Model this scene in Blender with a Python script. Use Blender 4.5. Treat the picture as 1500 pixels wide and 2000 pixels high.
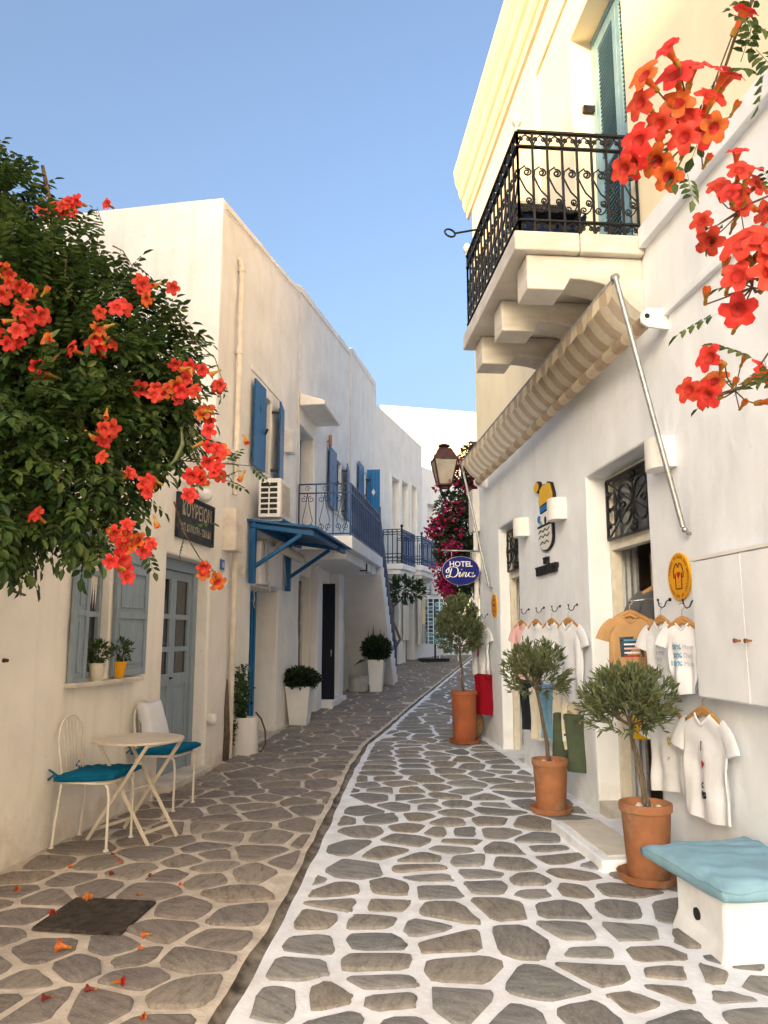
import bpy, math, random
import numpy as np
from mathutils import Vector, Matrix
S = bpy.context.scene
COL = S.collection
for o in list(bpy.data.objects): bpy.data.objects.remove(o)
R_ = math.radians
# ------------------------------------------------------------------ camera
F = 1511.0; PITCH = math.atan(242 / F); HEAD = math.atan(130 / (F / math.cos(PITCH))); EYE = 1.45
cd = bpy.data.cameras.new('camera'); cam = bpy.data.objects.new('camera', cd); COL.objects.link(cam)
cd.sensor_fit = 'VERTICAL'; cd.sensor_height = 24; cd.lens = 24 * F / 2000; cd.clip_start = 0.05; cd.clip_end = 2000
cam.location = (0, 0, EYE); cam.rotation_euler = (math.pi / 2 + PITCH, 0, -HEAD)
S.camera = cam
# ------------------------------------------------------------------ sky, sun, exposure
SUN_EL = 14.0; SUN_AZ = (-0.50, -0.87)
w = bpy.data.worlds.new('World'); S.world = w; w.use_nodes = True
nt = w.node_tree; bg = nt.nodes['Background']
sk = nt.nodes.new('ShaderNodeTexSky'); sk.sky_type = 'NISHITA'; sk.sun_disc = False
sk.sun_elevation = R_(SUN_EL); sk.sun_rotation = math.atan2(SUN_AZ[0], SUN_AZ[1])
sk.altitude = 0; sk.air_density = 0.95; sk.dust_density = 10.0; sk.ozone_density = 2.0
nt.links.new(sk.outputs[0], bg.inputs[0]); bg.inputs[1].default_value = 0.15
sl = bpy.data.lights.new('sun', 'SUN'); sun = bpy.data.objects.new('sun', sl); COL.objects.link(sun)
sl.energy = 3.6; sl.angle = R_(0.6); sl.color = (1.0, 0.61, 0.26)
ce = math.cos(R_(SUN_EL)); hn = math.hypot(*SUN_AZ)
SDIR = Vector((SUN_AZ[0] / hn * ce, SUN_AZ[1] / hn * ce, math.sin(R_(SUN_EL))))
sun.rotation_euler = SDIR.to_track_quat('Z', 'Y').to_euler(); sun.location = (-20, -10, 20)
vs = S.view_settings; vs.view_transform = 'Standard'; vs.look = 'None'; vs.gamma = 1; vs.exposure = 1.78
vs.use_curve_mapping = False
# ------------------------------------------------------------------ survey helpers: photo pixel -> place in the street
def ray(px, py):
    x = (px - 750) / F; y = -(py - 1000) / F
    f = math.cos(PITCH) - y * math.sin(PITCH); u = math.sin(PITCH) + y * math.cos(PITCH)
    return (x * math.cos(HEAD) + f * math.sin(HEAD), -x * math.sin(HEAD) + f * math.cos(HEAD), u)
def gz(y):                                   # the street climbs gently beyond 6 m
    if y < 6: return 0.0
    if y < 14: return 0.0028 * (y - 6) ** 2
    return 0.1792 + 0.0448 * (y - 14)
def G(px, py, z=0.0):                        # point on the street (z above it)
    r = ray(px, py); t = (z - EYE) / r[2]
    for _ in range(30):
        t = 0.5 * t + 0.5 * (gz(r[1] * t) + z - EYE) / r[2]
    return r[0] * t, r[1] * t
RW = 2.35                                    # shop front plane
def RP(px, py, out=0.0):
    r = ray(px, py); t = (RW - out) / r[0]; return r[1] * t, EYE + r[2] * t
def YP(px, py, y):
    r = ray(px, py); t = y / r[1]; return r[0] * t, EYE + r[2] * t
class Frame:
    """a facade frame: local axes are (out of the wall, along the wall, up)"""
    def __init__(s, p0, deg):
        s.p = p0; s.a = R_(deg); s.d = (math.sin(s.a), math.cos(s.a)); s.n = (math.cos(s.a), -math.sin(s.a))
    def at(s, px, py, out=0.0):              # pixel -> (along, z) on the plane 'out' metres before the wall
        r = ray(px, py); n = s.n; q = (s.p[0] + n[0] * out, s.p[1] + n[1] * out)
        t = (n[0] * q[0] + n[1] * q[1]) / (n[0] * r[0] + n[1] * r[1])
        return (r[0] * t - q[0]) * s.d[0] + (r[1] * t - q[1]) * s.d[1], EYE + r[2] * t
    def across(s, px, py, u):                # pixel -> (out, z) on the cross plane at 'u'
        r = ray(px, py); q = (s.p[0] + s.d[0] * u, s.p[1] + s.d[1] * u)
        t = (s.d[0] * q[0] + s.d[1] * q[1]) / (s.d[0] * r[0] + s.d[1] * r[1])
        return (r[0] * t - q[0]) * s.n[0] + (r[1] * t - q[1]) * s.n[1], EYE + r[2] * t
    def loc(s, out, u): return s.p[0] + s.n[0] * out + s.d[0] * u, s.p[1] + s.n[1] * out + s.d[1] * u
    def inv(s, x, y):
        dx, dy = x - s.p[0], y - s.p[1]
        return dx * s.n[0] + dy * s.n[1], dx * s.d[0] + dy * s.d[1]
W_ = Frame((0, 0), 0)                         # world frame (x, y, z)
L = Frame((-1.96, 5.32), 12.5)                # left-hand row of houses
# ------------------------------------------------------------------ materials
MATS = {}
def mat(name, col, rough=0.8, var=0.12, scale=6.0, bump=0.15, bscale=40.0, metal=0.0, island=0.0, dirt=None, dscale=1.5, damt=0.5, spec=0.3, trans=0.0, col2=None, stretch=None, objrand=0.0, emit=0.0):
    m = bpy.data.materials.new(name); m.use_nodes = True; n = m.node_tree; N = n.nodes; K = n.links
    b = N['Principled BSDF']; b.inputs['Roughness'].default_value = rough; b.inputs['Metallic'].default_value = metal
    b.inputs['Specular IOR Level'].default_value = spec
    tc = N.new('ShaderNodeTexCoord'); co = tc.outputs['Object']
    if stretch:
        mp = N.new('ShaderNodeMapping'); mp.inputs['Scale'].default_value = stretch; K.new(co, mp.inputs[0]); co = mp.outputs[0]
    nz = N.new('ShaderNodeTexNoise'); nz.inputs['Scale'].default_value = scale; nz.inputs['Detail'].default_value = 6; K.new(co, nz.inputs[0])
    mix = N.new('ShaderNodeMix'); mix.data_type = 'RGBA'
    c2 = col2 if col2 else tuple(max(0, c * (1 - 2.2 * var)) for c in col)
    hi = tuple(min(1, c * (1 + var)) for c in col) if not col2 else col
    mix.inputs['A'].default_value = (*hi, 1); mix.inputs['B'].default_value = (*c2, 1)
    rp = N.new('ShaderNodeMapRange'); rp.inputs['From Min'].default_value = 0.35; rp.inputs['From Max'].default_value = 0.7
    K.new(nz.outputs[0], rp.inputs[0]); K.new(rp.outputs[0], mix.inputs['Factor']); out = mix.outputs['Result']
    if island or objrand:
        hs = N.new('ShaderNodeHueSaturation'); K.new(out, hs.inputs['Color'])
        src = N.new('ShaderNodeNewGeometry').outputs['Random Per Island']
        if objrand:
            oi = N.new('ShaderNodeObjectInfo'); ad = N.new('ShaderNodeMath'); ad.operation = 'ADD'; fr = N.new('ShaderNodeMath'); fr.operation = 'FRACT'
            K.new(src, ad.inputs[0]); K.new(oi.outputs['Random'], ad.inputs[1]); K.new(ad.outputs[0], fr.inputs[0]); src = fr.outputs[0]
        amt = max(island, objrand)
        mr = N.new('ShaderNodeMapRange'); mr.inputs['To Min'].default_value = 1 - amt; mr.inputs['To Max'].default_value = 1 + amt
        K.new(src, mr.inputs[0]); K.new(mr.outputs[0], hs.inputs['Value'])
        m2 = N.new('ShaderNodeMapRange'); m2.inputs['To Min'].default_value = 0.5 + amt * (0.045 if island else 0.05); m2.inputs['To Max'].default_value = 0.5 - amt * (0.09 if island else 0.02)
        K.new(src, m2.inputs[0]); K.new(m2.outputs[0], hs.inputs['Hue']); out = hs.outputs[0]
    if dirt:
        dn = N.new('ShaderNodeTexNoise'); dn.inputs['Scale'].default_value = dscale; dn.inputs['Detail'].default_value = 8; dn.inputs['Roughness'].default_value = 0.65
        K.new(tc.outputs['Object'], dn.inputs[0])
        dr = N.new('ShaderNodeMapRange'); dr.inputs['From Min'].default_value = 0.5; dr.inputs['From Max'].default_value = 0.75; dr.inputs['To Max'].default_value = damt
        K.new(dn.outputs[0], dr.inputs[0])
        dm = N.new('ShaderNodeMix'); dm.data_type = 'RGBA'; dm.inputs['B'].default_value = (*dirt, 1)
        K.new(out, dm.inputs['A']); K.new(dr.outputs[0], dm.inputs['Factor']); out = dm.outputs['Result']
    K.new(out, b.inputs['Base Color'])
    if bump:
        bn = N.new('ShaderNodeTexNoise'); bn.inputs['Scale'].default_value = bscale; bn.inputs['Detail'].default_value = 5; K.new(co, bn.inputs[0])
        bp = N.new('ShaderNodeBump'); bp.inputs['Strength'].default_value = bump; bp.inputs['Distance'].default_value = 0.02
        K.new(bn.outputs[0], bp.inputs['Height']); K.new(bp.outputs[0], b.inputs['Normal'])
    if trans:
        tr = N.new('ShaderNodeBsdfTranslucent'); K.new(out, tr.inputs[0]); ms = N.new('ShaderNodeMixShader'); ms.inputs[0].default_value = trans
        K.new(b.outputs[0], ms.inputs[1]); K.new(tr.outputs[0], ms.inputs[2]); K.new(ms.outputs[0], N['Material Output'].inputs[0])
    if emit:
        K.new(out, b.inputs['Emission Color']); b.inputs['Emission Strength'].default_value = emit
    MATS[name] = m; return m
def plaster(name, col, stain, amt, streak=0.25, relief=0.35, base=0.0):
    """whitewashed render: brushed coats, faint vertical runs, patches, uneven surface"""
    m = mat(name, col, rough=0.9, var=0.03, scale=2.2, bump=0.0, dirt=stain, dscale=0.9, damt=amt, spec=0.15)
    n = m.node_tree; N = n.nodes; K = n.links; b = N['Principled BSDF']
    tc = N.new('ShaderNodeTexCoord'); mp = N.new('ShaderNodeMapping'); mp.inputs['Scale'].default_value = (9, 9, 0.5); K.new(tc.outputs['Object'], mp.inputs[0])
    st = N.new('ShaderNodeTexNoise'); st.inputs['Scale'].default_value = 1.0; st.inputs['Detail'].default_value = 5; K.new(mp.outputs[0], st.inputs[0])
    sr = N.new('ShaderNodeMapRange'); sr.inputs['From Min'].default_value = 0.52; sr.inputs['From Max'].default_value = 0.8; sr.inputs['To Max'].default_value = streak; K.new(st.outputs[0], sr.inputs[0])
    sm = N.new('ShaderNodeMix'); sm.data_type = 'RGBA'; sm.inputs['B'].default_value = (*stain, 1)
    prev = b.inputs['Base Color'].links[0].from_socket
    K.new(prev, sm.inputs['A']); K.new(sr.outputs[0], sm.inputs['Factor'])
    # fine specks and chips
    sp = N.new('ShaderNodeTexNoise'); sp.inputs['Scale'].default_value = 22; sp.inputs['Detail'].default_value = 3; K.new(tc.outputs['Object'], sp.inputs[0])
    s2 = N.new('ShaderNodeMapRange'); s2.inputs['From Min'].default_value = 0.70; s2.inputs['From Max'].default_value = 0.76; s2.inputs['To Max'].default_value = streak; K.new(sp.outputs[0], s2.inputs[0])
    m3 = N.new('ShaderNodeMix'); m3.data_type = 'RGBA'; m3.inputs['B'].default_value = (*[c * 0.75 for c in stain], 1)
    K.new(sm.outputs['Result'], m3.inputs['A']); K.new(s2.outputs[0], m3.inputs['Factor']); K.new(m3.outputs['Result'], b.inputs['Base Color'])
    if base:      # splash and scuff marks along the foot of the wall
        gp = N.new('ShaderNodeNewGeometry'); sx = N.new('ShaderNodeSeparateXYZ'); K.new(gp.outputs['Position'], sx.inputs[0])
        hn = N.new('ShaderNodeTexNoise'); hn.inputs['Scale'].default_value = 5; hn.inputs['Detail'].default_value = 7; K.new(gp.outputs['Position'], hn.inputs[0])
        h1 = N.new('ShaderNodeMapRange'); h1.inputs['From Min'].default_value = 0.30; h1.inputs['From Max'].default_value = 0.75; h1.inputs['To Max'].default_value = 0.55; K.new(hn.outputs[0], h1.inputs[0])
        lt = N.new('ShaderNodeMath'); lt.operation = 'SUBTRACT'; K.new(h1.outputs[0], lt.inputs[0]); K.new(sx.outputs['Z'], lt.inputs[1])
        h2 = N.new('ShaderNodeMapRange'); h2.inputs['From Min'].default_value = 0.0; h2.inputs['From Max'].default_value = 0.3; h2.inputs['To Max'].default_value = base; K.new(lt.outputs[0], h2.inputs[0])
        m4 = N.new('ShaderNodeMix'); m4.data_type = 'RGBA'; m4.inputs['B'].default_value = (*stain, 1); K.new(m3.outputs['Result'], m4.inputs['A']); K.new(h2.outputs[0], m4.inputs['Factor']); K.new(m4.outputs['Result'], b.inputs['Base Color'])
    a1 = N.new('ShaderNodeTexNoise'); a1.inputs['Scale'].default_value = 3.5; a1.inputs['Detail'].default_value = 3; K.new(tc.outputs['Object'], a1.inputs[0])
    a2 = N.new('ShaderNodeTexNoise'); a2.inputs['Scale'].default_value = 45; a2.inputs['Detail'].default_value = 6; K.new(tc.outputs['Object'], a2.inputs[0])
    b1 = N.new('ShaderNodeBump'); b1.inputs['Strength'].default_value = relief; b1.inputs['Distance'].default_value = 0.08; K.new(a1.outputs[0], b1.inputs['Height'])
    b2 = N.new('ShaderNodeBump'); b2.inputs['Strength'].default_value = relief * 0.5; b2.inputs['Distance'].default_value = 0.012; K.new(a2.outputs[0], b2.inputs['Height']); K.new(b1.outputs[0], b2.inputs['Normal'])
    K.new(b2.outputs[0], b.inputs['Normal'])
    return m
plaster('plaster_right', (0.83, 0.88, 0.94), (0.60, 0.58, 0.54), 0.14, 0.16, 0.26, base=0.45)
plaster('plaster_sun_tint', (0.88, 0.80, 0.60), (0.62, 0.56, 0.45), 0.10, 0.10, 0.12)  # white plaster with the gold of low sunlight put into its colour
plaster('cornice_sun_tint', (0.87, 0.73, 0.50), (0.62, 0.52, 0.36), 0.10, 0.10, 0.12)  # cornice yellowed further so the colour itself carries the sun's warmth
plaster('plaster_left', (0.90, 0.87, 0.80), (0.58, 0.50, 0.40), 0.26, 0.26, 0.42, base=0.55)
plaster('plaster_far', (0.87, 0.86, 0.83), (0.62, 0.58, 0.52), 0.15, 0.15, 0.2)
plaster('plaster_rough', (0.80, 0.78, 0.75), (0.50, 0.45, 0.38), 0.30, 0.30, 0.6)
mat('marble', (0.66, 0.63, 0.56), 0.5, 0.10, 3.0, 0.1, 60, stretch=(1, 1, 4), dirt=(0.42, 0.37, 0.30), dscale=3.0, damt=0.55)
mat('blue_paint', (0.012, 0.105, 0.27), 0.45, 0.10, 8, 0.12, 60, stretch=(8, 8, 1))
mat('navy_paint', (0.008, 0.045, 0.15), 0.4, 0.10, 8, 0.05)
mat('door_blue', (0.004, 0.17, 0.42), 0.45, 0.08, 8, 0.1, 60, stretch=(8, 8, 1))
mat('greyblue_paint', (0.27, 0.345, 0.41), 0.55, 0.08, 8, 0.15, 60, stretch=(10, 10, 1), dirt=(0.20, 0.24, 0.28), dscale=6, damt=0.3)
mat('louvre_blue', (0.17, 0.32, 0.42), 0.5, 0.06, 8, 0.05)
mat('iron', (0.018, 0.019, 0.022), 0.45, 0.2, 20, 0.2, 80, metal=0.3)
mat('rust_iron', (0.075, 0.035, 0.028), 0.55, 0.2, 15, 0.3, 60, metal=0.2)
mat('steel', (0.38, 0.40, 0.41), 0.42, 0.12, 30, 0.05, metal=0.7)
mat('chrome', (0.5, 0.5, 0.5), 0.25, 0.1, 30, 0, metal=0.9)
mat('dark_glass', (0.02, 0.024, 0.028), 0.06, 0.3, 3, 0.0, spec=0.6)
mat('smoked_glass', (0.10, 0.11, 0.115), 0.15, 0.3, 3, 0.0, spec=0.5)
mat('lamp_glass', (0.62, 0.56, 0.46), 0.35, 0.1, 6, 0.0, trans=0.4)
mat('white_gloss', (0.80, 0.80, 0.78), 0.4, 0.03, 4, 0.03)
mat('cream_paint', (0.70, 0.66, 0.56), 0.5, 0.06, 12, 0.06)
mat('chair_white', (0.76, 0.72, 0.63), 0.4, 0.05, 12, 0.05)
mat('table_cream', (0.66, 0.60, 0.49), 0.42, 0.05, 12, 0.05)
mat('lace', (0.75, 0.72, 0.64), 0.9, 0.1, 60, 0.3, 120)
mat('terracotta', (0.33, 0.14, 0.065), 0.75, 0.18, 5, 0.25, 40, dirt=(0.46, 0.31, 0.20), dscale=5, damt=0.8)
mat('terracotta_red', (0.36, 0.105, 0.04), 0.6, 0.16, 5, 0.2, 40, dirt=(0.40, 0.20, 0.11), dscale=5, damt=0.6)
mat('soil', (0.05, 0.035, 0.025), 0.95, 0.3, 20, 0.6, 60)
mat('pebble', (0.68, 0.66, 0.62), 0.6, 0.1, 30, 0.1)
mat('wood_light', (0.45, 0.24, 0.085), 0.45, 0.12, 30, 0.1, 80, stretch=(1, 1, 6))
mat('bark', (0.16, 0.125, 0.095), 0.9, 0.25, 25, 0.7, 60, stretch=(3, 3, 0.6))
mat('vine_stem', (0.12, 0.08, 0.045), 0.85, 0.25, 30, 0.4, 60)
mat('olive_leaf', (0.125, 0.165, 0.08), 0.5, 0.1, 30, 0, island=0.45, trans=0.15)
mat('vine_leaf', (0.047, 0.102, 0.026), 0.42, 0.1, 20, 0, island=0.6, trans=0.38)
mat('bush_leaf', (0.030, 0.058, 0.024), 0.45, 0.1, 20, 0, island=0.5, trans=0.15)
mat('ivy_leaf', (0.05, 0.105, 0.032), 0.45, 0.1, 20, 0, island=0.45, trans=0.25)
mat('bract', (0.36, 0.008, 0.06), 0.6, 0.1, 20, 0, island=0.4, trans=0.3)
mat('petal', (0.66, 0.045, 0.036), 0.5, 0.12, 60, 0.05, objrand=0.16, trans=0.35)
mat('petal_tube', (0.64, 0.14, 0.03), 0.5, 0.12, 60, 0.05, objrand=0.16, trans=0.3)
mat('petal_throat', (0.40, 0.02, 0.015), 0.6, 0.12, 60, 0.05)
mat('calyx', (0.36, 0.20, 0.03), 0.6, 0.15, 60, 0.05)
mat('faded_petal', (0.62, 0.19, 0.05), 0.6, 0.2, 60, 0.1, objrand=0.3, trans=0.2)
mat('dry_petal', (0.24, 0.035, 0.03), 0.8, 0.3, 60, 0.1)
mat('cushion_blue', (0.004, 0.135, 0.27), 0.85, 0.08, 12, 0.25, 300, spec=0.1)
mat('cushion_pale', (0.25, 0.44, 0.56), 0.85, 0.09, 5, 0.25, 250, spec=0.1, dirt=(0.30, 0.44, 0.52), dscale=4, damt=0.5)
mat('cotton_white', (0.78, 0.81, 0.87), 0.9, 0.02, 20, 0.12, 250, spec=0.1, trans=0.1)
mat('cotton_pink', (0.80, 0.50, 0.50), 0.9, 0.02, 20, 0.12, 250, spec=0.1)
mat('cotton_tan', (0.44, 0.27, 0.13), 0.9, 0.03, 20, 0.12, 250, spec=0.1)
mat('cotton_grey', (0.10, 0.11, 0.12), 0.9, 0.03, 20, 0.12, 250, spec=0.1)
mat('cotton_olive', (0.075, 0.10, 0.065), 0.9, 0.05, 20, 0.15, 250, spec=0.1)
mat('cotton_yellow', (0.72, 0.42, 0.01), 0.9, 0.03, 20, 0.12, 250, spec=0.1)
mat('cotton_red', (0.24, 0.006, 0.016), 0.9, 0.05, 20, 0.12, 250, spec=0.1)
mat('cotton_black', (0.02, 0.024, 0.034), 0.9, 0.05, 20, 0.12, 250, spec=0.1)
mat('denim_pale', (0.20, 0.40, 0.58), 0.9, 0.08, 12, 0.2, 250, spec=0.1)
mat('linen', (0.70, 0.66, 0.56), 0.9, 0.04, 20, 0.15, 250, spec=0.1)
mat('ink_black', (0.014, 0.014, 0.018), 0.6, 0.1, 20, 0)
mat('ink_blue', (0.10, 0.33, 0.52), 0.7, 0.1, 20, 0)
mat('ink_lilac', (0.52, 0.48, 0.68), 0.7, 0.1, 20, 0)
mat('ink_red', (0.45, 0.01, 0.02), 0.6, 0.1, 20, 0)
mat('ink_grey', (0.30, 0.30, 0.33), 0.7, 0.1, 20, 0)
mat('ink_yellow', (0.60, 0.45, 0.04), 0.7, 0.1, 20, 0)
mat('print_dark', (0.03, 0.06, 0.09), 0.7, 0.3, 60, 0)
mat('sign_yellow', (0.80, 0.37, 0.012), 0.4, 0.03, 10, 0)
mat('logo_yellow', (0.82, 0.50, 0.02), 0.4, 0.03, 10, 0)
mat('logo_blue', (0.01, 0.16, 0.50), 0.4, 0.03, 10, 0)
mat('logo_teal', (0.15, 0.42, 0.50), 0.4, 0.03, 10, 0)
mat('sign_brown', (0.085, 0.02, 0.008), 0.5, 0.1, 10, 0)
mat('hotel_blue', (0.006, 0.012, 0.17), 0.3, 0.05, 10, 0)
mat('plate_blue', (0.01, 0.12, 0.45), 0.35, 0.05, 10, 0)
mat('barber_board', (0.020, 0.026, 0.035), 0.6, 0.25, 8, 0.2, 60, dirt=(0.10, 0.085, 0.07), dscale=9, damt=0.6, stretch=(4, 4, 1))
mat('gilt', (0.50, 0.43, 0.30), 0.6, 0.2, 30, 0.1)
mat('pipe_cream', (0.76, 0.68, 0.56), 0.6, 0.06, 8, 0.05, dirt=(0.5, 0.38, 0.26), dscale=7, damt=0.4)
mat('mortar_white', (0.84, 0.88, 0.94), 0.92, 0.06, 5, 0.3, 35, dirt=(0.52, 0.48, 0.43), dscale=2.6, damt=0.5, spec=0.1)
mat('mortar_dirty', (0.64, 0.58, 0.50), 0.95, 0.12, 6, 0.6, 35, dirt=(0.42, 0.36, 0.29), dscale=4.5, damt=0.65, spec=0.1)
mat('channel', (0.25, 0.22, 0.185), 0.9, 0.3, 8, 0.5, 25, dirt=(0.48, 0.44, 0.38), dscale=5, damt=0.6, spec=0.1)
def stone_mat(name, cols, vein):
    """slate and schist slabs: each slab its own tone, layered cleavage, worn patches; noise runs in street space so no two repeat"""
    m = bpy.data.materials.new(name); m.use_nodes = True; n = m.node_tree; N = n.nodes; K = n.links; b = N['Principled BSDF']
    b.inputs['Roughness'].default_value = 0.8; b.inputs['Specular IOR Level'].default_value = 0.25
    ge = N.new('ShaderNodeNewGeometry'); oi = N.new('ShaderNodeObjectInfo'); ad = N.new('ShaderNodeMath'); ad.operation = 'ADD'; fr = N.new('ShaderNodeMath'); fr.operation = 'FRACT'
    K.new(ge.outputs['Random Per Island'], ad.inputs[0]); K.new(oi.outputs['Random'], ad.inputs[1]); K.new(ad.outputs[0], fr.inputs[0])
    cr = N.new('ShaderNodeValToRGB'); e = cr.color_ramp.elements
    while len(e) < len(cols): e.new(0.5)
    for k, c in enumerate(cols): e[k].position = k / (len(cols) - 1); e[k].color = (*c, 1)
    K.new(fr.outputs[0], cr.inputs[0])
    # per-slab rotation of the grain
    rot = N.new('ShaderNodeVectorRotate'); rot.rotation_type = 'Z_AXIS'; am = N.new('ShaderNodeMath'); am.operation = 'MULTIPLY'; am.inputs[1].default_value = 2.2
    K.new(fr.outputs[0], am.inputs[0]); K.new(am.outputs[0], rot.inputs['Angle']); K.new(ge.outputs['Position'], rot.inputs['Vector'])
    mp = N.new('ShaderNodeMapping'); mp.inputs['Scale'].default_value = (1, 3.2, 1); K.new(rot.outputs[0], mp.inputs[0])
    a = N.new('ShaderNodeTexNoise'); a.inputs['Scale'].default_value = 7; a.inputs['Detail'].default_value = 8; a.inputs['Roughness'].default_value = .7; K.new(mp.outputs[0], a.inputs[0])
    c2 = N.new('ShaderNodeTexNoise'); c2.inputs['Scale'].default_value = 70; c2.inputs['Detail'].default_value = 4; K.new(ge.outputs['Position'], c2.inputs[0])
    def mixc(src, fac, lo, hi, col, amt):
        r = N.new('ShaderNodeMapRange'); r.inputs['From Min'].default_value = lo; r.inputs['From Max'].default_value = hi; r.inputs['To Max'].default_value = amt; K.new(fac, r.inputs[0])
        x = N.new('ShaderNodeMix'); x.data_type = 'RGBA'; x.inputs['B'].default_value = (*col, 1); K.new(src, x.inputs['A']); K.new(r.outputs[0], x.inputs['Factor']); return x.outputs['Result']
    o = mixc(cr.outputs[0], a.outputs[0], .48, .68, tuple(c * .45 for c in cols[1]), .75)
    o = mixc(o, a.outputs[0], .50, .28, vein, .55)
    o = mixc(o, c2.outputs[0], .58, .72, tuple(min(1, c * 1.9) for c in cols[1]), .45)
    o = mixc(o, c2.outputs[0], .40, .25, tuple(c * .4 for c in cols[1]), .5)
    K.new(o, b.inputs['Base Color'])
    b1 = N.new('ShaderNodeBump'); b1.inputs['Strength'].default_value = .55; b1.inputs['Distance'].default_value = .025; K.new(a.outputs[0], b1.inputs['Height'])
    b2 = N.new('ShaderNodeBump'); b2.inputs['Strength'].default_value = .35; b2.inputs['Distance'].default_value = .006; K.new(c2.outputs[0], b2.inputs['Height']); K.new(b1.outputs[0], b2.inputs['Normal']); K.new(b2.outputs[0], b.inputs['Normal'])
    MATS[name] = m
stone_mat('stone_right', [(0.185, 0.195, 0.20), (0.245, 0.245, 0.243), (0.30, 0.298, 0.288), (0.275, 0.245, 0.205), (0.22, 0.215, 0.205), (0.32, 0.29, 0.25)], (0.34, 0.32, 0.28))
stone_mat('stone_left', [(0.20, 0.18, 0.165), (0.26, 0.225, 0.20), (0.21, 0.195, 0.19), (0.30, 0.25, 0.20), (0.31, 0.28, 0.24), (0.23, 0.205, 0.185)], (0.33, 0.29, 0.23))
mat('earth', (0.5, 0.47, 0.42), 0.95, 0.2, 1)
mat('grate', (0.060, 0.050, 0.042), 0.75, 0.4, 25, 0.4, 60, dirt=(0.12, 0.09, 0.065), dscale=12, damt=0.7)
mat('awning_a', (0.90, 0.83, 0.68), 0.85, 0.04, 30, 0.1, 200, trans=0.5)
mat('awning_b', (0.68, 0.57, 0.44), 0.85, 0.04, 30, 0.1, 200, trans=0.5)
mat('wicker', (0.30, 0.19, 0.08), 0.7, 0.2, 40, 0.3)
mat('plastic_white', (0.75, 0.74, 0.70), 0.45, 0.05, 8, 0.03, dirt=(0.5, 0.42, 0.32), dscale=6, damt=0.25)
mat('copper', (0.35, 0.15, 0.07), 0.4, 0.1, 20, 0.05, metal=0.6)
mat('warm_glow', (1.0, 0.72, 0.36), 0.8, 0.25, 4, 0, emit=0.9)
mat('poster_pink', (0.46, 0.20, 0.24), 0.7, 0.5, 18, 0, col2=(0.55, 0.50, 0.48))
mat('hose', (0.14, 0.07, 0.045), 0.6, 0.1, 20, 0)
mat('interior', (0.52, 0.46, 0.38), 0.9, 0.1, 3, 0)
mat('postcards', (0.10, 0.22, 0.30), 0.6, 0.2, 20, 0, island=0.9)
mat('sail_blue', (0.02, 0.06, 0.20), 0.8, 0.1, 12, 0.2, 120)
mat('bucket', (0.42, 0.42, 0.40), 0.5, 0.1, 6, 0.05)
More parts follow.
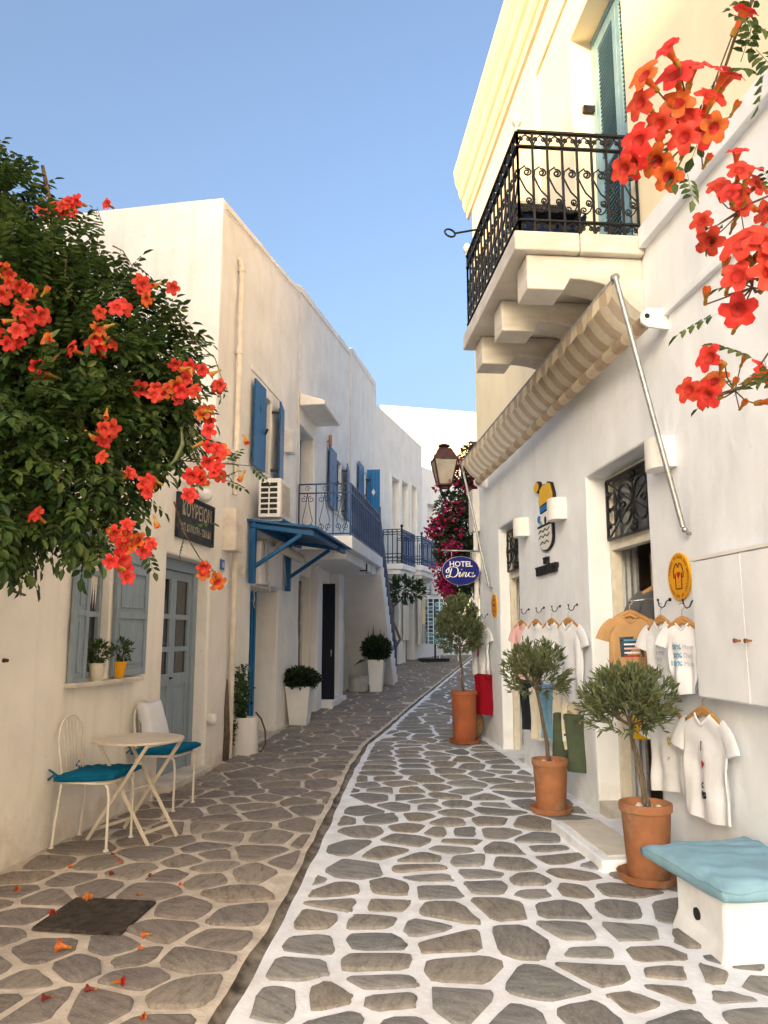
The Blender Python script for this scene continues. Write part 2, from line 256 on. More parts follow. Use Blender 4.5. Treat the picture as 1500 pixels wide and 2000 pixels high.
# ------------------------------------------------------------------ mesh builder
def noise1(x, y, s=0.0):
    return math.sin(x * 1.7 + s) * math.cos(y * 2.3 - s * 1.3) * 0.5 + math.sin(x * 4.1 - y * 3.3 + s) * 0.3 + math.cos(y * 6.7 + x * 5.1 + s * 2) * 0.2
class MB:
    def __init__(s): s.v = []; s.f = []; s.m = []
    def add(s, vs, fs, mi=0):
        k = len(s.v); s.v += [tuple(v) for v in vs]; s.f += [tuple(i + k for i in f) for f in fs]; s.m += [mi] * len(fs); return s
    def box(s, x0, x1, y0, y1, z0, z1, mi=0):
        v = [(x, y, z) for x in (x0, x1) for y in (y0, y1) for z in (z0, z1)]
        return s.add(v, [(0, 1, 3, 2), (4, 6, 7, 5), (0, 4, 5, 1), (2, 3, 7, 6), (0, 2, 6, 4), (1, 5, 7, 3)], mi)
    def bar(s, p, q, w, h=None, up=(0, 0, 1), mi=0):
        p = Vector(p); q = Vector(q); d = (q - p).normalized(); up = Vector(up)
        if abs(d.dot(up)) > 0.98: up = Vector((1, 0, 0)) if abs(d.x) < 0.9 else Vector((0, 1, 0))
        a = d.cross(up).normalized(); b = a.cross(d); h = w if h is None else h
        v = [c + a * (i * w / 2) + b * (j * h / 2) for c in (p, q) for i in (-1, 1) for j in (-1, 1)]
        return s.add(v, [(0, 1, 3, 2), (4, 6, 7, 5), (0, 4, 5, 1), (2, 3, 7, 6), (0, 2, 6, 4), (1, 5, 7, 3)], mi)
    def tube(s, path, r, n=8, caps=True, mi=0, flat=1.0):
        P = [Vector(p) for p in path]; rr = r if isinstance(r, (list, tuple)) else [r] * len(P)
        t0 = (P[1] - P[0]).normalized(); up = Vector((0, 0, 1)) if abs(t0.z) < 0.9 else Vector((1, 0, 0))
        a = t0.cross(up).normalized(); k = len(s.v); rings = []
        for i, p in enumerate(P):
            t = (P[min(i + 1, len(P) - 1)] - P[max(i - 1, 0)])
            t = t.normalized() if t.length > 1e-9 else t0
            a = (a - t * a.dot(t)).normalized(); b = t.cross(a)
            s.v += [tuple(p + a * (math.cos(2 * math.pi * j / n) * rr[i]) + b * (math.sin(2 * math.pi * j / n) * rr[i] * flat)) for j in range(n)]
        for i in range(len(P) - 1):
            for j in range(n):
                s.f.append((k + i * n + j, k + i * n + (j + 1) % n, k + (i + 1) * n + (j + 1) % n, k + (i + 1) * n + j)); s.m.append(mi)
        if caps:
            s.f.append(tuple(k + j for j in reversed(range(n)))); s.m.append(mi)
            s.f.append(tuple(k + (len(P) - 1) * n + j for j in range(n))); s.m.append(mi)
        return s
    def lathe(s, prof, c=(0, 0, 0), n=24, mi=0, sx=1.0, sy=1.0):
        k = len(s.v)
        for r, z in prof: s.v += [(c[0] + sx * r * math.cos(2 * math.pi * j / n), c[1] + sy * r * math.sin(2 * math.pi * j / n), c[2] + z) for j in range(n)]
        for i in range(len(prof) - 1):
            for j in range(n): s.f.append((k + i * n + j, k + i * n + (j + 1) % n, k + (i + 1) * n + (j + 1) % n, k + (i + 1) * n + j)); s.m.append(mi)
        if prof[0][0] > 1e-5: s.f.append(tuple(k + j for j in reversed(range(n)))); s.m.append(mi)
        if prof[-1][0] > 1e-5: s.f.append(tuple(k + (len(prof) - 1) * n + j for j in range(n))); s.m.append(mi)
        return s
    def prism(s, poly, fn, d0, d1, mi=0):
        """extrude a 2-D polygon: fn(a, b, d) -> point"""
        n = len(poly); v = [fn(a, b, d0) for a, b in poly] + [fn(a, b, d1) for a, b in poly]
        return s.add(v, [tuple(reversed(range(n))), tuple(range(n, 2 * n))] + [(i, (i + 1) % n, n + (i + 1) % n, n + i) for i in range(n)], mi)
    def grid(s, fn, nu, nv, mi=0):
        k = len(s.v)
        s.v += [tuple(fn(i / nu, j / nv)) for j in range(nv + 1) for i in range(nu + 1)]
        for j in range(nv):
            for i in range(nu):
                a = k + j * (nu + 1) + i; s.f.append((a, a + 1, a + nu + 2, a + nu + 1)); s.m.append(mi)
        return s
    def ball(s, c, r, n=10, mi=0, sq=(1, 1, 1)):
        return s.lathe([(max(1e-6, r * sq[0] * math.sin(math.pi * i / n)), -r * sq[2] * math.cos(math.pi * i / n)) for i in range(n + 1)], c, 2 * n, mi)
    def build(s, name, mats, parent=None, smooth=False, bevel=0.0, fr=None, base=None, seg=2, weld=False, sub=0, auto=None):
        me = bpy.data.meshes.new(name)
        if parent is not None: base = INFO[parent.name][1]
        bx, by, bz = base if base else (0, 0, 0)
        me.from_pydata([(x - bx, y - by, z - bz) for x, y, z in s.v], [], s.f)
        for mm in (mats if isinstance(mats, (list, tuple)) else [mats]): me.materials.append(MATS[mm])
        me.polygons.foreach_set('material_index', s.m)
        import bmesh
        bm = bmesh.new(); bm.from_mesh(me)
        if weld: bmesh.ops.remove_doubles(bm, verts=bm.verts, dist=1e-4)
        bmesh.ops.recalc_face_normals(bm, faces=bm.faces); bm.to_mesh(me); bm.free()
        if smooth: me.polygons.foreach_set('use_smooth', [True] * len(me.polygons))
        if auto: me.set_sharp_from_angle(angle=R_(auto))
        o = bpy.data.objects.new(name, me); COL.objects.link(o)
        if parent is not None: o.parent = parent
        elif base or fr:
            f = fr or W_; xy = f.loc(bx, by); o.location = (*xy, bz); o.rotation_euler = (0, 0, -f.a)
        if bevel:
            md = o.modifiers.new('bevel', 'BEVEL'); md.width = bevel; md.segments = seg; md.limit_method = 'ANGLE'; md.angle_limit = R_(40)
        if sub:
            md = o.modifiers.new('subdivision', 'SUBSURF'); md.levels = sub; md.render_levels = sub
        INFO[o.name] = (fr or (INFO[parent.name][0] if parent else W_), (bx, by, bz))
        return o
INFO = {}
def tag(o, label, cat, group=None, kind=None):
    if label: o['label'] = label
    if cat: o['category'] = cat
    if group: o['group'] = group
    if kind: o['kind'] = kind
    return o
def thing(name, label, cat, base, fr=None, group=None):
    f = fr or W_
    o = bpy.data.objects.new(name, None); COL.objects.link(o); o.empty_display_size = 0.1
    o.location = (*f.loc(base[0], base[1]), base[2]); o.rotation_euler = (0, 0, -f.a)
    INFO[o.name] = (f, tuple(base)); return tag(o, label, cat, group)
def struct(o): o['kind'] = 'structure'; return o
def instance(src, name, parent, loc, rot=(0, 0, 0), scale=1.0):
    o = src.copy(); o.name = name; COL.objects.link(o); o.parent = parent; o.location = loc; o.rotation_euler = rot
    o.scale = (scale,) * 3 if not isinstance(scale, tuple) else scale
    INFO[o.name] = INFO.get(parent.name, (W_, (0, 0, 0))) if parent else (W_, (0, 0, 0)); return o
def text_mb(body, size, fn, depth=0.004, mi=0, align='CENTER', bold=0.0, sx=1.0):
    """real lettering: glyph outlines turned to mesh, placed by fn(a, b, d)"""
    c = bpy.data.curves.new('lettering', 'FONT'); c.body = body; c.size = size; c.align_x = align; c.align_y = 'CENTER'; c.offset = bold; c.resolution_u = 3
    o = bpy.data.objects.new('lettering', c); COL.objects.link(o); dg = bpy.context.evaluated_depsgraph_get()
    me = bpy.data.meshes.new_from_object(o.evaluated_get(dg)); v = [x.co.copy() for x in me.vertices]; f = [tuple(p.vertices) for p in me.polygons]
    bpy.data.objects.remove(o); bpy.data.meshes.remove(me)
    mb = MB(); mb.add([fn(p.x * sx, p.y, depth) for p in v], f, mi); return mb
def wall_mb(fn, u0, u1, z0, z1, thick, holes=(), rough=0.0, seed=0.0, step=0.5, top=None):
    """a wall with real openings; fn(u, z, d) with d=0 the face, d<0 into the wall; top(u) gives the parapet line"""
    us = sorted(set([u0, u1] + [h[i] for h in holes for i in (0, 1)])); zs = sorted(set([z0, z1] + [h[i] for h in holes for i in (2, 3)]))
    def fill(a):
        r = []
        for p, q in zip(a, a[1:]):
            k = max(1, int((q - p) / step)); r += [p + (q - p) * i / k for i in range(k)]
        return r + [a[-1]]
    us = fill(us); zs = fill(zs); mb = MB()
    def inh(u, z): return any(h[0] < u < h[1] and h[2] < z < h[3] for h in holes)
    zc = max([h[3] for h in holes] + [z0])
    def zz(u, z): return z if top is None or z <= zc else zc + (z - zc) * (top(u) - zc) / (z1 - zc)
    def P(u, z, d):
        return fn(u, zz(u, z), d + (rough * noise1(u, z, seed) if d == 0 else 0))
    nu, nz = len(us) - 1, len(zs) - 1; H = [[inh((us[i] + us[i + 1]) / 2, (zs[j] + zs[j + 1]) / 2) for j in range(nz)] for i in range(nu)]
    for i in range(nu):
        for j in range(nz):
            a, b, c, d = us[i], us[i + 1], zs[j], zs[j + 1]
            if H[i][j]: continue
            mb.add([P(a, c, 0), P(b, c, 0), P(b, d, 0), P(a, d, 0)], [(0, 1, 2, 3)])
            mb.add([P(a, c, -thick), P(b, c, -thick), P(b, d, -thick), P(a, d, -thick)], [(3, 2, 1, 0)])
            for (di, dj, p, q) in ((-1, 0, (a, c), (a, d)), (1, 0, (b, c), (b, d)), (0, -1, (a, c), (b, c)), (0, 1, (a, d), (b, d))):
                ii, jj = i + di, j + dj
                if not (0 <= ii < nu and 0 <= jj < nz) or H[ii][jj]:
                    mb.add([P(*p, 0), P(*q, 0), P(*q, -thick), P(*p, -thick)], [(0, 1, 2, 3)])
    return mb
def wallL(u, z, d): return (d, u, z)                     # left-hand facades: local (out, along, up)
def wallR(u, z, d): return (RW - d, u, z)                # shop front
rnd = random.Random(7)
# ================================================================== GROUND
o = MB(); o.grid(lambda a, b: (-600 + 1200 * a, -600 + 1200 * b, -0.6), 4, 4)
struct(o.build('ground', 'earth'))
GUT = [(-0.86, -1.0), (-0.72, 0.6), (-0.52, 2.2)] + [G(*p) for p in [(425, 2000), (482, 1900), (541, 1800), (600, 1685), (648, 1585), (688, 1500), (716, 1455), (798, 1385), (850, 1342), (882, 1316)]]
e0, e1 = GUT[-2], GUT[-1]; GUT += [(e1[0] + (e1[0] - e0[0]) * k, e1[1] + (e1[1] - e0[1]) * k) for k in (1, 2, 3)]
def gut_x(y):
    for (xa, ya), (xb, yb) in zip(GUT, GUT[1:]):
        if y <= yb: return xa + (xb - xa) * (y - ya) / (yb - ya)
    return GUT[-1][0]
def gut_dir(y): dx = (gut_x(y + .15) - gut_x(y - .15)) / .3; n = math.hypot(dx, 1); return dx / n, 1 / n
GW = lambda y: (0.032 if y < 9 else 0.030) * (1 + 0.16 * math.sin(y * 2.3) + 0.10 * math.sin(y * 7.1))
YS = [-1 + 0.14 * i for i in range(int(14 / 0.14))] + [13 + 0.3 * i for i in range(60)]
def und(x, y): return 0.006 * noise1(x * 1.3, y * 1.3) + 0.003 * noise1(x * 4, y * 4, 2)
def lpave(a, j):
    y = YS[j]; x = -7 + a * (gut_x(y) - GW(y) + 0.005 * math.sin(y * 11) + 7); return (x, y, gz(y) + und(x, y))
def rpave(a, j):
    y = YS[j]; g = gut_x(y) + GW(y) + 0.005 * math.sin(y * 9 + 1); x = g + a * (11 - g); return (x, y, gz(y) + und(x, y))
def skew(a): return a ** 2.2
m = MB(); NC = 26
m.grid(lambda a, b: lpave(1 - skew(1 - a), round(b * (len(YS) - 1))), NC, len(YS) - 1)
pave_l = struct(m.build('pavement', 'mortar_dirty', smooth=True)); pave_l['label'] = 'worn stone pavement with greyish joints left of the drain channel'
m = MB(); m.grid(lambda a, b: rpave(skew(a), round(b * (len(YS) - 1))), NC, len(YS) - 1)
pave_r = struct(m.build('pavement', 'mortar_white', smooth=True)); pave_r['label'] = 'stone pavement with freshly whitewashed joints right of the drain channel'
m = MB()
def chan(a, b):
    y = YS[round(b * (len(YS) - 1))]; g = gut_x(y); wv = GW(y) * 1.35; d = 0.030 * (1 - abs(2 * a - 1) ** 3) + 0.004 * noise1(a * 4, y * 3)
    return (g + (2 * a - 1) * wv, y, gz(y) - d - 0.004)
m.grid(chan, 8, len(YS) - 1)
struct(m.build('drain_channel', 'channel', smooth=True))
# ---- paving stones: sites read off the photo near by, scattered further on
SITES = []
def zone(ox, oy, pts): SITES.extend((*G(ox + x / 3, oy + y / 3), 1) for x, y in pts)
zone(0, 1480, [(290, 625), (500, 530), (870, 565), (1030, 495), (780, 670), (580, 625), (165, 700), (405, 720), (560, 765), (870, 780), (1215, 720), (1270, 575), (1110, 610), (1215, 643), (990, 697), (1310, 465), (1290, 365), (1100, 325), (990, 418), (760, 445), (530, 450), (740, 395), (850, 330), (980, 265), (1180, 270), (1260, 218), (1300, 305), (1380, 252), (1220, 125), (1130, 180), (1400, 180), (1330, 60), (1410, 145), (1450, 290), (1460, 560), (1480, 690), (1360, 810), (1100, 890), (950, 1020), (1260, 1070), (1390, 920), (90, 795), (260, 820), (100, 930), (-60, 860), (250, 1150), (690, 1115), (780, 1170), (450, 1225), (1090, 1185), (130, 1320), (820, 1295), (1080, 1390), (210, 1460), (560, 1450), (30, 1430), (-100, 1250), (-80, 1050)])
MAT_SITE = len(SITES); SITES.append((*G(182, 1793), 0)); SITES.append((*G(140, 1800), 0)); SITES.append((*G(225, 1785), 0))
zone(500, 1650, [(550, 150), (970, 90), (970, 137), (1020, 195), (1270, 100), (1325, 178), (475, 278), (805, 265), (1040, 268), (1380, 245), (490, 350), (740, 362), (330, 440), (690, 465), (1110, 400), (990, 500), (305, 600), (705, 572), (1130, 575), (220, 725), (695, 700), (1190, 735), (120, 920), (430, 910), (715, 810), (760, 935), (1200, 940), (540, 1030), (800, 1060), (1450, 110), (1430, 365), (750, 40), (1180, 20)])
zone(1000, 1650, [(200, 20), (320, 80), (400, 180), (90, 225), (125, 278), (370, 272), (290, 375), (635, 375), (100, 580), (365, 535), (710, 525), (830, 645), (520, 740), (210, 840), (930, 757), (955, 868), (800, 945), (430, 1010), (1215, 785), (1420, 830), (1300, 912), (1400, 1000), (950, 1030), (70, 1030), (945, 395), (600, 268)])
zone(600, 1400, [(600, 70), (550, 103), (505, 137), (700, 135), (820, 88), (805, 125), (780, 185), (875, 205), (1030, 200), (450, 160), (440, 185), (600, 190), (440, 215), (430, 245), (590, 230), (750, 220), (775, 245), (1060, 245), (430, 272), (625, 258), (640, 290), (800, 283), (960, 293), (1150, 300), (430, 305), (420, 335), (640, 325), (830, 325), (1020, 340), (1215, 355), (450, 363), (700, 368), (870, 352), (940, 393), (1220, 420), (360, 408), (525, 397), (610, 428), (760, 420), (800, 465), (370, 470), (620, 472), (680, 495), (1060, 475), (340, 560), (550, 530), (705, 532), (865, 517), (865, 568), (1085, 550), (1290, 510), (420, 600), (670, 592), (825, 622), (1065, 615), (1320, 630), (320, 675), (615, 660), (760, 675), (905, 678), (1110, 683), (600, 720), (905, 745), (250, 765), (450, 785), (1380, 750), (1140, 775),
                  (180, 230), (160, 270), (100, 335), (100, 400), (70, 470), (50, 545), (20, 640), (210, 103), (350, 100), (300, 137), (120, 148), (270, 160), (80, 185), (240, 187)])
keep = []
for sx_, sy_, k in SITES:
    if all((sx_ - a) ** 2 + (sy_ - b) ** 2 > 0.10 ** 2 for a, b, _ in keep) or k == 0: keep.append((sx_, sy_, k))
SITES = keep
rs = random.Random(11)
def lwall_x(y): return L.p[0] + (y - L.p[1]) * math.tan(L.a)
for _ in range(26000):
    y = rs.uniform(0.4, 30); x = rs.uniform(-3.6, 9.5)
    if x < lwall_x(y) - 0.3 or (x > RW + 0.25 and y < 12): continue
    r0 = rs.choice((0.22, 0.32, 0.40, 0.46))
    if all(((x - a) * 0.82) ** 2 + ((y - b) * 1.15) ** 2 > r0 ** 2 for a, b, _ in SITES if abs(y - b) < 0.5): SITES.append((x, y, 1))
def clip(poly, px_, py_, nx, ny):             # keep (p - P).n <= 0
    out = []
    for i in range(len(poly)):
        a, b = poly[i], poly[(i + 1) % len(poly)]
        da = (a[0] - px_) * nx + (a[1] - py_) * ny; db = (b[0] - px_) * nx + (b[1] - py_) * ny
        if da <= 0: out.append(a)
        if (da < 0 < db) or (db < 0 < da): t = da / (da - db); out.append((a[0] + (b[0] - a[0]) * t, a[1] + (b[1] - a[1]) * t))
    return out
def chaikin(p, k=2):
    for it in range(k):
        q = []; kr = (.15, .26)[it]
        for i in range(len(p)):
            a, b = p[i], p[(i + 1) % len(p)]
            if math.hypot(b[0] - a[0], b[1] - a[1]) < 0.012: q.append(((a[0] + b[0]) / 2, (a[1] + b[1]) / 2)); continue
            q += [(a[0] * (1 - kr) + b[0] * kr, a[1] * (1 - kr) + b[1] * kr), (a[0] * kr + b[0] * (1 - kr), a[1] * kr + b[1] * (1 - kr))]
        p = q
    return p
STONES = []
for i, (x, y, k) in enumerate(SITES):
    if not k: continue
    left = x < gut_x(y)
    hw = (0.020 if left else 0.030) * rs.uniform(0.8, 1.25) * (1.0 if y < 7.5 else 0.85)
    poly = [(x - .55, y - .5), (x + .55, y - .5), (x + .55, y + .5), (x - .55, y + .5)]
    for j, (a, b, kk) in enumerate(SITES):
        if j == i or abs(a - x) > 1.1 or abs(b - y) > 1.1: continue
        dx, dy = a - x, b - y; d = math.hypot(dx, dy)
        if d < 1e-6: continue
        nx, ny = dx / d, dy / d; poly = clip(poly, x + dx / 2 - nx * hw, y + dy / 2 - ny * hw, nx, ny)
        if len(poly) < 3: break
    if len(poly) < 3: continue
    gx = gut_x(y); dx, dy = gut_dir(y); nx, ny = (dy, -dx) if left else (-dy, dx); off = 0.075 if left else 0.095
    poly = clip(poly, gx - nx * off, y - ny * off, nx, ny)
    if len(poly) < 3: continue
    if left: poly = clip(poly, lwall_x(y) + 0.05, y, -math.cos(L.a), math.sin(L.a))
    elif y < 11.4: poly = clip(poly, RW - (0.10 if y > 6.2 else 0.22), y, 1, 0)
    if len(poly) < 3: continue
    A = 0.5 * abs(sum(p[0] * q[1] - q[0] * p[1] for p, q in zip(poly, poly[1:] + poly[:1])))
    if A < 0.006: continue
    cx = sum(p[0] for p in poly) / len(poly); cy = sum(p[1] for p in poly) / len(poly)
    if not left and cy > 12 and cx > 9: continue
    pp = chaikin(poly, 2)
    if len(pp) > 22: pp = chaikin(poly, 1)
    pp = [(p[0] + rs.uniform(-.007, .007), p[1] + rs.uniform(-.006, .006)) for p in pp]
    dist = math.hypot(cx, cy)
    # how large it shows from the street's near end
    STONES.append((A / max(1.2, dist) ** 3 if cy > 2.6 else 0, left, cx, cy, pp))
STONES.sort(key=lambda s: -s[0])
def stone_mb(mb, cx, cy, pp, ox=0, oy=0, oz=0):
    n = len(pp); tl = (rs.uniform(-.012, .012), rs.uniform(-.012, .012)); h = rs.uniform(0.005, 0.017)
    def z(x, y, d): return gz(y) + und(x, y) + d + (x - cx) * tl[0] + (y - cy) * tl[1] - oz
    v = [(x - ox, y - oy, z(x, y, -0.012)) for x, y in pp] + [(x + (cx - x) * .035 - ox, y + (cy - y) * .035 - oy, z(x, y, h * .75)) for x, y in pp] + [(x + (cx - x) * .12 - ox, y + (cy - y) * .12 - oy, z(x, y, h)) for x, y in pp]
    f = [(i, (i + 1) % n, n + (i + 1) % n, n + i) for i in range(n)] + [(n + i, n + (i + 1) % n, 2 * n + (i + 1) % n, 2 * n + i) for i in range(n)] + [tuple(range(2 * n, 3 * n))]
    mb.add(v, f)
far = {True: MB(), False: MB()}
for i, (sc, left, cx, cy, pp) in enumerate(STONES):
    if i < 300 and sc > 0:
        m = MB(); c = (cx, cy, gz(cy)); stone_mb(m, cx, cy, pp, *c)
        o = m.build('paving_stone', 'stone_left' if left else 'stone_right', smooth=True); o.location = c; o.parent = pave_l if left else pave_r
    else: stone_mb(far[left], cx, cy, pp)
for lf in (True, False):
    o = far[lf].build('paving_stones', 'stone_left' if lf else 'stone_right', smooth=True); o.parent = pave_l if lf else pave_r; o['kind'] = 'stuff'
# ================================================================== SHOP (right-hand house)
YE = 11.2
D1 = (5.3, 6.56); D2 = (8.93, 9.92); DH = 2.84
shop = thing('shop_house', 'tall white two-storey house with striped awning and marble balcony', 'house', (RW, 6, 0))
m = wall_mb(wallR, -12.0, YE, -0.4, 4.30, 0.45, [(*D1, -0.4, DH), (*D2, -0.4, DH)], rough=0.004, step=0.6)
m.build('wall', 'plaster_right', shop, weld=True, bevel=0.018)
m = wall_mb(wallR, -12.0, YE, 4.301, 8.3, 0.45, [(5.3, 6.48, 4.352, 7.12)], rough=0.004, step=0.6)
m.build('upper_wall', 'plaster_sun_tint', shop, weld=True, bevel=0.012)
m = MB(); m.box(RW + 0.003, RW + 6, YE - 0.45, YE - 0.003, -0.4, 8.29); m.box(RW + 0.46, RW + 6, -2.9, YE - 0.46, 8.0, 8.28); m.box(RW + 5.9, RW + 6.2, -3, YE - .01, -0.4, 8.2)
m.build('wall', 'plaster_right', shop)
# cornice (moulded)
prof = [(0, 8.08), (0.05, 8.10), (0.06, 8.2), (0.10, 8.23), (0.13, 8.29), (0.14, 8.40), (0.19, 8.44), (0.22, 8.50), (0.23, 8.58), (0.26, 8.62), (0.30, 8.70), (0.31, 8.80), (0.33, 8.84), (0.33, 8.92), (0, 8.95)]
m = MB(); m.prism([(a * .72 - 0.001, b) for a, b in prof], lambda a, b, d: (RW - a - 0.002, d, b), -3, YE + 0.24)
m.build('cornice', 'cornice_sun_tint', shop)
for z0, z1, t in ((4.24, 4.39, 0.055), (3.60, 3.66, 0.035)):
    m = MB(); m.box(RW - t, RW + 0.05, -3, 5.09 if z0 > 4 else 4.83, z0, z1); m.build('moulding', 'plaster_right', shop, bevel=0.006)
m = MB(); m.box(RW - 0.03, RW + .02, 7.55, 7.68, 4.4, 7.72); m.box(RW - 0.028, RW + .02, -3, 7.549, 7.59, 7.722); m.build('door_surround', 'plaster_sun_tint', shop, bevel=0.005)
# doors of the shop: white frames, transom with ironwork, leaf opened inward
def spiral(fn, c, r0, turns, a0, sgn=1, n=20):
    return [fn(c[0] + r0 * (1 - 0.78 * i / n) * math.cos(a0 + sgn * 2 * math.pi * turns * i / n), c[1] + r0 * (1 - 0.78 * i / n) * math.sin(a0 + sgn * 2 * math.pi * turns * i / n)) for i in range(n + 1)]
def scroll_S(fn, a, b, r, flip=1, n=14):
    """an S-scroll between two points with curled ends"""
    ax, ay = a; bx, by = b; dx, dy = bx - ax, by - ay; l = math.hypot(dx, dy); tx, ty = dx / l, dy / l; nx, ny = -ty * flip, tx * flip
    pts = []
    for i in range(n + 1):
        t = i / n; k = r * (1 - .7 * t); an = math.pi * 2.2 * (1 - t)
        pts.append((ax + nx * r * .0 + tx * (r - k * math.cos(an)) + nx * k * math.sin(an) * 1.0, ay + ty * (r - k * math.cos(an)) + ny * k * math.sin(an)))
    return pts
def c_scroll(fn, cx, cz, r, face, n=26):
    """C scroll: open arc whose two ends curl in; face = +1 / -1 opening side"""
    pts = []
    for i in range(n + 1):
        t = i / n * 2 - 1; an = t * math.pi * 1.55; k = r * (1 - 0.62 * max(0, abs(t) - .45) / .55) * (1 if abs(t) < .99 else .9)
        pts.append(fn(cx - face * k * math.cos(an), cz + k * math.sin(an) * 1.05 + (math.copysign(r * .42, t) * max(0, abs(t) - .3) / .7)))
    return pts
def shop_door(y0, y1, kind):
    d = 0.19 if kind == 'near' else 0.13; tz = 2.18; hz = 2.24
    fr = MB(); X0, X1 = RW + d, RW + d + 0.08
    for a, b in ((y0 + .002, y0 + 0.07), (y1 - 0.07, y1 - .002)): fr.box(X0, X1, a, b, 0.03, DH - .002)
    fr.box(X0 - .003, X1, y0 + .07, y1 - .07, tz, hz + .03); fr.box(X0 - .003, X1, y0 + .07, y1 - .07, DH - .05, DH - .004)
    door = fr.build('door_frame', 'cream_paint', shop, bevel=0.004)
    g = MB(); fn = lambda a, b: (RW + d - 0.03, a, b); ym = (y0 + y1) / 2; w2 = (y1 - y0) / 2 - .08; zc = (hz + .03 + DH - .06) / 2; h2 = (DH - .06 - hz - .03) / 2
    for a in (ym - w2, ym + w2): g.bar(fn(a, zc - h2), fn(a, zc + h2), 0.022)
    for b in (zc - h2, zc + h2): g.bar(fn(ym - w2, b), fn(ym + w2, b), 0.022)
    for sg in (-1, 1):
        g.tube(c_scroll(fn, ym + sg * w2 * .30, zc, h2 * .62, sg), 0.011, 6); g.tube(c_scroll(fn, ym + sg * w2 * .80, zc, h2 * .5, -sg), 0.010, 6)
        g.bar(fn(ym + sg * .03, zc), fn(ym + sg * w2, zc + h2), 0.012); g.bar(fn(ym + sg * .03, zc), fn(ym + sg * w2, zc - h2), 0.012)
        g.ball(fn(ym, zc + sg * h2 * .86), 0.035, 6); g.ball(fn(ym + sg * .02, zc + sg * h2 * .7), 0.026, 6)
        for k in (-.55, 0, .55): g.ball(fn(ym + sg * w2 * .93, zc + h2 * k), 0.024, 5)
    g.bar(fn(ym, zc - h2), fn(ym, zc + h2), 0.012)
    g.build('transom_grille', 'iron', shop)
    t = MB(); t.box(RW + d + .03, RW + d + .036, y0 + .07, y1 - .07, hz + .03, DH - .05); t.build('transom_pane', 'smoked_glass', shop)
    s = MB(); s.box(RW - .0, RW + 1.2, y0 + .003, y1 - .003, -0.3, 0.03 if kind == 'far' else .10); s.build('threshold', 'marble', shop, bevel=.008)
    # side tracks and the folded leaf
    lf = MB()
    for k in range(3): lf.box(RW + d + .09 + .05 * k, RW + d + .10 + .05 * k, y1 - .12 - .01 * k, y1 - .10, 0.11, tz)
    lf.build('door_track', 'steel', shop)
    leaf = MB(); a0, a1 = y1 - 0.16, y1 - 0.12; x0, x1 = RW + .50, RW + 1.08
    leaf.box(x0, x0 + .1, a0, a1, .11, 2.15); leaf.box(x1 - .1, x1, a0, a1, .11, 2.15)
    for z0, z1 in ((.11, .26), (.92, 1.04), (2.03, 2.15)): leaf.box(x0 + .1, x1 - .1, a0, a1, z0, z1)
    leaf.box(x0 + .1, x1 - .1, a0 + .012, a1 - .012, .26, .92)
    lo = leaf.build('door_leaf', 'cream_paint', shop, bevel=.003)
    pn = MB(); pn.box(x0 + .1, x1 - .1, a0 + .016, a1 - .016, 1.04, 2.03); pn.build('pane', 'smoked_glass', lo)
for (a, b), k in ((D1, 'near'), (D2, 'far')): shop_door(a, b, k)
m = MB(); m.box(RW + 0.46, RW + 4.2, -2.5, YE - .5, -.35, 0.02); m.box(RW + 4.0, RW + 4.1, -2.5, YE - .5, 0.02, 3.2); m.box(RW + .46, RW + 4.2, -2.5, YE - .5, 3.1, 3.2); m.box(RW + .46, RW + 4.0, 7.6, 7.7, .02, 3.1); m.box(RW + .46, RW + 4.0, 4.3, 4.4, .02, 3.1)
m.build('shop_interior', 'interior', shop)
# upper balcony door with louvred shutters
y0, y1, z0, z1 = 5.3, 6.48, 4.353, 7.12
sm_ = MB()
for a, b in ((y0 + .003, y0 + .07), (y1 - .07, y1 - .003)): sm_.box(RW + .2, RW + .30, a, b, z0, z1 - .004)
sm_.box(RW + .2, RW + .30, y0 + .07, y1 - .07, z1 - .07, z1 - .004); sm_.build('door_frame', 'louvre_blue', shop, bevel=.004)
for a, b in ((y0 + .075, (y0 + y1) / 2 - .004), ((y0 + y1) / 2 + .004, y1 - .075)):
    lv = MB()
    for p, q in ((a, a + .075), (b - .075, b)): lv.box(RW + .205, RW + .245, p, q, z0 + .01, z1 - .075)
    for p, q in ((z0 + .01, z0 + .13), (z0 + 1.30, z0 + 1.41), (z1 - .20, z1 - .075)): lv.box(RW + .205, RW + .245, a + .075, b - .075, p, q)
    so = lv.build('shutter', 'louvre_blue', shop, bevel=.003)
    z = z0 + .15
    while z < z1 - .22:
        if not (z0 + 1.27 < z < z0 + 1.43): sl_ = MB(); sl_.bar((RW + .226, a + .07, z), (RW + .226, b - .07, z), 0.005, 0.040, up=(.80, 0, .60)); sl_.build('slat', 'louvre_blue', so)
        z += 0.042
hg = MB()
for z in (4.9, 6.35): hg.box(RW + .09, RW + .21, y1 - .05, y1 - .003, z, z + .06)
hg.build('hinge', 'iron', shop)
m = MB(); m.box(RW + .31, RW + .34, y0, y1, z0, z1); m.build('blackout', 'ink_black', shop)
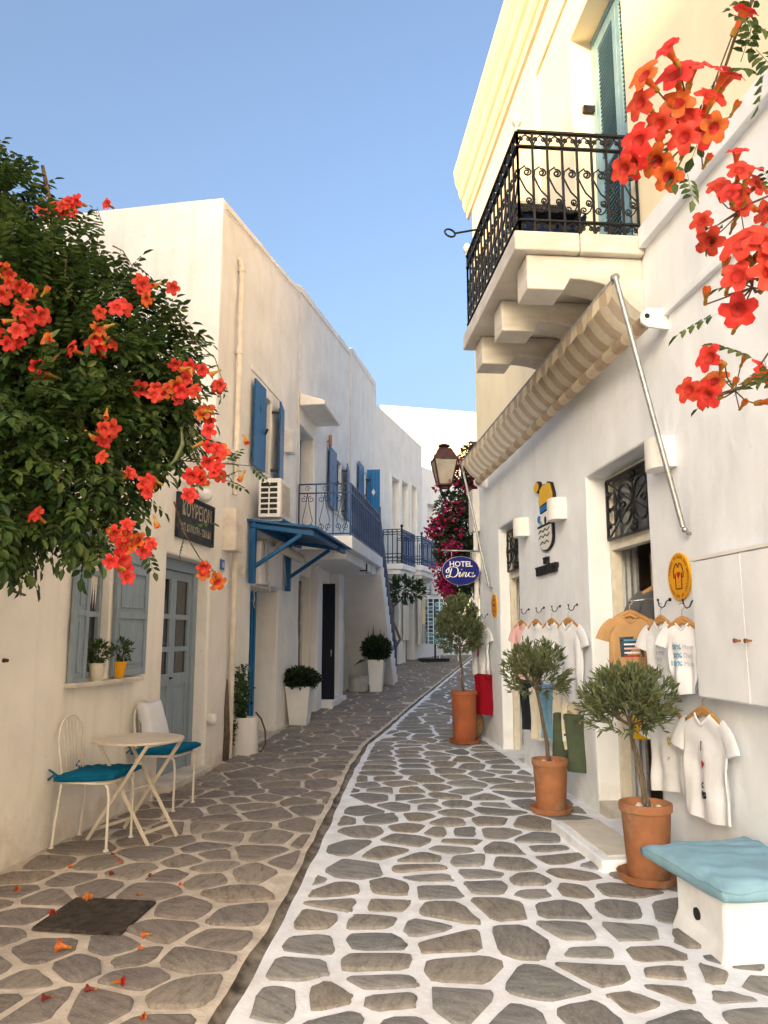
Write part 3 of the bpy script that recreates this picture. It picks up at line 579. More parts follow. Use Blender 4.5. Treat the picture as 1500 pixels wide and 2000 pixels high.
# balcony slab and marble corbels
SX = 1.38; SY0, SY1 = 5.1, 7.12
for a, b, e in ((SX, 1.863, 0), (1.867, RW - .001, 1)):
    m = MB(); m.box(a, b, SY0, SY1, 4.20, 4.35); m.build('balcony_slab', 'marble', shop, bevel=0.014, seg=3)
cor = [(0, 4.195), (0.87, 4.195), (0.87, 3.93), (0.60, 3.93), (0.565, 3.99), (0.55, 4.02)] + [(0.55 - 0.40 * math.sin(t * math.pi / 16), 4.02 - 0.16 * (1 - math.cos(t * math.pi / 16))) for t in range(1, 9)] + [(0.12, 3.72), (0, 3.68)]
for yc in (5.30, 6.08, 6.86):
    m = MB(); m.prism(cor, lambda a, b, d: (RW - a, d, b), yc - .14, yc + .14); m.build('corbel', 'marble', shop, bevel=0.01)
# ironwork of the balcony
rail = thing('balcony_railing', 'black wrought-iron scrollwork railing on the marble balcony', 'railing', (SX + .05, 6, 4.35))
ZT, ZU, ZL = 5.16, 5.04, 4.45
def side(name, fn, n, pitch):
    g = MB()
    for z, hh in ((ZT, .016), (ZU, .012), (ZL, .012)): g.bar(fn(0, z), fn(n * pitch, z), 0.034, hh)
    for i in range(n + 1):
        g.bar(fn(i * pitch, 4.35), fn(i * pitch, ZT), 0.016)
    for i in range(n):
        c = (i + .5) * pitch; b0, b1 = i * pitch, (i + 1) * pitch; r = pitch * .27
        # an arch over each bay that winds into a scroll, an S-curve below it ending in a second scroll
        def wind(cx, cz, r, a0, sg, turns=1.6, k=18): return [fn(cx + r * (1 - .8 * j / k) * math.cos(a0 + sg * 2 * math.pi * turns * j / k), cz + r * (1 - .8 * j / k) * math.sin(a0 + sg * 2 * math.pi * turns * j / k)) for j in range(k + 1)]
        g.tube([fn(b0 + .006, 4.79), fn(b0 + pitch * .12, 4.855), fn(c - pitch * .05, 4.885)] + wind(c + pitch * .10, 4.835, r * 1.1, math.pi * .62, -1), 0.0068, 5)
        g.tube([fn(b0 + .006, 4.80), fn(b0 + pitch * .22, 4.755), fn(c, 4.69), fn(b1 - pitch * .10, 4.645)] + wind(b1 - pitch * .30, 4.61, r, math.pi * .15, -1), 0.0068, 5)
        g.tube([fn(b1 - .006, 4.60), fn(b1 - pitch * .25, 4.545), fn(c, 4.52)] + wind(c - pitch * .16, 4.55, r * .9, -math.pi * .4, -1, 1.4), 0.006, 5)
        for sg in (-1, 1):
            g.tube(wind(c + sg * pitch * .24, 4.405, pitch * .17, math.pi / 2, -sg, 1.4, 12), 0.006, 5)
            g.tube(wind(c + sg * pitch * .24, 5.105, pitch * .17, math.pi / 2, -sg, 1.4, 12), 0.006, 5)
        g.tube([fn(b0 + .004 + pitch * k / 8, 4.36 + .075 * math.sin(math.pi * k / 8)) for k in range(9)], 0.006, 5)
        g.tube([fn(b0 + .004 + pitch * k / 8, 5.045 + .09 * math.sin(math.pi * k / 8)) for k in range(9)], 0.006, 5)
    for i in range(n + 1):
        for z in (4.45, 4.62, 4.80, 5.04): g.ball(fn(i * pitch, z), 0.013, 4)
    g.build(name, 'iron', rail)
side('end_panel', lambda a, z: (SX + .05 + a, SY0 + .04, z), 8, (RW - SX - .07) / 8)
side('front_panel', lambda a, z: (SX + .05, SY0 + .04 + a, z), 15, (SY1 - SY0 - .08) / 15)
side('end_panel', lambda a, z: (SX + .05 + a, SY1 - .04, z), 6, (RW - SX - .07) / 6)
for yy in (SY0 + .04, SY1 - .04):
    m = MB(); m.lathe([(.012, 0), (.016, .02), (.012, .04), (.03, .055), (.04, .085), (.038, .11), (.02, .14), (.001, .15)], (SX + .05, yy, ZT), 16); m.build('finial', 'white_gloss', rail, smooth=True)
m = MB(); m.tube([(SX + .05, 6.2, 4.98), (SX - .20, 6.35, 5.0)], .009, 6); m.tube([(SX - .20 - .05 + .05 * math.cos(t / 12 * 6.283), 6.35 + .02 * math.cos(t / 12 * 6.283), 5.0 + .035 * math.sin(t / 12 * 6.283)) for t in range(13)], .009, 6); m.build('ring_holder', 'iron', rail)
# things on the balcony: slatted folding chair and a navy hammock seat
ch = thing('folding_chair', 'dark slatted folding chair on the marble balcony', 'chair', (1.72, 5.62, 4.352))
for k in range(6): m = MB(); m.box(1.48, 1.94, 5.60 + .012 * k, 5.625 + .012 * k, 4.66 + .042 * k, 4.69 + .042 * k); m.build('back_slat', 'iron', ch)
for k in range(5): m = MB(); m.box(1.49, 1.93, 5.36 + .05 * k - .1, 5.40 + .05 * k - .1, 4.60, 4.62); m.build('seat_slat', 'iron', ch)
for x in (1.49, 1.93):
    m = MB(); m.bar((x, 5.24, 4.355), (x, 5.68, 4.94), .025); m.bar((x, 5.62, 4.355), (x, 5.26, 4.61), .025); m.build('leg', 'iron', ch)
m = MB(); m.box(1.50, 1.93, 5.665, 5.70, 4.86, 4.93); m.build('head_rail', 'cream_paint', ch, bevel=.01)
hs = MB(); hs.grid(lambda a, b: (1.50 + .5 * a, 5.30 + .5 * b, 4.40 + .16 * (abs(2 * a - 1) ** 2) * .8 + .10 * (2 * b - 1) ** 2 + .01 * math.sin(9 * a + 4 * b)), 10, 8)
hs.grid(lambda a, b: (1.50 + .5 * a, 5.30 + .5 * b, 4.375 + .16 * (abs(2 * a - 1) ** 2) * .8 + .10 * (2 * b - 1) ** 2), 10, 8)
tag(hs.build('cloth_seat', 'sail_blue', smooth=True, base=(1.75, 5.5, 4.37)), 'navy canvas sling bunched under the chair on the marble balcony', 'canvas')
# ---------------------------------------------------------------- awning
aw = thing('awning', 'beige striped awning rolled half out above the shop doors', 'awning', (RW, 7.6, 3.58))
A0, A1 = 4.84, 10.5; BX, BZ = 1.99, 3.86; RX, RZ = RW - .13, 3.585
def fab(a, t):
    y = A0 + (A1 - A0) * a; x = RX + (BX - RX) * t; z = RZ + .03 + (BZ - RZ - .03) * t - 0.05 * math.sin(math.pi * t) ** .9 + .004 * math.sin(a * 35) * math.sin(math.pi * t); return x, y, z
NS = 92
m = MB()
for i in range(NS):
    m.grid(lambda a, b: fab((i + a) / NS, b), 1, 8, mi=(0 if i % 4 < 2 else 1))
m.build('canvas', ['awning_a', 'awning_b'], aw, smooth=True, weld=True)
def val(a, t):
    y = A0 + (A1 - A0) * a; drop = .095 + .028 * abs(math.sin(math.pi * a * NS / 4)); return BX - .012 + .012 * math.sin(a * 70) * t, y, BZ - drop * t
m = MB()
for i in range(NS): m.grid(lambda a, b: val((i + a) / NS, b), 4, 3, mi=(0 if i % 4 < 2 else 1))
m.build('valance', ['awning_a', 'awning_b'], aw, smooth=True, weld=True)
m = MB()
for i in range(NS): m.tube([(RX, A0 + (A1 - A0) * (i + k) / NS, RZ) for k in (0, 1)], .047 + .0008 * math.sin(i * 3), 16, caps=(i in (0, NS - 1)), mi=(0 if (i // 3) % 2 else 1))
m.build('roller', ['awning_a', 'awning_b'], aw, smooth=True)
m = MB(); m.tube([(BX, A0 - .02, BZ), (BX, A1 + .02, BZ)], .017, 10); m.build('front_bar', 'steel', aw, smooth=True)
for ya, yw in ((A0 - .04, 4.68), (A1 + .04, 10.33)):
    m = MB(); m.tube([(BX, ya, BZ), (RW - .05, yw, 2.13)], .0175, 12); m.tube([(BX, ya - .012, BZ - .002), (BX - .003, ya + .02, BZ + .006)], .028, 10); arm = m.build('arm', 'steel', aw, smooth=True, auto=40)
    m = MB(); m.tube([(RW - .045, yw, 2.13), (RW - .02, yw, 2.09), (RW + .01, yw, 2.09)], .012, 8); m.ball((RW - .04, yw, 2.115), .02, 6); m.build('wall_eye', 'chrome', arm, smooth=True)
for ya in (A0 - .035, A1 + .012):
    m = MB(); m.prism([(RW + .0, RZ - .08), (RW + .0, RZ + .07), (RX - .02, RZ + .07), (RX - .065, RZ + .02), (RX - .06, RZ - .04), (RX - .02, RZ - .065)], lambda a, b, d: (a, d, b), ya, ya + .022); m.tube([(RX - .02, ya - .006, RZ + .01), (RX - .02, ya + .001, RZ + .01)], .018, 12, mi=1); m.build('bracket', ['white_gloss', 'ink_black'], aw, bevel=.003)
# ================================================================== leaves
def scatter(mb_v, mb_f, places):
    """places: list of (pos, forward, normal, scale) -> one numpy-built mesh"""
    T = np.array(mb_v, dtype=np.float32); n = len(T); out = np.empty((len(places) * n, 3), np.float32); faces = []
    for i, (p, fw, nm, sc) in enumerate(places):
        f = Vector(fw).normalized(); nn = Vector(nm); r = f.cross(nn)
        if r.length < 1e-5: r = f.cross(Vector((1, 0.1, 0)))
        r.normalize(); u = r.cross(f); M = np.array([f, r, u], dtype=np.float32) * sc
        out[i * n:(i + 1) * n] = T @ M + np.array(p, dtype=np.float32)
    return out, [tuple(k + i * n for k in f) for i in range(len(places)) for f in mb_f]
def leaf_obj(name, tv, tf, places, material, parent, smooth=False):
    v, f = scatter(tv, tf, places); b = INFO[parent.name][1]
    me = bpy.data.meshes.new(name); me.from_pydata((v - np.array(b, dtype=np.float32)).tolist(), [], f)
    me.materials.append(MATS[material]); o = bpy.data.objects.new(name, me); COL.objects.link(o); o.parent = parent; o['kind'] = 'stuff'
    INFO[o.name] = INFO[parent.name]; return o
def blade(l, w, fold=.25, tip=0.0):           # a folded leaf along +x, 6 vertices
    return [(0, 0, 0), (l * .35, w / 2, w * fold), (l * .75, w * .36, w * fold + tip * .5), (l, 0, tip), (l * .75, -w * .36, w * fold + tip * .5), (l * .35, -w / 2, w * fold)], [(0, 1, 2, 3), (0, 3, 4, 5)]
def rvec(r, s=1.0):
    while True:
        v = Vector((r.uniform(-1, 1), r.uniform(-1, 1), r.uniform(-1, 1)))
        if 0.05 < v.length < 1: return v * s
def pot_profile(r0, r1, h, rim=.05):
    return [(r0 * .96, 0), (r0, .01), (r0 + (r1 - r0) * .8, h - rim - .012), (r1 * 1.0, h - rim), (r1 * 1.04, h - rim + .004), (r1 * 1.05, h - .008), (r1 * 1.03, h), (r1 * .94, h), (r1 * .91, h - .05), (r1 * .88, h - .06)]
def olive(label, x, y, pr, ph, material, crown, hc, trunks, seed, nleaf, saucer=True, base_r=.8, leafs=1.0, sparse=.0):
    z0 = gz(y); r = random.Random(seed); t = thing('potted_olive_tree', label, 'olive tree', (x, y, z0), group='potted olive trees along the shop front')
    zb = z0 + (.035 if saucer else .012)
    m = MB(); m.lathe(pot_profile(pr * base_r, pr, ph), (x, y, zb), 36); m.build('pot', material, t, smooth=True, auto=35)
    if saucer:
        m = MB(); m.lathe([(pr * .95, .004), (pr * 1.12, .010), (pr * 1.22, .045), (pr * 1.25, .055), (pr * 1.20, .056), (pr * 1.10, .025), (.01, .022)], (x, y, z0 + .002), 36); m.build('saucer', material, t, smooth=True, auto=35)
    m = MB(); m.lathe([(pr * .92, ph - .06), (pr * .5, ph - .05), (.001, ph - .045)], (x, y, zb), 24); so = m.build('soil', 'soil', t, smooth=True)
    m = MB()
    for k in range(9):
        a = r.uniform(0, 6.28); q = pr * r.uniform(.4, .85); m.ball((x + q * math.cos(a), y + q * math.sin(a), zb + ph - .04), r.uniform(.012, .024), 5, sq=(1, 1, .7))
    m.build('pebbles', 'pebble', so, smooth=True)
    cx, cy, cz = x + crown[0], y + crown[1], hc; rx, ry, rz = crown[2], crown[2] * .95, crown[3]
    tr = MB(); zt = zb + ph - .06; top = Vector((cx, cy, cz - rz * .55))
    for (dx, dy, rad) in trunks:
        p0 = Vector((x + dx, y + dy, zt)); pts = [p0.lerp(top, k / 7) + Vector((r.uniform(-.008, .008), r.uniform(-.008, .008), 0)) * (0 < k < 7) for k in range(8)]
        tr.tube(pts, [rad * (1.15 - .45 * k / 7) for k in range(8)], 8)
    tr.build('trunk', 'bark', t, smooth=True)
    br = MB(); pl = []; tips = []
    def grow(p, d, l, rad, lev):
        pts = [p.copy()]; dd = d.copy()
        for k in range(5):
            dd = (dd + rvec(r, .16) + Vector((0, 0, .03))).normalized(); p = p + dd * (l / 5); pts.append(p.copy())
        br.tube(pts, [rad * (1 - .6 * k / 5) for k in range(6)], 5, caps=False)
        if lev >= 2: tips.append(pts)
        else:
            for k in range(4 if lev == 0 else 4):
                i = r.choice((2, 3, 4, 5)); grow(pts[i], (dd + rvec(r, .9)).normalized(), l * r.uniform(.55, .8), rad * .5, lev + 1)
            if lev == 1: tips.append(pts)
    for k in range(9):
        a = 6.28 * k / 9 + r.uniform(-.3, .3); el = r.uniform(.05, 1.3)
        d = Vector((math.cos(a) * math.cos(el) * rx, math.sin(a) * math.cos(el) * ry, math.sin(el) * rz * 1.3))
        grow(top.copy(), d.normalized(), d.length * r.uniform(.5, .72) + .03, .007, 0)
    br.build('branch', 'bark', t, smooth=True)
    segs = tips[:]
    # extra upright twigs through the crown's volume give the ragged outline
    for k in range(int(nleaf / 22)):
        while True:
            q = rvec(r)
            if q.length > r.uniform(sparse, .75): break
        q = Vector((cx + q.x * rx, cy + q.y * ry, cz + q.z * rz)); out = (q - Vector((cx, cy, cz - rz * .4))).normalized()
        d = (out + Vector((0, 0, .55)) + rvec(r, .5)).normalized(); segs.append([q + d * (k2 * .035 * r.uniform(.7, 1.1)) for k2 in range(4)])
    tv, tf = blade(.05 * leafs, .011 * leafs, .25, -.004)
    while len(pl) < nleaf:
        s_ = r.choice(segs); i = r.randrange(len(s_) - 1); q = s_[i].lerp(s_[i + 1], r.random())
        e = Vector(((q.x - cx) / rx, (q.y - cy) / ry, (q.z - cz) / rz))
        if e.length > 1.15 or e.z < -.72: continue
        d = ((s_[i + 1] - s_[i]).normalized() + rvec(r, .75)).normalized(); pl.append((q, d, rvec(r) + Vector((0, 0, .9)), r.uniform(.65, 1.2)))
    leaf_obj('foliage', tv, tf, pl, 'olive_leaf', t); return t
# ================================================================== things along the shop front
def sconce(y, z, label):
    m = MB(); n = 14; w, h, dp = .125, .21, .125
    prof = [(-w, 0), (-w, .02)] + [(-w * math.cos(math.pi * i / n) , .02 + dp * math.sin(math.pi * i / n) ** .55) for i in range(1, n)] + [(w, .02), (w, 0)]
    m.prism(prof, lambda a, b, d: (RW - b - .002, y + a, z + d), -h / 2, h / 2)
    tag(m.build('wall_sconce', 'white_gloss', base=(RW, y, z), bevel=.004, smooth=False), label, 'wall lamp', 'white half-round lamps on the shop wall')
sconce(RP(1305, 892)[0], 2.66, 'white half-round wall lamp behind the near awning arm')
sconce(RP(1096, 997)[0] - .05, 2.655, 'white half-round wall lamp touching the yellow and blue shop emblem')
sconce(RP(1028, 1032)[0], 2.66, 'white half-round wall lamp beside the further shop door')
y_, z_ = RP(1286, 912)
m = MB(); m.box(RW - .012, RW - .002, y_ - .28, y_ + .07, z_ - .05, z_ + .12); m.box(RW - .014, RW - .0125, y_ - .24, y_ + .055, z_ - .035, z_ + .105, 1)
tag(m.build('street_plate', ['white_gloss', 'plate_blue'], base=(RW, y_, z_), bevel=.001), 'small blue enamel plate half hidden behind a wall lamp', 'plate')
# shop emblem, letters standing off the wall
lg = thing('shop_emblem', 'raised emblem of yellow figure, white chapel and waves on shop wall', 'emblem', (RW, 7.78, 2.3))
y0 = 7.76
def EM(a, b, d): return (RW - .004 - d, y0 - a * 1.5, 2.31 + (b - 2.03) * .725)          # a grows towards the viewer
def ell(ca, cb, ra, rb, n=22, a0=0, a1=360): return [(ca + ra * math.cos(R_(a0 + (a1 - a0) * i / n)), cb + rb * math.sin(R_(a0 + (a1 - a0) * i / n))) for i in range(n)]
m = MB(); m.prism(ell(-.14, 3.01, .075, .085), EM, 0, .025, 0); m.prism(ell(-.16, 3.01, .06, .075), EM, .0255, .028, 1); m.build('head', ['ink_black', 'logo_yellow'], lg)
torso = [(-.07, 2.94), (.0, 2.985), (.05, 2.965), (.10, 2.985), (.17, 2.94), (.215, 2.80), (.22, 2.70), (.15, 2.69), (.14, 2.72), (-.09, 2.70), (-.10, 2.80)]
m = MB(); m.prism([(a * 1.12 + .0, b + (.012 if b > 2.85 else -.012)) for a, b in torso], EM, 0, .025, 0); m.prism(torso, EM, .0255, .029, 1); m.build('torso', ['ink_black', 'logo_yellow'], lg)
m = MB(); m.prism([(-.10, 2.70), (.13, 2.715), (.14, 2.60), (.08, 2.585), (.03, 2.60), (-.03, 2.58), (-.09, 2.59)], EM, 0, .024, 0); m.prism([(-.09, 2.685), (.11, 2.695), (.12, 2.615), (.08, 2.60), (.03, 2.615), (-.03, 2.595), (-.08, 2.605)], EM, .0245, .028, 1); m.build('sea', ['ink_black', 'logo_blue'], lg)
m = MB(); m.prism([(-.08, 2.58), (.15, 2.60), (.17, 2.40), (-.10, 2.40)], EM, 0, .022, 0); m.prism(ell(.03, 2.47, .025, .055), EM, .0225, .0245, 1); m.prism(ell(.09, 2.54, .012, .03), EM, .0225, .0245, 1); m.build('chapel', ['white_gloss', 'ink_black'], lg)
m = MB(); m.prism(ell(-.125, 2.52, .035, .055), EM, 0, .024, 0); m.prism(ell(-.07, 2.43, .028, .05), EM, .023, .027, 1); m.prism(ell(.13, 2.46, .028, .055), EM, .023, .027, 1); m.build('dome', ['logo_blue', 'logo_teal'], lg)
sh = [(-.14, 2.39), (.19, 2.40)] + [(.19 - .165 * (1 - math.cos(R_(t))) , 2.20 - .17 * math.sin(R_(t))) for t in range(0, 181, 15)]
m = MB(); m.prism(sh, EM, 0, .022, 0); m.prism([(a * .9 - .005, b * .94 + 2.28 * .06) for a, b in sh], EM, .0225, .026, 1); m.prism([(-.15, 2.385), (.19, 2.385), (.19, 2.415), (-.15, 2.415)], EM, .027, .031, 0)
for zz in (2.33, 2.25, 2.16):
    ww = .14 if zz > 2.2 else .10
    for k in range(6):
        a0, a1 = -.125 + .05 * k + (.0 if zz > 2.2 else .03), -.125 + .05 * (k + 1) + (.0 if zz > 2.2 else .03)
        if a1 > (.17 if zz > 2.2 else .13): break
        m.bar(EM(a0, zz + (.018 if k % 2 else -.018), .028), EM(a1, zz + (-.018 if k % 2 else .018), .028), .010, .006, up=(1, 0, 0), mi=0)
m.build('shield', ['ink_black', 'white_gloss'], lg)
lt = thing('shop_lettering', 'black raised letters of the shop name on the wall', 'lettering', (RW, 7.76, 2.0))
for body, zc, sz in (('THE', 2.212, .088), ('T-SHIRT SHOP', 2.118, .125)):
    m = text_mb(body, sz, lambda a, b, d: (RW - .004 - d, y0 - a, zc + b), .03, bold=.004, sx=.92); n0 = len(m.v); back = [(RW - .003, v[1], v[2]) for v in m.v]
    fs = list(m.f); cnt = {}
    for f in fs:
        for a, b in zip(f, f[1:] + f[:1]): cnt[(min(a, b), max(a, b))] = cnt.get((min(a, b), max(a, b)), 0) + 1
    m.v += back; ex = [(a, b, b + n0, a + n0) for (a, b), c in cnt.items() if c == 1]; m.f += ex; m.m += [0] * len(ex)
    m.build('lettering', 'ink_black', lt)
def round_sign(px, py, label, rad=.155):
    yc, zc = RP(px, py); t = thing('round_sign', label, 'sign', (RW, yc, zc), group='round yellow T-shirt printing signs')
    C = lambda a, b, d: (RW - .002 - d, yc - a, zc + b)
    m = MB(); m.prism(ell(0, 0, rad, rad, 40), C, 0, .014); m.build('disc', 'sign_yellow', t, bevel=.002)
    k = rad / .155; sh = [(-.02, .085), (-.045, .075), (-.068, .035), (-.066, -.005), (-.048, -.008), (-.046, .02), (-.042, .02), (-.042, -.08), (.042, -.08), (.042, .02), (.046, .02), (.048, -.008), (.066, -.005), (.068, .035), (.045, .075), (.02, .085), (0, .06)]
    m = MB()
    for a, b in zip(sh, sh[1:] + sh[:1]): m.bar(C(a[0] * k, a[1] * k, .0155), C(b[0] * k, b[1] * k, .0155), .007 * k, .003, up=(1, 0, 0))
    m.build('shirt_outline', 'sign_brown', t)
    ht = [(.022 * (16 * math.sin(u) ** 3) / 16 * k, (.024 * (13 * math.cos(u) - 5 * math.cos(2 * u) - 2 * math.cos(3 * u) - math.cos(4 * u)) / 16 + .012) * k) for u in [2 * math.pi * i / 24 for i in range(24)]]
    m = MB(); m.prism(ht, C, .0142, .017); m.build('heart', 'ink_red', t)
    m = MB(); txt = '• ΤΥΠΩΣΕ ΤΟ ΔΙΚΟ ΣΑΣ ΜΠΛΟΥΖΑΚΙ ΣΕ ΕΝΑ ΛΕΠΤΟ '; N = len(txt)
    for i, c in enumerate(txt):
        if c == ' ': continue
        an = -2 * math.pi * (i - 1) / N + math.pi; r0 = rad * .82; ca, sa = math.cos(an - math.pi / 2), math.sin(an - math.pi / 2)
        g = text_mb(c, .026 * k, lambda a, b, d: C(r0 * math.cos(an) + a * ca - b * sa, r0 * math.sin(an) + a * sa + b * ca, d), .0150, bold=.0006); m.add(g.v, g.f)
    m.build('lettering', 'sign_brown', t)
round_sign(1330, 1126, 'round yellow sign with shirt and heart beside the near shop door')
round_sign(967, 1183, 'round yellow sign with shirt by the far corner of the shop')
# ---- clothes on hangers
def hook(y, z, label, x=None):
    x = RW if x is None else x; t = MB(); P = lambda o, dy, dz: (x - o, y + dy, z + dz)
    t.tube([P(-.001, 0, .0), P(.012, 0, 0)], .012, 8); t.tube([P(.01, 0, 0), P(.03, 0, -.012), P(.045, 0, -.045), P(.065, 0, -.055), P(.082, 0, -.04), P(.088, 0, -.008)], .0045, 6); t.ball(P(.088, 0, -.003), .009, 5)
    tag(t.build('wall_hook', 'chrome' if y > 4.7 and y < 5 else 'iron', smooth=True, base=(x, y, z)), label, 'hook', 'coat hooks on the shop wall')
class Hang:
    def __init__(s, c, yaw): s.c = c; a = R_(yaw); s.e = Vector((math.sin(a), -math.cos(a), 0)); s.n = Vector((-math.cos(a), -math.sin(a), 0))  # yaw 0: parallel to the shop wall, facing the street
    def __call__(s, a, d, z): v = Vector(s.c) + s.e * a + s.n * d; return (v.x, v.y, s.c[2] + z)
def hanger(H, label, w=.19):
    t = thing('coat_hanger', label, 'hanger', H(0, 0, 0), group='wooden coat hangers on the shop front')
    m = MB(); n = 12; pts = []; rr = []
    for i in range(n + 1):
        a = i / n * 2 - 1; pts.append(H(a * w, 0, .035 - .085 * abs(a) ** 1.25 - .01)); rr.append(.0085)
    m.tube(pts, rr, 8, flat=2.0); m.tube([H(a * w * .42, 0, .005 - .03 * abs(a)) for a in (-1, -.5, 0, .5, 1)], .006, 6, flat=3.0)
    m.build('bar', 'wood_light', t, smooth=True)
    m = MB(); m.tube([H(0, 0, .02), H(0, 0, .055)] + [H(.0 + .02 * math.sin(k * .5) , 0, .075 + .02 - .02 * math.cos(k * .5)) for k in range(0, 9)], .0022, 6); m.build('hook', 'chrome', t, smooth=True)
def shirt(H, label, material, W=.23, Ln=.66, seed=0, back=.0, name='t_shirt', cat='t-shirt', flare=1.0, body=False, sl=1.0):
    r = random.Random(seed); ph = [r.uniform(0, 6) for _ in range(5)]; k = W / .23; n = 32
    t = thing(name, label, cat, H(0, 0, -Ln), group=None)
    def fold(a, z):
        q = min(1, max(0, (-z - .08) / .3)); return q * (.017 * math.sin(a * 30 / k + ph[0] + z * 2) + .009 * math.sin(a * 57 / k + ph[1] - z * 5)) + .005 * math.sin(z * 26 + a * 18 + ph[2])
    rows = [(0, .078), (-.014, .088), (-.04, .13), (-.075, .19), (-.10, .222), (-.13, .228), (-.18, .220)] ; rows = [(z * k, w * k) for z, w in rows]
    zs = [rows[-1][0] - (Ln + rows[-1][0]) * i / 9 for i in range(1, 10)]
    for i, z in enumerate(zs): rows.append((z, W * (.955 + .06 * flare * (i / 8) ** 1.5)))
    m = MB(); kk = 0
    for i, (z, w) in enumerate(rows):
        hd = .019 * k if i > 2 else .018 * k
        if body and i > 8: w = w * (1 - .55 * ((i - 8) / (len(rows) - 9)) ** 1.6)
        for j in range(n):
            an = 2 * math.pi * j / n; ca, sa = math.cos(an), math.sin(an); a = w * math.copysign(abs(ca) ** .8, ca); d = hd * math.copysign(abs(sa) ** .6, sa)
            zz = z - (.075 * k * max(0, sa) * max(0, 1 - abs(a) / (.11 * k)) if i < 2 else (.03 * k * max(0, sa) * max(0, 1 - abs(a) / (.13 * k)) if i == 2 else 0))
            m.v.append(H(a, d + fold(a, z), zz + (.012 * math.sin(a * 14 + ph[3]) if i == len(rows) - 1 else 0)))
    R = len(rows)
    for i in range(R - 1):
        for j in range(n): m.f.append((i * n + j, i * n + (j + 1) % n, (i + 1) * n + (j + 1) % n, (i + 1) * n + j)); m.m.append(0)
    bo = m.build('body', material, t, smooth=True, sub=1)
    for sg in (-1, 1):
        m = MB(); m.tube([H(sg * .165 * k, .0, -.085 * k), H(sg * .225 * k, .004, -.12 * k), H(sg * (.262 * k), .008, -.175 * k), H(sg * (.225 + .06 * sl) * k, .012, -.25 * k * sl), ], [.020 * k, .020 * k, .020 * k, .023 * k], 12, caps=False, flat=3.4)
        m.build('sleeve', material, t, smooth=True, sub=1)
    m = MB(); m.tube([H(.083 * k * math.cos(2 * math.pi * j / 20), .026 * k * math.sin(2 * math.pi * j / 20) * 1.05, -.004 - .078 * k * max(0, math.sin(2 * math.pi * j / 20)) * max(0, 1 - .75 * abs(math.cos(2 * math.pi * j / 20)))) for j in range(21)], .008 * k, 6, caps=False); m.build('collar', material, t, smooth=True)
    def front(a, z, d): return H(a, .019 * k * 1.08 + fold(a, z) + d, z)
    return t, front
def trousers(H, label, material, W=.17, Ln=.5, seed=0, leg=.105, name='shorts', cat='shorts'):
    r = random.Random(seed); t = thing(name, label, cat, H(0, 0, -Ln), group=None)
    for sg in (-1, 1):
        p = r.uniform(0, 6); m = MB(); pts = []; rr = []
        for i in range(9):
            q = i / 8; pts.append(H(sg * (W * .47 + .012 * q) + .008 * math.sin(q * 7 + p), .01 * math.sin(q * 5 + p), -Ln * q)); rr.append(.026 - .002 * q + .0012 * math.sin(q * 6 + p))
        m.tube(pts, rr, 14, caps=False, flat=leg / .026 * .95); m.build('leg', material, t, smooth=True, sub=1)
    m = MB(); m.prism([(-W, .01), (W, .01), (W * 1.0, -.05), (-W * 1.0, -.05)], lambda a, b, d: H(a, d, b), -.032, .032); m.build('waistband', material, t, bevel=.012)
    return t
hy = lambda px, py: RP(px, py, .05)
# near group, right of the door
yk, zk = 5.02, 1.69; hook(yk, zk, 'coat hook left below the near round yellow sign'); H = Hang((RW - .075, yk, zk - .14), 14); hanger(H, 'wooden hanger holding the small white shirt with grey letters', .13)
t, fr_ = shirt(H, 'small white shirt with scattered grey letters by the near shop door', 'cotton_white', .17, .46, 3)
m = MB()
for i, row in enumerate(('B L O', 'E M E', 'R D', 'Y A', 'O')):
    g = text_mb(row, .034, lambda a, b, d: fr_(a, -.17 - .042 * i + b, d), .004); m.add(g.v, g.f)
m.build('print', 'ink_grey', t)
yk, zk = 4.665, 1.675; hook(yk, zk, 'coat hook right below the near round yellow sign'); H = Hang((RW - .10, yk, zk - .14), 26); hanger(H, 'wooden hanger holding the white baby bodysuit', .13)
t, fr_ = shirt(H, 'white baby bodysuit with blue percentage print on the shop wall', 'cotton_white', .135, .43, 5, name='baby_bodysuit', cat='bodysuit', body=True)
for i, (a_, b_) in enumerate((('50%', 'Mom'), ('50%', 'Dad'), ('100%', 'Mom'))):
    g = text_mb(a_, .042, lambda a, b, d: fr_(a - .008, -.155 - .05 * i + b, d), .004, align='RIGHT', bold=.001); g.build('print', 'ink_blue', t)
    g = text_mb(b_, .042, lambda a, b, d: fr_(a + .002, -.155 - .05 * i + b, d), .004, align='LEFT'); g.build('print', 'ink_lilac', t)
yk, zk = 4.50, 1.145; hook(yk, zk, 'coat hook directly under the white baby bodysuit'); H = Hang((RW - .085, yk, zk - .14), 10); hanger(H, 'wooden hanger holding the white shirt low on the wall', .16)
t, fr_ = shirt(H, 'white t-shirt with black letters and red heart, lowest on the wall', 'cotton_white', .20, .60, 8)
for body, z, sz, mt in (('I', -.19, .07, 'ink_black'), ('k', -.40, .06, 'ink_black'), ('us', -.455, .07, 'ink_black')):
    g = text_mb(body, sz, lambda a, b, d: fr_(a, z + b, d), .004, bold=.003); g.build('print', mt, t)
g = MB(); g.prism([(.024 * (16 * math.sin(u) ** 3) / 16, .024 * (13 * math.cos(u) - 5 * math.cos(2 * u) - 2 * math.cos(3 * u) - math.cos(4 * u)) / 16) for u in [2 * math.pi * i / 20 for i in range(20)]], lambda a, b, d: fr_(a, b - .29, d), .001, .005); g.build('print', 'ink_red', t)
yk, zk = 5.0, 1.12; hook(yk, zk, 'coat hook under the small white shirt with grey letters'); H = Hang((RW - .075, yk, zk - .14), 14); hanger(H, 'wooden hanger holding the shirt with a yellow sunflower', .15)
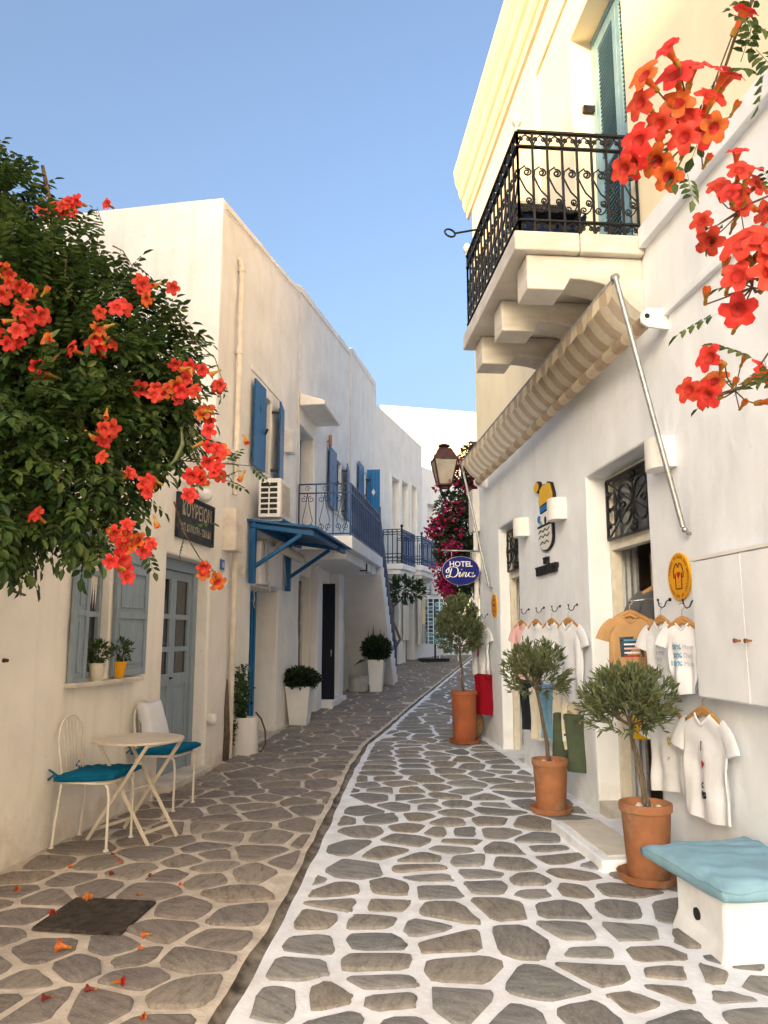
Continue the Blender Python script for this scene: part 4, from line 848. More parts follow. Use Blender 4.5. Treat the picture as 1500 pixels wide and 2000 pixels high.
t, fr_ = shirt(H, 'white t-shirt with small yellow sunflower print beside the near olive tree', 'cotton_white', .18, .52, 12)
g = MB()
for i in range(12):
    a0 = 6.283 * i / 12; g.prism([(.012 * math.cos(a0 - .2), .012 * math.sin(a0 - .2)), (.032 * math.cos(a0), .032 * math.sin(a0)), (.012 * math.cos(a0 + .2), .012 * math.sin(a0 + .2))], lambda a, b, d: fr_(a + .02, b - .20, d), .002, .005)
g.build('print', 'ink_yellow', t); g = text_mb('P', .04, lambda a, b, d: fr_(a + .02, b - .31, d), .004); g.build('print', 'ink_grey', t)
# in the near doorway
H = Hang((2.27, 5.52, 1.60), 78); hanger(H, 'wooden hanger holding the tan shirt in the doorway', .16)
t, fr_ = shirt(H, 'tan t-shirt with dark stripe print hanging in the near shop doorway', 'cotton_tan', .165, .47, 21)
g = MB(); g.prism([(-.085, -.16), (.075, -.15), (.085, -.30), (-.08, -.30)], lambda a, b, d: fr_(a, b, d), .002, .004); g.build('print', 'print_dark', t)
for i, (z, mt) in enumerate(((-.175, 'ink_blue'), (-.205, 'cotton_white'), (-.235, 'cotton_pink'), (-.265, 'cotton_white'), (-.288, 'ink_red'))):
    g = MB(); g.prism([(-.055, z), (.05, z + .003), (.05, z - .010), (-.055, z - .012)], lambda a, b, d: fr_(a, b, d), .0045, .0065); g.build('print', mt, t)
g = MB(); g.tube([(RW + .31, 5.56, 1.745), (2.27, 5.52, 1.70)], .004, 6); g.tube([(RW + .302, 5.31, 1.745), (RW + .302, 6.5, 1.745)], .006, 6)
tag(g.build('hanging_rod', 'chrome', smooth=True, base=(RW + .3, 5.56, 1.745)), 'thin metal rod across the near shop doorway', 'rod')
H = Hang((2.62, 5.72, 1.82), 70); t, fr_ = shirt(H, 'dark grey t-shirt hanging inside the near shop doorway', 'cotton_grey', .19, .5, 22)
hanger(H, 'wooden hanger holding the dark grey shirt inside the doorway', .16)
trousers(Hang((2.42, 5.60, 1.03), 74), 'bright yellow shorts hanging behind the near olive tree', 'cotton_yellow', .13, .32, 4, .075)
trousers(Hang((2.30, 5.72, 1.17), 74), 'olive green shorts under the tan shirt in the doorway', 'cotton_olive', .13, .20, 5, .075)
# group between the two doors
ROWS = [(1027, 1190, 'cotton_pink', 'pink t-shirt, first of four beside the further shop door', 62, .19), (1056, 1187, 'cotton_white', 'white t-shirt hanging next to the pink one', 58, .20), (1087, 1184, 'cotton_white', 'white t-shirt, third in the row of four between the doors', 50, .20), (1120, 1181, 'cotton_white', 'white t-shirt nearest the near doorway in the row of four', 40, .21)]
ORD = ('first', 'second', 'third', 'fourth')
for i, (px, py, mt, lb, yw, W) in enumerate(ROWS):
    yk, zk = RP(px, py, .04); hook(yk, zk, f'{ORD[i]} coat hook from the further shop door'); H = Hang((RW - .095, yk, zk - .15), 13 + i); hanger(H, f'wooden hanger holding the {("pink shirt", "white shirt beside the pink one", "third shirt of the row", "fourth shirt of the row")[i]}', .16)
    shirt(H, lb, mt, W, .60 if i < 3 else .72, 30 + i)
for px, z, mt, lb, Ln, nm in ((1022, .98, 'cotton_black', 'black trousers low beside the further shop door', .5, 'trousers'), (1040, .93, 'linen', 'cream trousers hanging beside pale blue jeans', .5, 'trousers'), (1060, .98, 'denim_pale', 'pale blue jeans hanging under the white shirts', .50, 'jeans'), (1086, .98, 'linen', 'cream linen trousers behind the middle olive tree trunk', .52, 'trousers')):
    yk = RP(px, 1400, .2)[0]; trousers(Hang((RW - .11, yk, z), 18), lb, mt, .13, Ln, px, .085, nm, nm)
yk, zk = RP(1127, 1362, .03); hook(yk, zk, 'coat hook above the olive green shorts with a tag'); H = Hang((RW - .12, yk, zk - .15), 30); hanger(H, 'hanger holding the olive green shorts with a tag', .14)
t = trousers(H, 'olive green shorts with a white tag by the near doorway', 'cotton_olive', .15, .48, 77, .095)
m = MB(); m.prism([(-.04, -.14), (.04, -.13), (.045, -.22), (-.035, -.23)], lambda a, b, d: H(a, d, b), .036, .039); m.build('price_tag', 'white_gloss', t); m = MB(); m.prism([(-.02, -.165), (.02, -.16), (.022, -.178), (-.018, -.182)], lambda a, b, d: H(a, d, b), .0392, .040); m.build('tag_print', 'ink_black', t)
# far corner
yk, zk = RP(949, 1200, .03); yk = min(yk, YE - .15); hook(yk, zk, 'coat hook by the far corner of the shop'); H = Hang((RW - .11, yk, zk - .15), 22); hanger(H, 'wooden hanger holding the shirt with a red stripe', .16)
t, fr_ = shirt(H, 'white t-shirt with red stripe at the far shop corner', 'cotton_white', .21, .66, 41)
g = MB(); g.prism([(-.06, -.20), (0, -.19), (0, -.42), (-.06, -.43)], lambda a, b, d: fr_(a, b, d), .003, .006); g.build('print', 'ink_red', t)
trousers(Hang((RW - .11, yk - .12, .93), 18), 'dark red trousers below the white shirt at the far corner', 'cotton_red', .15, .52, 9, .095, 'trousers', 'trousers')
# ---- cabinet, bench, step
cb = thing('wall_cabinet', 'white two-door cabinet fixed on the shop wall', 'cabinet', (RW, 3.9, 1.1))
m = MB(); m.box(RW - .085, RW - .001, 3.30, 4.51, 1.09, 1.90); m.build('box', 'plaster_right', cb, bevel=.004)
m = MB(); m.box(RW - .105, RW - .087, 3.30, 4.52, 1.895, 1.915); m.build('top', 'white_gloss', cb)
for a, b in ((3.955, 4.505), (3.305, 3.949)):
    m = MB(); m.box(RW - .102, RW - .088, a, b, 1.10, 1.888); d = m.build('door', 'plaster_right', cb, bevel=.003)
    kx = a + .05 if a > 3.9 else b - .05
    m = MB(); m.tube([(RW - .100, kx, 1.425), (RW - .125, kx, 1.425)], [.006, .006], 8); m.tube([(RW - .123, kx, 1.425), (RW - .14, kx, 1.425)], [.010, .013], 10); m.build('knob', 'copper', d, smooth=True, auto=40)
def lump(x0, x1, y0, y1, z0, z1, n=8):
    m = MB(); us = [i / n for i in range(n + 1)]
    def P(x, y, z):
        k = 1 - (z - z0) / (z1 - z0); fl = .035 * max(0, k - .6) / .4
        return (x + (fl if x > (x0 + x1) / 2 else -fl) + .006 * noise1(y * 3, z * 5), y + (fl if y > (y0 + y1) / 2 else -fl) + .006 * noise1(x * 3, z * 5, 1), z + .004 * noise1(x * 4, y * 4, 2))
    ip = lambda a, b, t: a + (b - a) * t
    m.grid(lambda a, b: P(ip(x0, x1, a), ip(y0, y1, b), z1), n, n); m.grid(lambda a, b: P(ip(x0, x1, a), y0, ip(z0, z1, b)), n, n); m.grid(lambda a, b: P(ip(x0, x1, a), y1, ip(z0, z1, b)), n, n)
    m.grid(lambda a, b: P(x0, ip(y0, y1, a), ip(z0, z1, b)), n, n); m.grid(lambda a, b: P(x1, ip(y0, y1, a), ip(z0, z1, b)), n, n); return m
bn = thing('masonry_bench', 'whitewashed masonry bench built against the shop wall', 'bench', (2.07, 3.88, 0))
lump(1.84, RW + .05, 3.58, 4.06, -.02, .265).build('body', 'plaster_right', bn, weld=True, bevel=.02, smooth=False)
m = MB(); m.tube([(1.832, 3.84, .13), (1.87, 3.84, .13)], [.028, .028], 14, flat=1.0); m.build('drain_hole', 'ink_black', bn, smooth=True, auto=30)
def cushion(name, label, H, w, d, t, material, seed, cat='cushion', seam=True, pinch=.14):
    """H(a, b, c): a across, b along, c up"""
    m = MB(); n = 26
    def P(a, b, s):
        u, v = 2 * a - 1, 2 * b - 1; e = (1 - abs(u) ** 3.2) * (1 - abs(v) ** 3.2); k = 1 - pinch * (1 - abs(u * v)) * (max(abs(u), abs(v)) ** 6)
        wr = .006 * math.sin(7 * u + 5 * v + seed) * math.sin(9 * v - 3 * u + seed) + .004 * math.sin(13 * u - 4 * v + 2 * seed) * abs(u) + .003 * math.sin(17 * v + 6 * u); edge = t * .18
        return H(u * w / 2 * (k if abs(v) < .98 or True else 1), v * d / 2 * k, s * (edge + (t / 2 - edge) * e ** .45) + (wr if s > 0 else 0))
    m.grid(lambda a, b: P(a, b, 1), n, n); m.grid(lambda a, b: P(a, b, -1), n, n)
    k = len(m.v) // 2; N = n + 1
    bd = [i for i in range(N)] + [n + N * j for j in range(1, N)] + [N * n + i for i in range(n - 1, -1, -1)] + [N * j for j in range(n - 1, 0, -1)]
    for i in range(len(bd)): a, b = bd[i], bd[(i + 1) % len(bd)]; m.f.append((a, b, b + k, a + k)); m.m.append(0)
    o = tag(m.build(name, material, smooth=True, base=H(0, 0, 0)), label, cat)
    if seam:
        s = MB(); s.tube([Vector(m.v[i]).lerp(Vector(m.v[i + k]), .12) for i in bd + bd[:1]], .0035, 5, caps=False); so = s.build('piping', material, o, smooth=True)
    return o
def Hb(a, b, c):
    ca, sa = math.cos(R_(4)), math.sin(R_(4)); return (2.055 + a * ca - b * sa, 3.86 + a * sa + b * ca, .322 + c + .035 * max(0, (a / .35)) ** 2)
cushion('bench_cushion', 'pale blue square cushion on the masonry bench', Hb, .60, .76, .12, 'cushion_pale', 2, pinch=.06)
st = thing('door_step', 'low stone step with white edges at the near shop door', 'step', (2.05, 5.45, 0))
lump(1.78, RW - .002, 4.95, 6.02, -.03, .075, 10).build('body', 'mortar_white', st, weld=True, bevel=.015)
m = MB(); m.box(1.84, 2.13, 5.02, 5.97, .070, .084); m.build('slab', 'marble', st, bevel=.006)
# ---- potted olive trees
x3, y3 = G(1268, 1722); x2, y2 = G(1077, 1588); x1, y1 = G(912, 1452)
olive('small olive tree in the rimmed terracotta pot beside the bench', x3 + .0, y3, .150, .42, 'terracotta', (-.05, .05, .265, .215), 1.02, [(0, 0, .013), (.035, .0, .009)], 3, 3900, leafs=1.15)
olive('small olive tree in a terracotta pot between the shop doors', x2, y2, .145, .40, 'terracotta', (-.09, .02, .255, .25), 1.13, [(.005, 0, .017)], 5, 3300, base_r=.84, leafs=1.15)
olive('tall round-crowned olive tree in an orange cylinder pot at far corner', x1 - .03, y1, .168, .64, 'terracotta_red', (-.05, .0, .27, .41), 1.53, [(0, 0, .018)], 9, 9000, base_r=.90, leafs=1.15)
bk = MB(); bx, by = x1 + .12, y1 + .42; bk.lathe([(.14, 0), (.19, .10), (.20, .20), (.17, .33), (.16, .34), (.15, .33), (.18, .2), (.13, .02)], (bx, by, gz(by) + .01), 28)
tag(bk.build('wicker_basket', 'wicker', smooth=True, base=(bx, by, gz(by))), 'round wicker basket half hidden behind the orange cylinder pot', 'basket')
# ---- corner fittings: downpipe, boxes
for k, (yy, o_) in enumerate(((YE - .10, .06),)):
    m = MB(); m.tube([(RW - o_, yy, .05), (RW - o_, yy, 3.5)], .035, 12); m.tube([(RW - o_, yy, 1.98), (RW - o_, yy, 2.02)], .042, 12); m.tube([(RW - o_, yy, .9), (RW - o_, yy, .94)], .042, 12)
    tag(m.build('downpipe', 'plastic_white', smooth=True, auto=40, base=(RW, yy, 0)), 'white downpipe at the far corner of the shop', 'pipe')
for (px, py, w_, h_, dpt, lb) in ((922, 1000, .36, .62, .16, 'tall white meter box high on the far shop corner'), (928, 1098, .22, .30, .2, 'small white junction box below the meter box on shop corner')):
    yy, zz = YE + .02, YP(px, py, YE + .02)[1]; xx = YP(px, py, YE)[0]
    m = MB(); m.box(xx - .02, RW - .006, yy - .20, yy + .12, zz - h_ / 2, zz + h_ / 2); m.box(xx - .026, xx - .0205, yy - .18, yy + .10, zz - h_ / 2 + .02, zz + h_ / 2 - .02); tag(m.build('meter_box', 'plastic_white', bevel=.008, base=(RW, yy, zz)), lb, 'utility box')
# ================================================================== LEFT ROW OF HOUSES
def boxL(m, o0, o1, u0, u1, z0, z1, mi=0): return m.box(o0, o1, u0, u1, z0, z1, mi)
# ---- barber's house (single storey)
bh = thing('barber_house', 'low cream-washed barber house with grey-blue window and door', 'house', (0, 1, 0), L)
WN = (0.84, 1.26, 1.12, 2.30); DR = (2.33, 3.52, -0.4, 2.24)
m = wall_mb(wallL, -9.0, 4.15, -0.4, 3.62, 0.40, [WN, DR], rough=0.012, seed=1.0, step=0.35)
m.build('wall', 'plaster_left', bh, weld=True, bevel=0.025)
m = MB(); m.box(-9.5, -0.40, -8.9, 4.1, 3.2, 3.35); m.box(-5, -.41, 3.9, 4.1, -.4, 3.2); m.build('roof', 'plaster_left', bh)
m = MB(); m.box(-9.5, -1.0, -9, -.6, 3.36, 8.4); m.build('unseen_sky_blocker', 'plaster_left', bh, bevel=.02)  # added unseen mass that keeps bright sky off the balcony house's side wall
m = MB(); m.box(-.28, .045, -9, 4.15, 3.622, 3.68); m.build('coping', 'plaster_left', bh, bevel=.012)
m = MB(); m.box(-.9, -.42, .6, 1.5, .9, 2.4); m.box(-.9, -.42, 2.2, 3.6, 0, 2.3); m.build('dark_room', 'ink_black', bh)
# window: frame, panes, lace, shutters
wo = MB(); u0, u1, z0, z1 = WN
for a, b in ((u0 + .002, u0 + .05), (u1 - .05, u1 - .002)): wo.box(-.14, -.08, a, b, z0 + .002, z1 - .002)
for a in (z0 + .002, 1.60, 1.93, z1 - .05): wo.box(-.138, -.082, u0 + .05, u1 - .05, a, a + .045)
win = wo.build('window', 'greyblue_paint', bh, bevel=.004)
for a, b in ((z0 + .047, 1.60), (1.645, 1.93), (1.975, z1 - .05)):
    m = MB(); m.box(-.115, -.109, u0 + .05, u1 - .05, a, b); m.build('pane', 'dark_glass', win)
m = MB()
m.grid(lambda a, b: (-.100 + .006 * math.sin(a * 40), u0 + .06 + (u1 - u0 - .12) * a, 2.23 - b * (.30 + .0)), 24, 4)
n = 8
for k in range(n):
    a0 = u0 + .06 + (u1 - u0 - .12) * k / n; w_ = (u1 - u0 - .12) / n
    m.add([(-.10, a0, 1.86), (-.10, a0 + w_, 1.86), (-.10, a0 + w_ * .5, 1.86 - .14 - .08 * abs(2 * k / (n - 1) - 1))], [(0, 1, 2)]); m.add([(-.10, a0, 1.93), (-.10, a0 + w_, 1.93), (-.10, a0 + w_, 1.86), (-.10, a0, 1.86)], [(0, 1, 2, 3)])
m.build('lace_curtain', 'lace', win)
def panel_leaf(name, parent, u0, u1, z0, z1, o, material, panels, th=.035, st=.055, flip=None):
    """a framed leaf with sunken fielded panels"""
    m = MB(); m.box(o, o + th, u0, u0 + st, z0, z1); m.box(o, o + th, u1 - st, u1, z0, z1); zs = [z0] + panels + [z1]
    for i, z in enumerate(zs): a = z if i == 0 else (z - st / 2 if i < len(zs) - 1 else z - st); m.box(o, o + th, u0 + st, u1 - st, a, a + st)
    m.box(o + .008, o + th - .014, u0 + st, u1 - st, z0 + st, z1 - st)
    for a, b in zip(zs, zs[1:]):
        g = .035
        if b - a > 2.8 * st and u1 - u0 > 2.6 * st: m.box(o + th - .0145, o + th - .004, u0 + st + g, u1 - st - g, a + st * (1 if a == z0 else .5) + g, b - st * (1 if b == z1 else .5) - g)
    return m.build(name, material, parent, bevel=.004)
panel_leaf('shutter', bh, .62, .835, 1.10, 2.32, .012, 'greyblue_paint', [1.62, 1.92], st=.045)
panel_leaf('shutter', bh, 1.265, 1.86, 1.12, 2.32, .012, 'greyblue_paint', [1.62, 2.0])
m = MB(); m.box(-.08, .10, .60, 1.73, 1.075, 1.108); m.build('window_sill', 'marble', bh, bevel=.006)
# door
u0, u1, z0, z1 = DR; dd = -.20
m = MB()
for a, b in ((u0 + .003, u0 + .11), (u1 - .11, u1 - .003)): m.box(dd, dd + .06, a, b, .08, z1 - .003)
m.box(dd, dd + .06, u0 + .11, u1 - .11, z1 - .12, z1 - .003); m.build('door_frame', 'greyblue_paint', bh, bevel=.005)
for a, b in ((u0 + .115, (u0 + u1) / 2 - .003), ((u0 + u1) / 2 + .003, u1 - .115)):
    m = MB(); st = .07; o, th = dd - .01, .045; zt = z1 - .125
    m.box(o, o + th, a, a + st, .085, zt); m.box(o, o + th, b - st, b, .085, zt)
    for z, h in ((.085, .14), (.95, .12), (1.29, .05), (1.62, .05), (zt - .09, .09)): m.box(o, o + th, a + st, b - st, z, z + h)
    m.box(o + .010, o + th - .014, a + st, b - st, .225, .95); m.box(o + th - .0145, o + th - .004, a + st + .04, b - st - .04, .27, .91)
    dl = m.build('door_leaf', 'greyblue_paint', bh, bevel=.004)
    for p, q in ((1.07, 1.29), (1.34, 1.62), (1.67, zt - .09)):
        m = MB(); m.box(o + .015, o + .021, a + st, b - st, p, q); m.build('pane', 'dark_glass', dl)
    if a < 2.6:
        m = MB(); m.tube([(dd + .03, b - .03, 1.03), (dd + .075, b - .03, 1.03), (dd + .08, b - .12, 1.025)], .007, 6); m.build('handle', 'iron', dl, smooth=True)
m = MB(); m.box(-.36, .10, u0 + .004, u1 - .004, -.1, .082); m.build('threshold', 'marble', bh, bevel=.01)
m = MB(); m.tube([(.03, 2.72, 3.02), (.05, 2.72, 3.02)], .03, 10); m.ball((.10, 3.02, 2.93), .075, 8); m.tube([(-.01, 3.02, 2.96), (.05, 3.02, 2.95)], .035, 10)
tag(m.build('globe_lamp', 'white_gloss', smooth=True, fr=L, base=(0, 3.02, 2.9)), 'white globe lamp on the wall above the barber signboard', 'wall lamp')
# barber sign
bs = thing('barber_sign', 'dark framed signboard with pale Greek lettering above the barber door', 'sign', (0, 3.0, 2.43), L)
m = MB(); m.box(.006, .03, 2.50, 3.46, 2.44, 2.85); m.build('board', 'barber_board', bs, bevel=.004)
m = MB()
for a, b, c, d in ((2.47, 3.49, 2.42, 2.45), (2.47, 3.49, 2.845, 2.875)): m.box(.004, .042, a, b, c, d)
for a, b in ((2.47, 2.50), (3.46, 3.49)): m.box(.004, .0415, a, b, 2.45, 2.845)
m.build('frame', 'barber_board', bs, bevel=.004)
for body, zc, sz, sx_ in (('ΚΟΥΡΕΙΟΝ', 2.725, .21, .78), ('ΑΠ. ΚΑΝΙΟΠΗ - ΣΚΙΑΔΑ', 2.535, .105, .72)):
    g = text_mb(body, sz, lambda a, b, d: (.030 + d, 2.985 + a, zc + b), .004, sx=sx_, bold=.002); g.build('lettering', 'gilt', bs)
pl = thing('house_number', 'small blue enamel house number plate reading 16', 'plate', (0, 3.88, 2.2), L)
m = MB(); m.box(.004, .012, 3.81, 3.95, 2.20, 2.33); m.build('plate', 'plate_blue', pl, bevel=.002)
m = MB()
for a, b, c, d in ((3.806, 3.954, 2.196, 2.204), (3.806, 3.954, 2.326, 2.334)): m.box(.003, .0135, a, b, c, d)
m.build('rim', 'white_gloss', pl); g = text_mb('16', .095, lambda a, b, d: (.012 + d, 3.88 + a, 2.265 + b), .003, bold=.002); g.build('number', 'white_gloss', pl)
m = MB(); m.tube([(0, -.32, 1.15), (.05, -.32, 1.16)], .02, 8); m.tube([(.03, -.32, 1.16), (.06, -.25, 1.15)], .008, 6)
for k in (0,):
    uu, zz = L.at(18, 1155); v = MB(); v.tube([(-.01, uu, zz), (.04, uu, zz + .01)], [.02, .012], 8); v.tube([(.03, uu, zz), (.05, uu + .10, zz - .02)], .008, 6); tag(v.build('wall_bracket', 'rust_iron', smooth=True, fr=L, base=(0, uu, zz)), 'small rusty iron stub on the wall at the left edge', 'bracket')
    uu, zz = L.at(6, 1290); v = MB(); v.tube([(-.01, uu, zz), (.035, uu, zz)], [.016, .010], 8); tag(v.build('wall_bracket', 'rust_iron', smooth=True, fr=L, base=(0, uu, zz)), 'rusty nail stub low on the wall at the left edge', 'bracket')
# pots on the sill
def leafy(parent, name, c, r, n, size, material, seed, flat=1.0, up=.4):
    q = random.Random(seed); tv, tf = blade(size, size * .5, .2, -.1 * size); pl_ = []
    for _ in range(n):
        v = rvec(q); p = (c[0] + v.x * r[0], c[1] + v.y * r[1], c[2] + v.z * r[2]); d = v.normalized() + Vector((0, 0, up)) + rvec(q, .7); pl_.append((p, d, rvec(q, .8) + Vector((0, 0, 1)), q.uniform(.6, 1.3)))
    return leaf_obj(name, tv, tf, pl_, material, parent)
for px, mt, lb, sd in ((187, 'cream_paint', 'cream plant pot on the barber window sill', 1), (230, 'sign_yellow', 'orange-yellow plant pot on the barber window sill', 2)):
    uu = L.at(px, 1322, .05)[0]; t = thing('plant_pot', lb, 'potted plant', (.055, uu, 1.108), L)
    m = MB(); m.lathe([(.042, .001), (.044, .004), (.058, .115), (.061, .117), (.061, .135), (.055, .135), (.053, .11)], (.055, uu, 1.108), 24); m.build('pot', mt, t, smooth=True, auto=35)
    m = MB(); m.lathe([(.053, .112), (.001, .115)], (.055, uu, 1.108), 16); m.build('soil', 'soil', t)
    q = random.Random(sd); m = MB()
    for k in range(8):
        a = q.uniform(0, 6.28); m.tube([(.055, uu, 1.22), (.055 + .03 * math.cos(a), uu + .03 * math.sin(a), 1.29), (.055 + .06 * math.cos(a), uu + (.09 if sd == 2 else .05) * math.sin(a), 1.34 + q.uniform(0, .04))], .003, 5)
    m.build('stem', 'vine_stem', t)
    leafy(t, 'foliage', (.06, uu + (.02 if sd == 2 else 0), 1.325), (.075, .13 if sd == 2 else .085, .085), 170 if sd == 1 else 120, .045, 'ivy_leaf', sd)
# ---- two-storey house
th_ = thing('balcony_house', 'cream two-storey house with blue shutters, balcony and outside stair', 'house', (0, 9, 0), L)
OF = -.03
def wl(u, z, d): return (OF + d, u, z)
def top2(u):
    pts = [(3.6, 6.72), (7.2, 7.30), (7.25, 7.42), (12.3, 8.10), (12.35, 8.25), (17, 8.75)]
    for (a, b), (c, d) in zip(pts, pts[1:]):
        if u <= c: return b + (d - b) * (u - a) / (c - a)
    return 8.75
holes = [(5.38, 5.88, 3.70, 4.83), (7.66, 8.72, 3.10, 5.0), (10.5, 11.35, 3.98, 5.12), (14.0, 14.7, 4.35, 5.6), (5.12, 6.47, -.4, 2.1), (7.75, 8.6, .45, 2.45), (9.25, 10.15, -.4, 2.45)]
m = wall_mb(wl, 3.62, 16.6, -.4, 9.0, .45, holes, rough=.012, seed=4, step=.4, top=top2)
m.build('wall', 'plaster_left', th_, weld=True, bevel=.02)
m = MB()
def side_wall(a, b):
    z = -.4 + 7.125 * b; o_ = OF - .006 - 7.0 * a; return (o_, 3.62 - .012 + .008 * noise1(o_, z, 9), z + (-.0 if b < 1 else -.20 * a))
m.grid(side_wall, 14, 16); m.build('side_wall', 'plaster_left', th_)
m = MB(); m.box(-6.9, OF - .46, 3.7, 16.5, 6.2, 6.4); m.box(-6.9, -6.6, 3.7, 16.5, -.3, 6.6); m.box(-6.6, OF - .46, 16.2, 16.5, -.3, 8.0); m.build('roof', 'plaster_left', th_)
m = MB(); m.box(-3.2, -.62, 6.6, 7.7, 6.4, 7.95); m.build('parapet_block', 'plaster_left', th_, bevel=.03)
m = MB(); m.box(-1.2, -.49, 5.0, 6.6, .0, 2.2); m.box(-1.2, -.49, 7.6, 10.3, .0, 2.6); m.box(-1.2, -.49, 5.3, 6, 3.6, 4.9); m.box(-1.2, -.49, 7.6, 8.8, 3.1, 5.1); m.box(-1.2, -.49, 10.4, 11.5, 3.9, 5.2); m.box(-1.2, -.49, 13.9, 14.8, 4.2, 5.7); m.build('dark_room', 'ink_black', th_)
m = MB(); m.tube([(0.0, 3.64 + .15 * k, 6.60 + .0242 * 10 * .15 * k * .665) for k in range(25)] + [(0.005, 7.34, 7.05), (.005, 7.36, 6.2), (.0, 7.38, 4.6), (.0, 7.40, 3.0)], .009, 6); m.build('cable', 'pipe_cream', th_, smooth=True)
m = MB(); m.tube([(-.01, 7.45 + .25 * k, 7.28 + .0336 * k) for k in range(20)], .009, 6); m.tube([(-.01, 12.25, 7.9), (-.005, 12.3, 7.0), (-.005, 12.3, 4.0)], .010, 6); m.tube([(-.01, 12.5 + .3 * k, 8.08 + .03 * k) for k in range(13)], .009, 6); m.build('cable', 'pipe_cream', th_, smooth=True)
# shutters: boarded leaves with a diamond cut-out
def plank_leaf(name, parent, fn, w, h, material, dz=.0, n=4):
    """fn(a, b, d): a across 0..w, b up 0..h"""
    m = MB(); pw = w / n; cz = h * .70; dh, dw = .055, .028
    for i in range(n):
        a0, a1 = i * pw + .002, (i + 1) * pw - .002
        m.prism([(a0, 0), (a1, 0), (a1, h), (a0, h)], fn, 0, .024)
    for z in (.10 * h, .86 * h): m.prism([(.02, z), (w - .02, z), (w - .02, z + .07), (.02, z + .07)], fn, -.014, -.0005)
    o = m.build(name, material, parent, bevel=.002)
    d = MB(); d.prism([(w / 2 - dw, cz), (w / 2, cz - dh), (w / 2 + dw, cz), (w / 2, cz + dh)], fn, .0245, .0265); d.build('diamond_cutout', 'ink_black', o); return o
def window2(u0, u1, z0, z1, lw, oo=.05):
    m = MB()
    for a, b in ((u0 + .002, u0 + .055), (u1 - .055, u1 - .002)): m.box(OF - .14, OF - .07, a, b, z0 + .002, z1 - .002)
    for a, b in ((z0 + .002, z0 + .06), (z1 - .06, z1 - .002)): m.box(OF - .139, OF - .071, u0 + .055, u1 - .055, a, b)
    wi = m.build('window', 'blue_paint', th_, bevel=.004)
    m = MB(); m.box(OF - .11, OF - .104, u0 + .055, u1 - .055, z0 + .06, z1 - .06); m.build('pane', 'dark_glass', wi)
    plank_leaf('shutter', th_, lambda a, b, d: (OF + oo + d, u0 - .02 - lw + a, z0 - .03 + b), lw, z1 - z0 + .06, 'blue_paint')
    plank_leaf('shutter', th_, lambda a, b, d: (OF + oo + .06 + d - .08 * a / lw, u1 + .04 + a, z0 - .03 + b), lw, z1 - z0 + .06, 'blue_paint')
    for z in (z0 + .12, z1 - .14):
        for p, q2 in (((OF, u1 + .02, z), (OF + .10, u1 + .05, z)), ((OF, u0 - .02, z), (OF + .06, u0 - .03, z))):
            m = MB(); m.bar(p, q2, .02, .035); m.build('hinge', 'iron', th_)
    m = MB(); m.bar((OF + .085, u0 - .06, z0 + .5), (OF + .115, u0 - .06, z0 + .58), .012, .03); m.build('latch', 'iron', th_)
    m = MB(); m.box(OF - .06, OF + .045, u0 - .05, u1 + .05, z0 - .035, z0 + .001); m.build('window_sill', 'plaster_left', th_, bevel=.01)
window2(5.38, 5.88, 3.70, 4.83, .50); window2(10.5, 11.35, 3.98, 5.12, .68); window2(14.0, 14.7, 4.35, 5.6, .70)
m = MB(); m.box(OF - .05, OF + .022, 4.86, 6.35, 4.98, 5.05); m.build('drip_mould', 'plaster_left', th_, bevel=.01)
# balcony door, hood
m = MB()
for a, b in ((7.662, 7.72), (8.66, 8.718)): m.box(OF - .32, OF - .25, a, b, 3.12, 4.995)
m.box(OF - .319, OF - .251, 7.72, 8.66, 4.92, 4.995); m.build('door_frame', 'blue_paint', th_, bevel=.004)
for a, b in ((7.725, 8.187), (8.193, 8.655)):
    m = MB(); n = 5
    for k in range(n): m.box(OF - .31, OF - .27, a + (b - a) * k / n + .002, a + (b - a) * (k + 1) / n - .002, 3.12, 4.915)
    m.build('door_leaf', 'blue_paint', th_, bevel=.003)
m = MB(); m.prism([(0, 5.30), (.42, 5.30), (.44, 5.34), (.42, 5.38), (0, 5.52)], lambda a, b, d: (OF + a + .001, d, b), 7.55, 8.95); m.build('door_hood', 'plaster_left', th_, bevel=.012)
# balcony slab, stair wedge
BO = .90; BU0, BU1 = 7.5, 11.0; BZ0, BZ1 = 2.84, 3.06
m = MB(); m.box(OF + .001, BO, BU0, BU1, BZ0, BZ1); m.build('balcony_slab', 'plaster_far', th_, bevel=.012)
m = MB(); m.box(OF + .001, BO - .12, BU0 + .10, BU1, BZ0 - .16, BZ0 - .001); m.build('balcony_beam', 'plaster_far', th_, bevel=.01)
ns = 14; run = .20; rise = (BZ1 - .36) / ns
poly = [(BU1 + .001, BZ0 - .16)] + [(BU1 + .001, BZ1)]
for k in range(ns): poly += [(BU1 + run * (k + 1) - .0, BZ1 - rise * k), (BU1 + run * (k + 1), BZ1 - rise * (k + 1))]
poly += [(BU1 + run * ns + .15, .36), (BU1 + run * ns + .15, -.2), (BU1 + run * ns - .30, -.2)]
m = MB(); m.prism(poly, lambda a, b, d: (d, a, b), OF + .001, BO - .004); m.build('stair', 'plaster_far', th_)
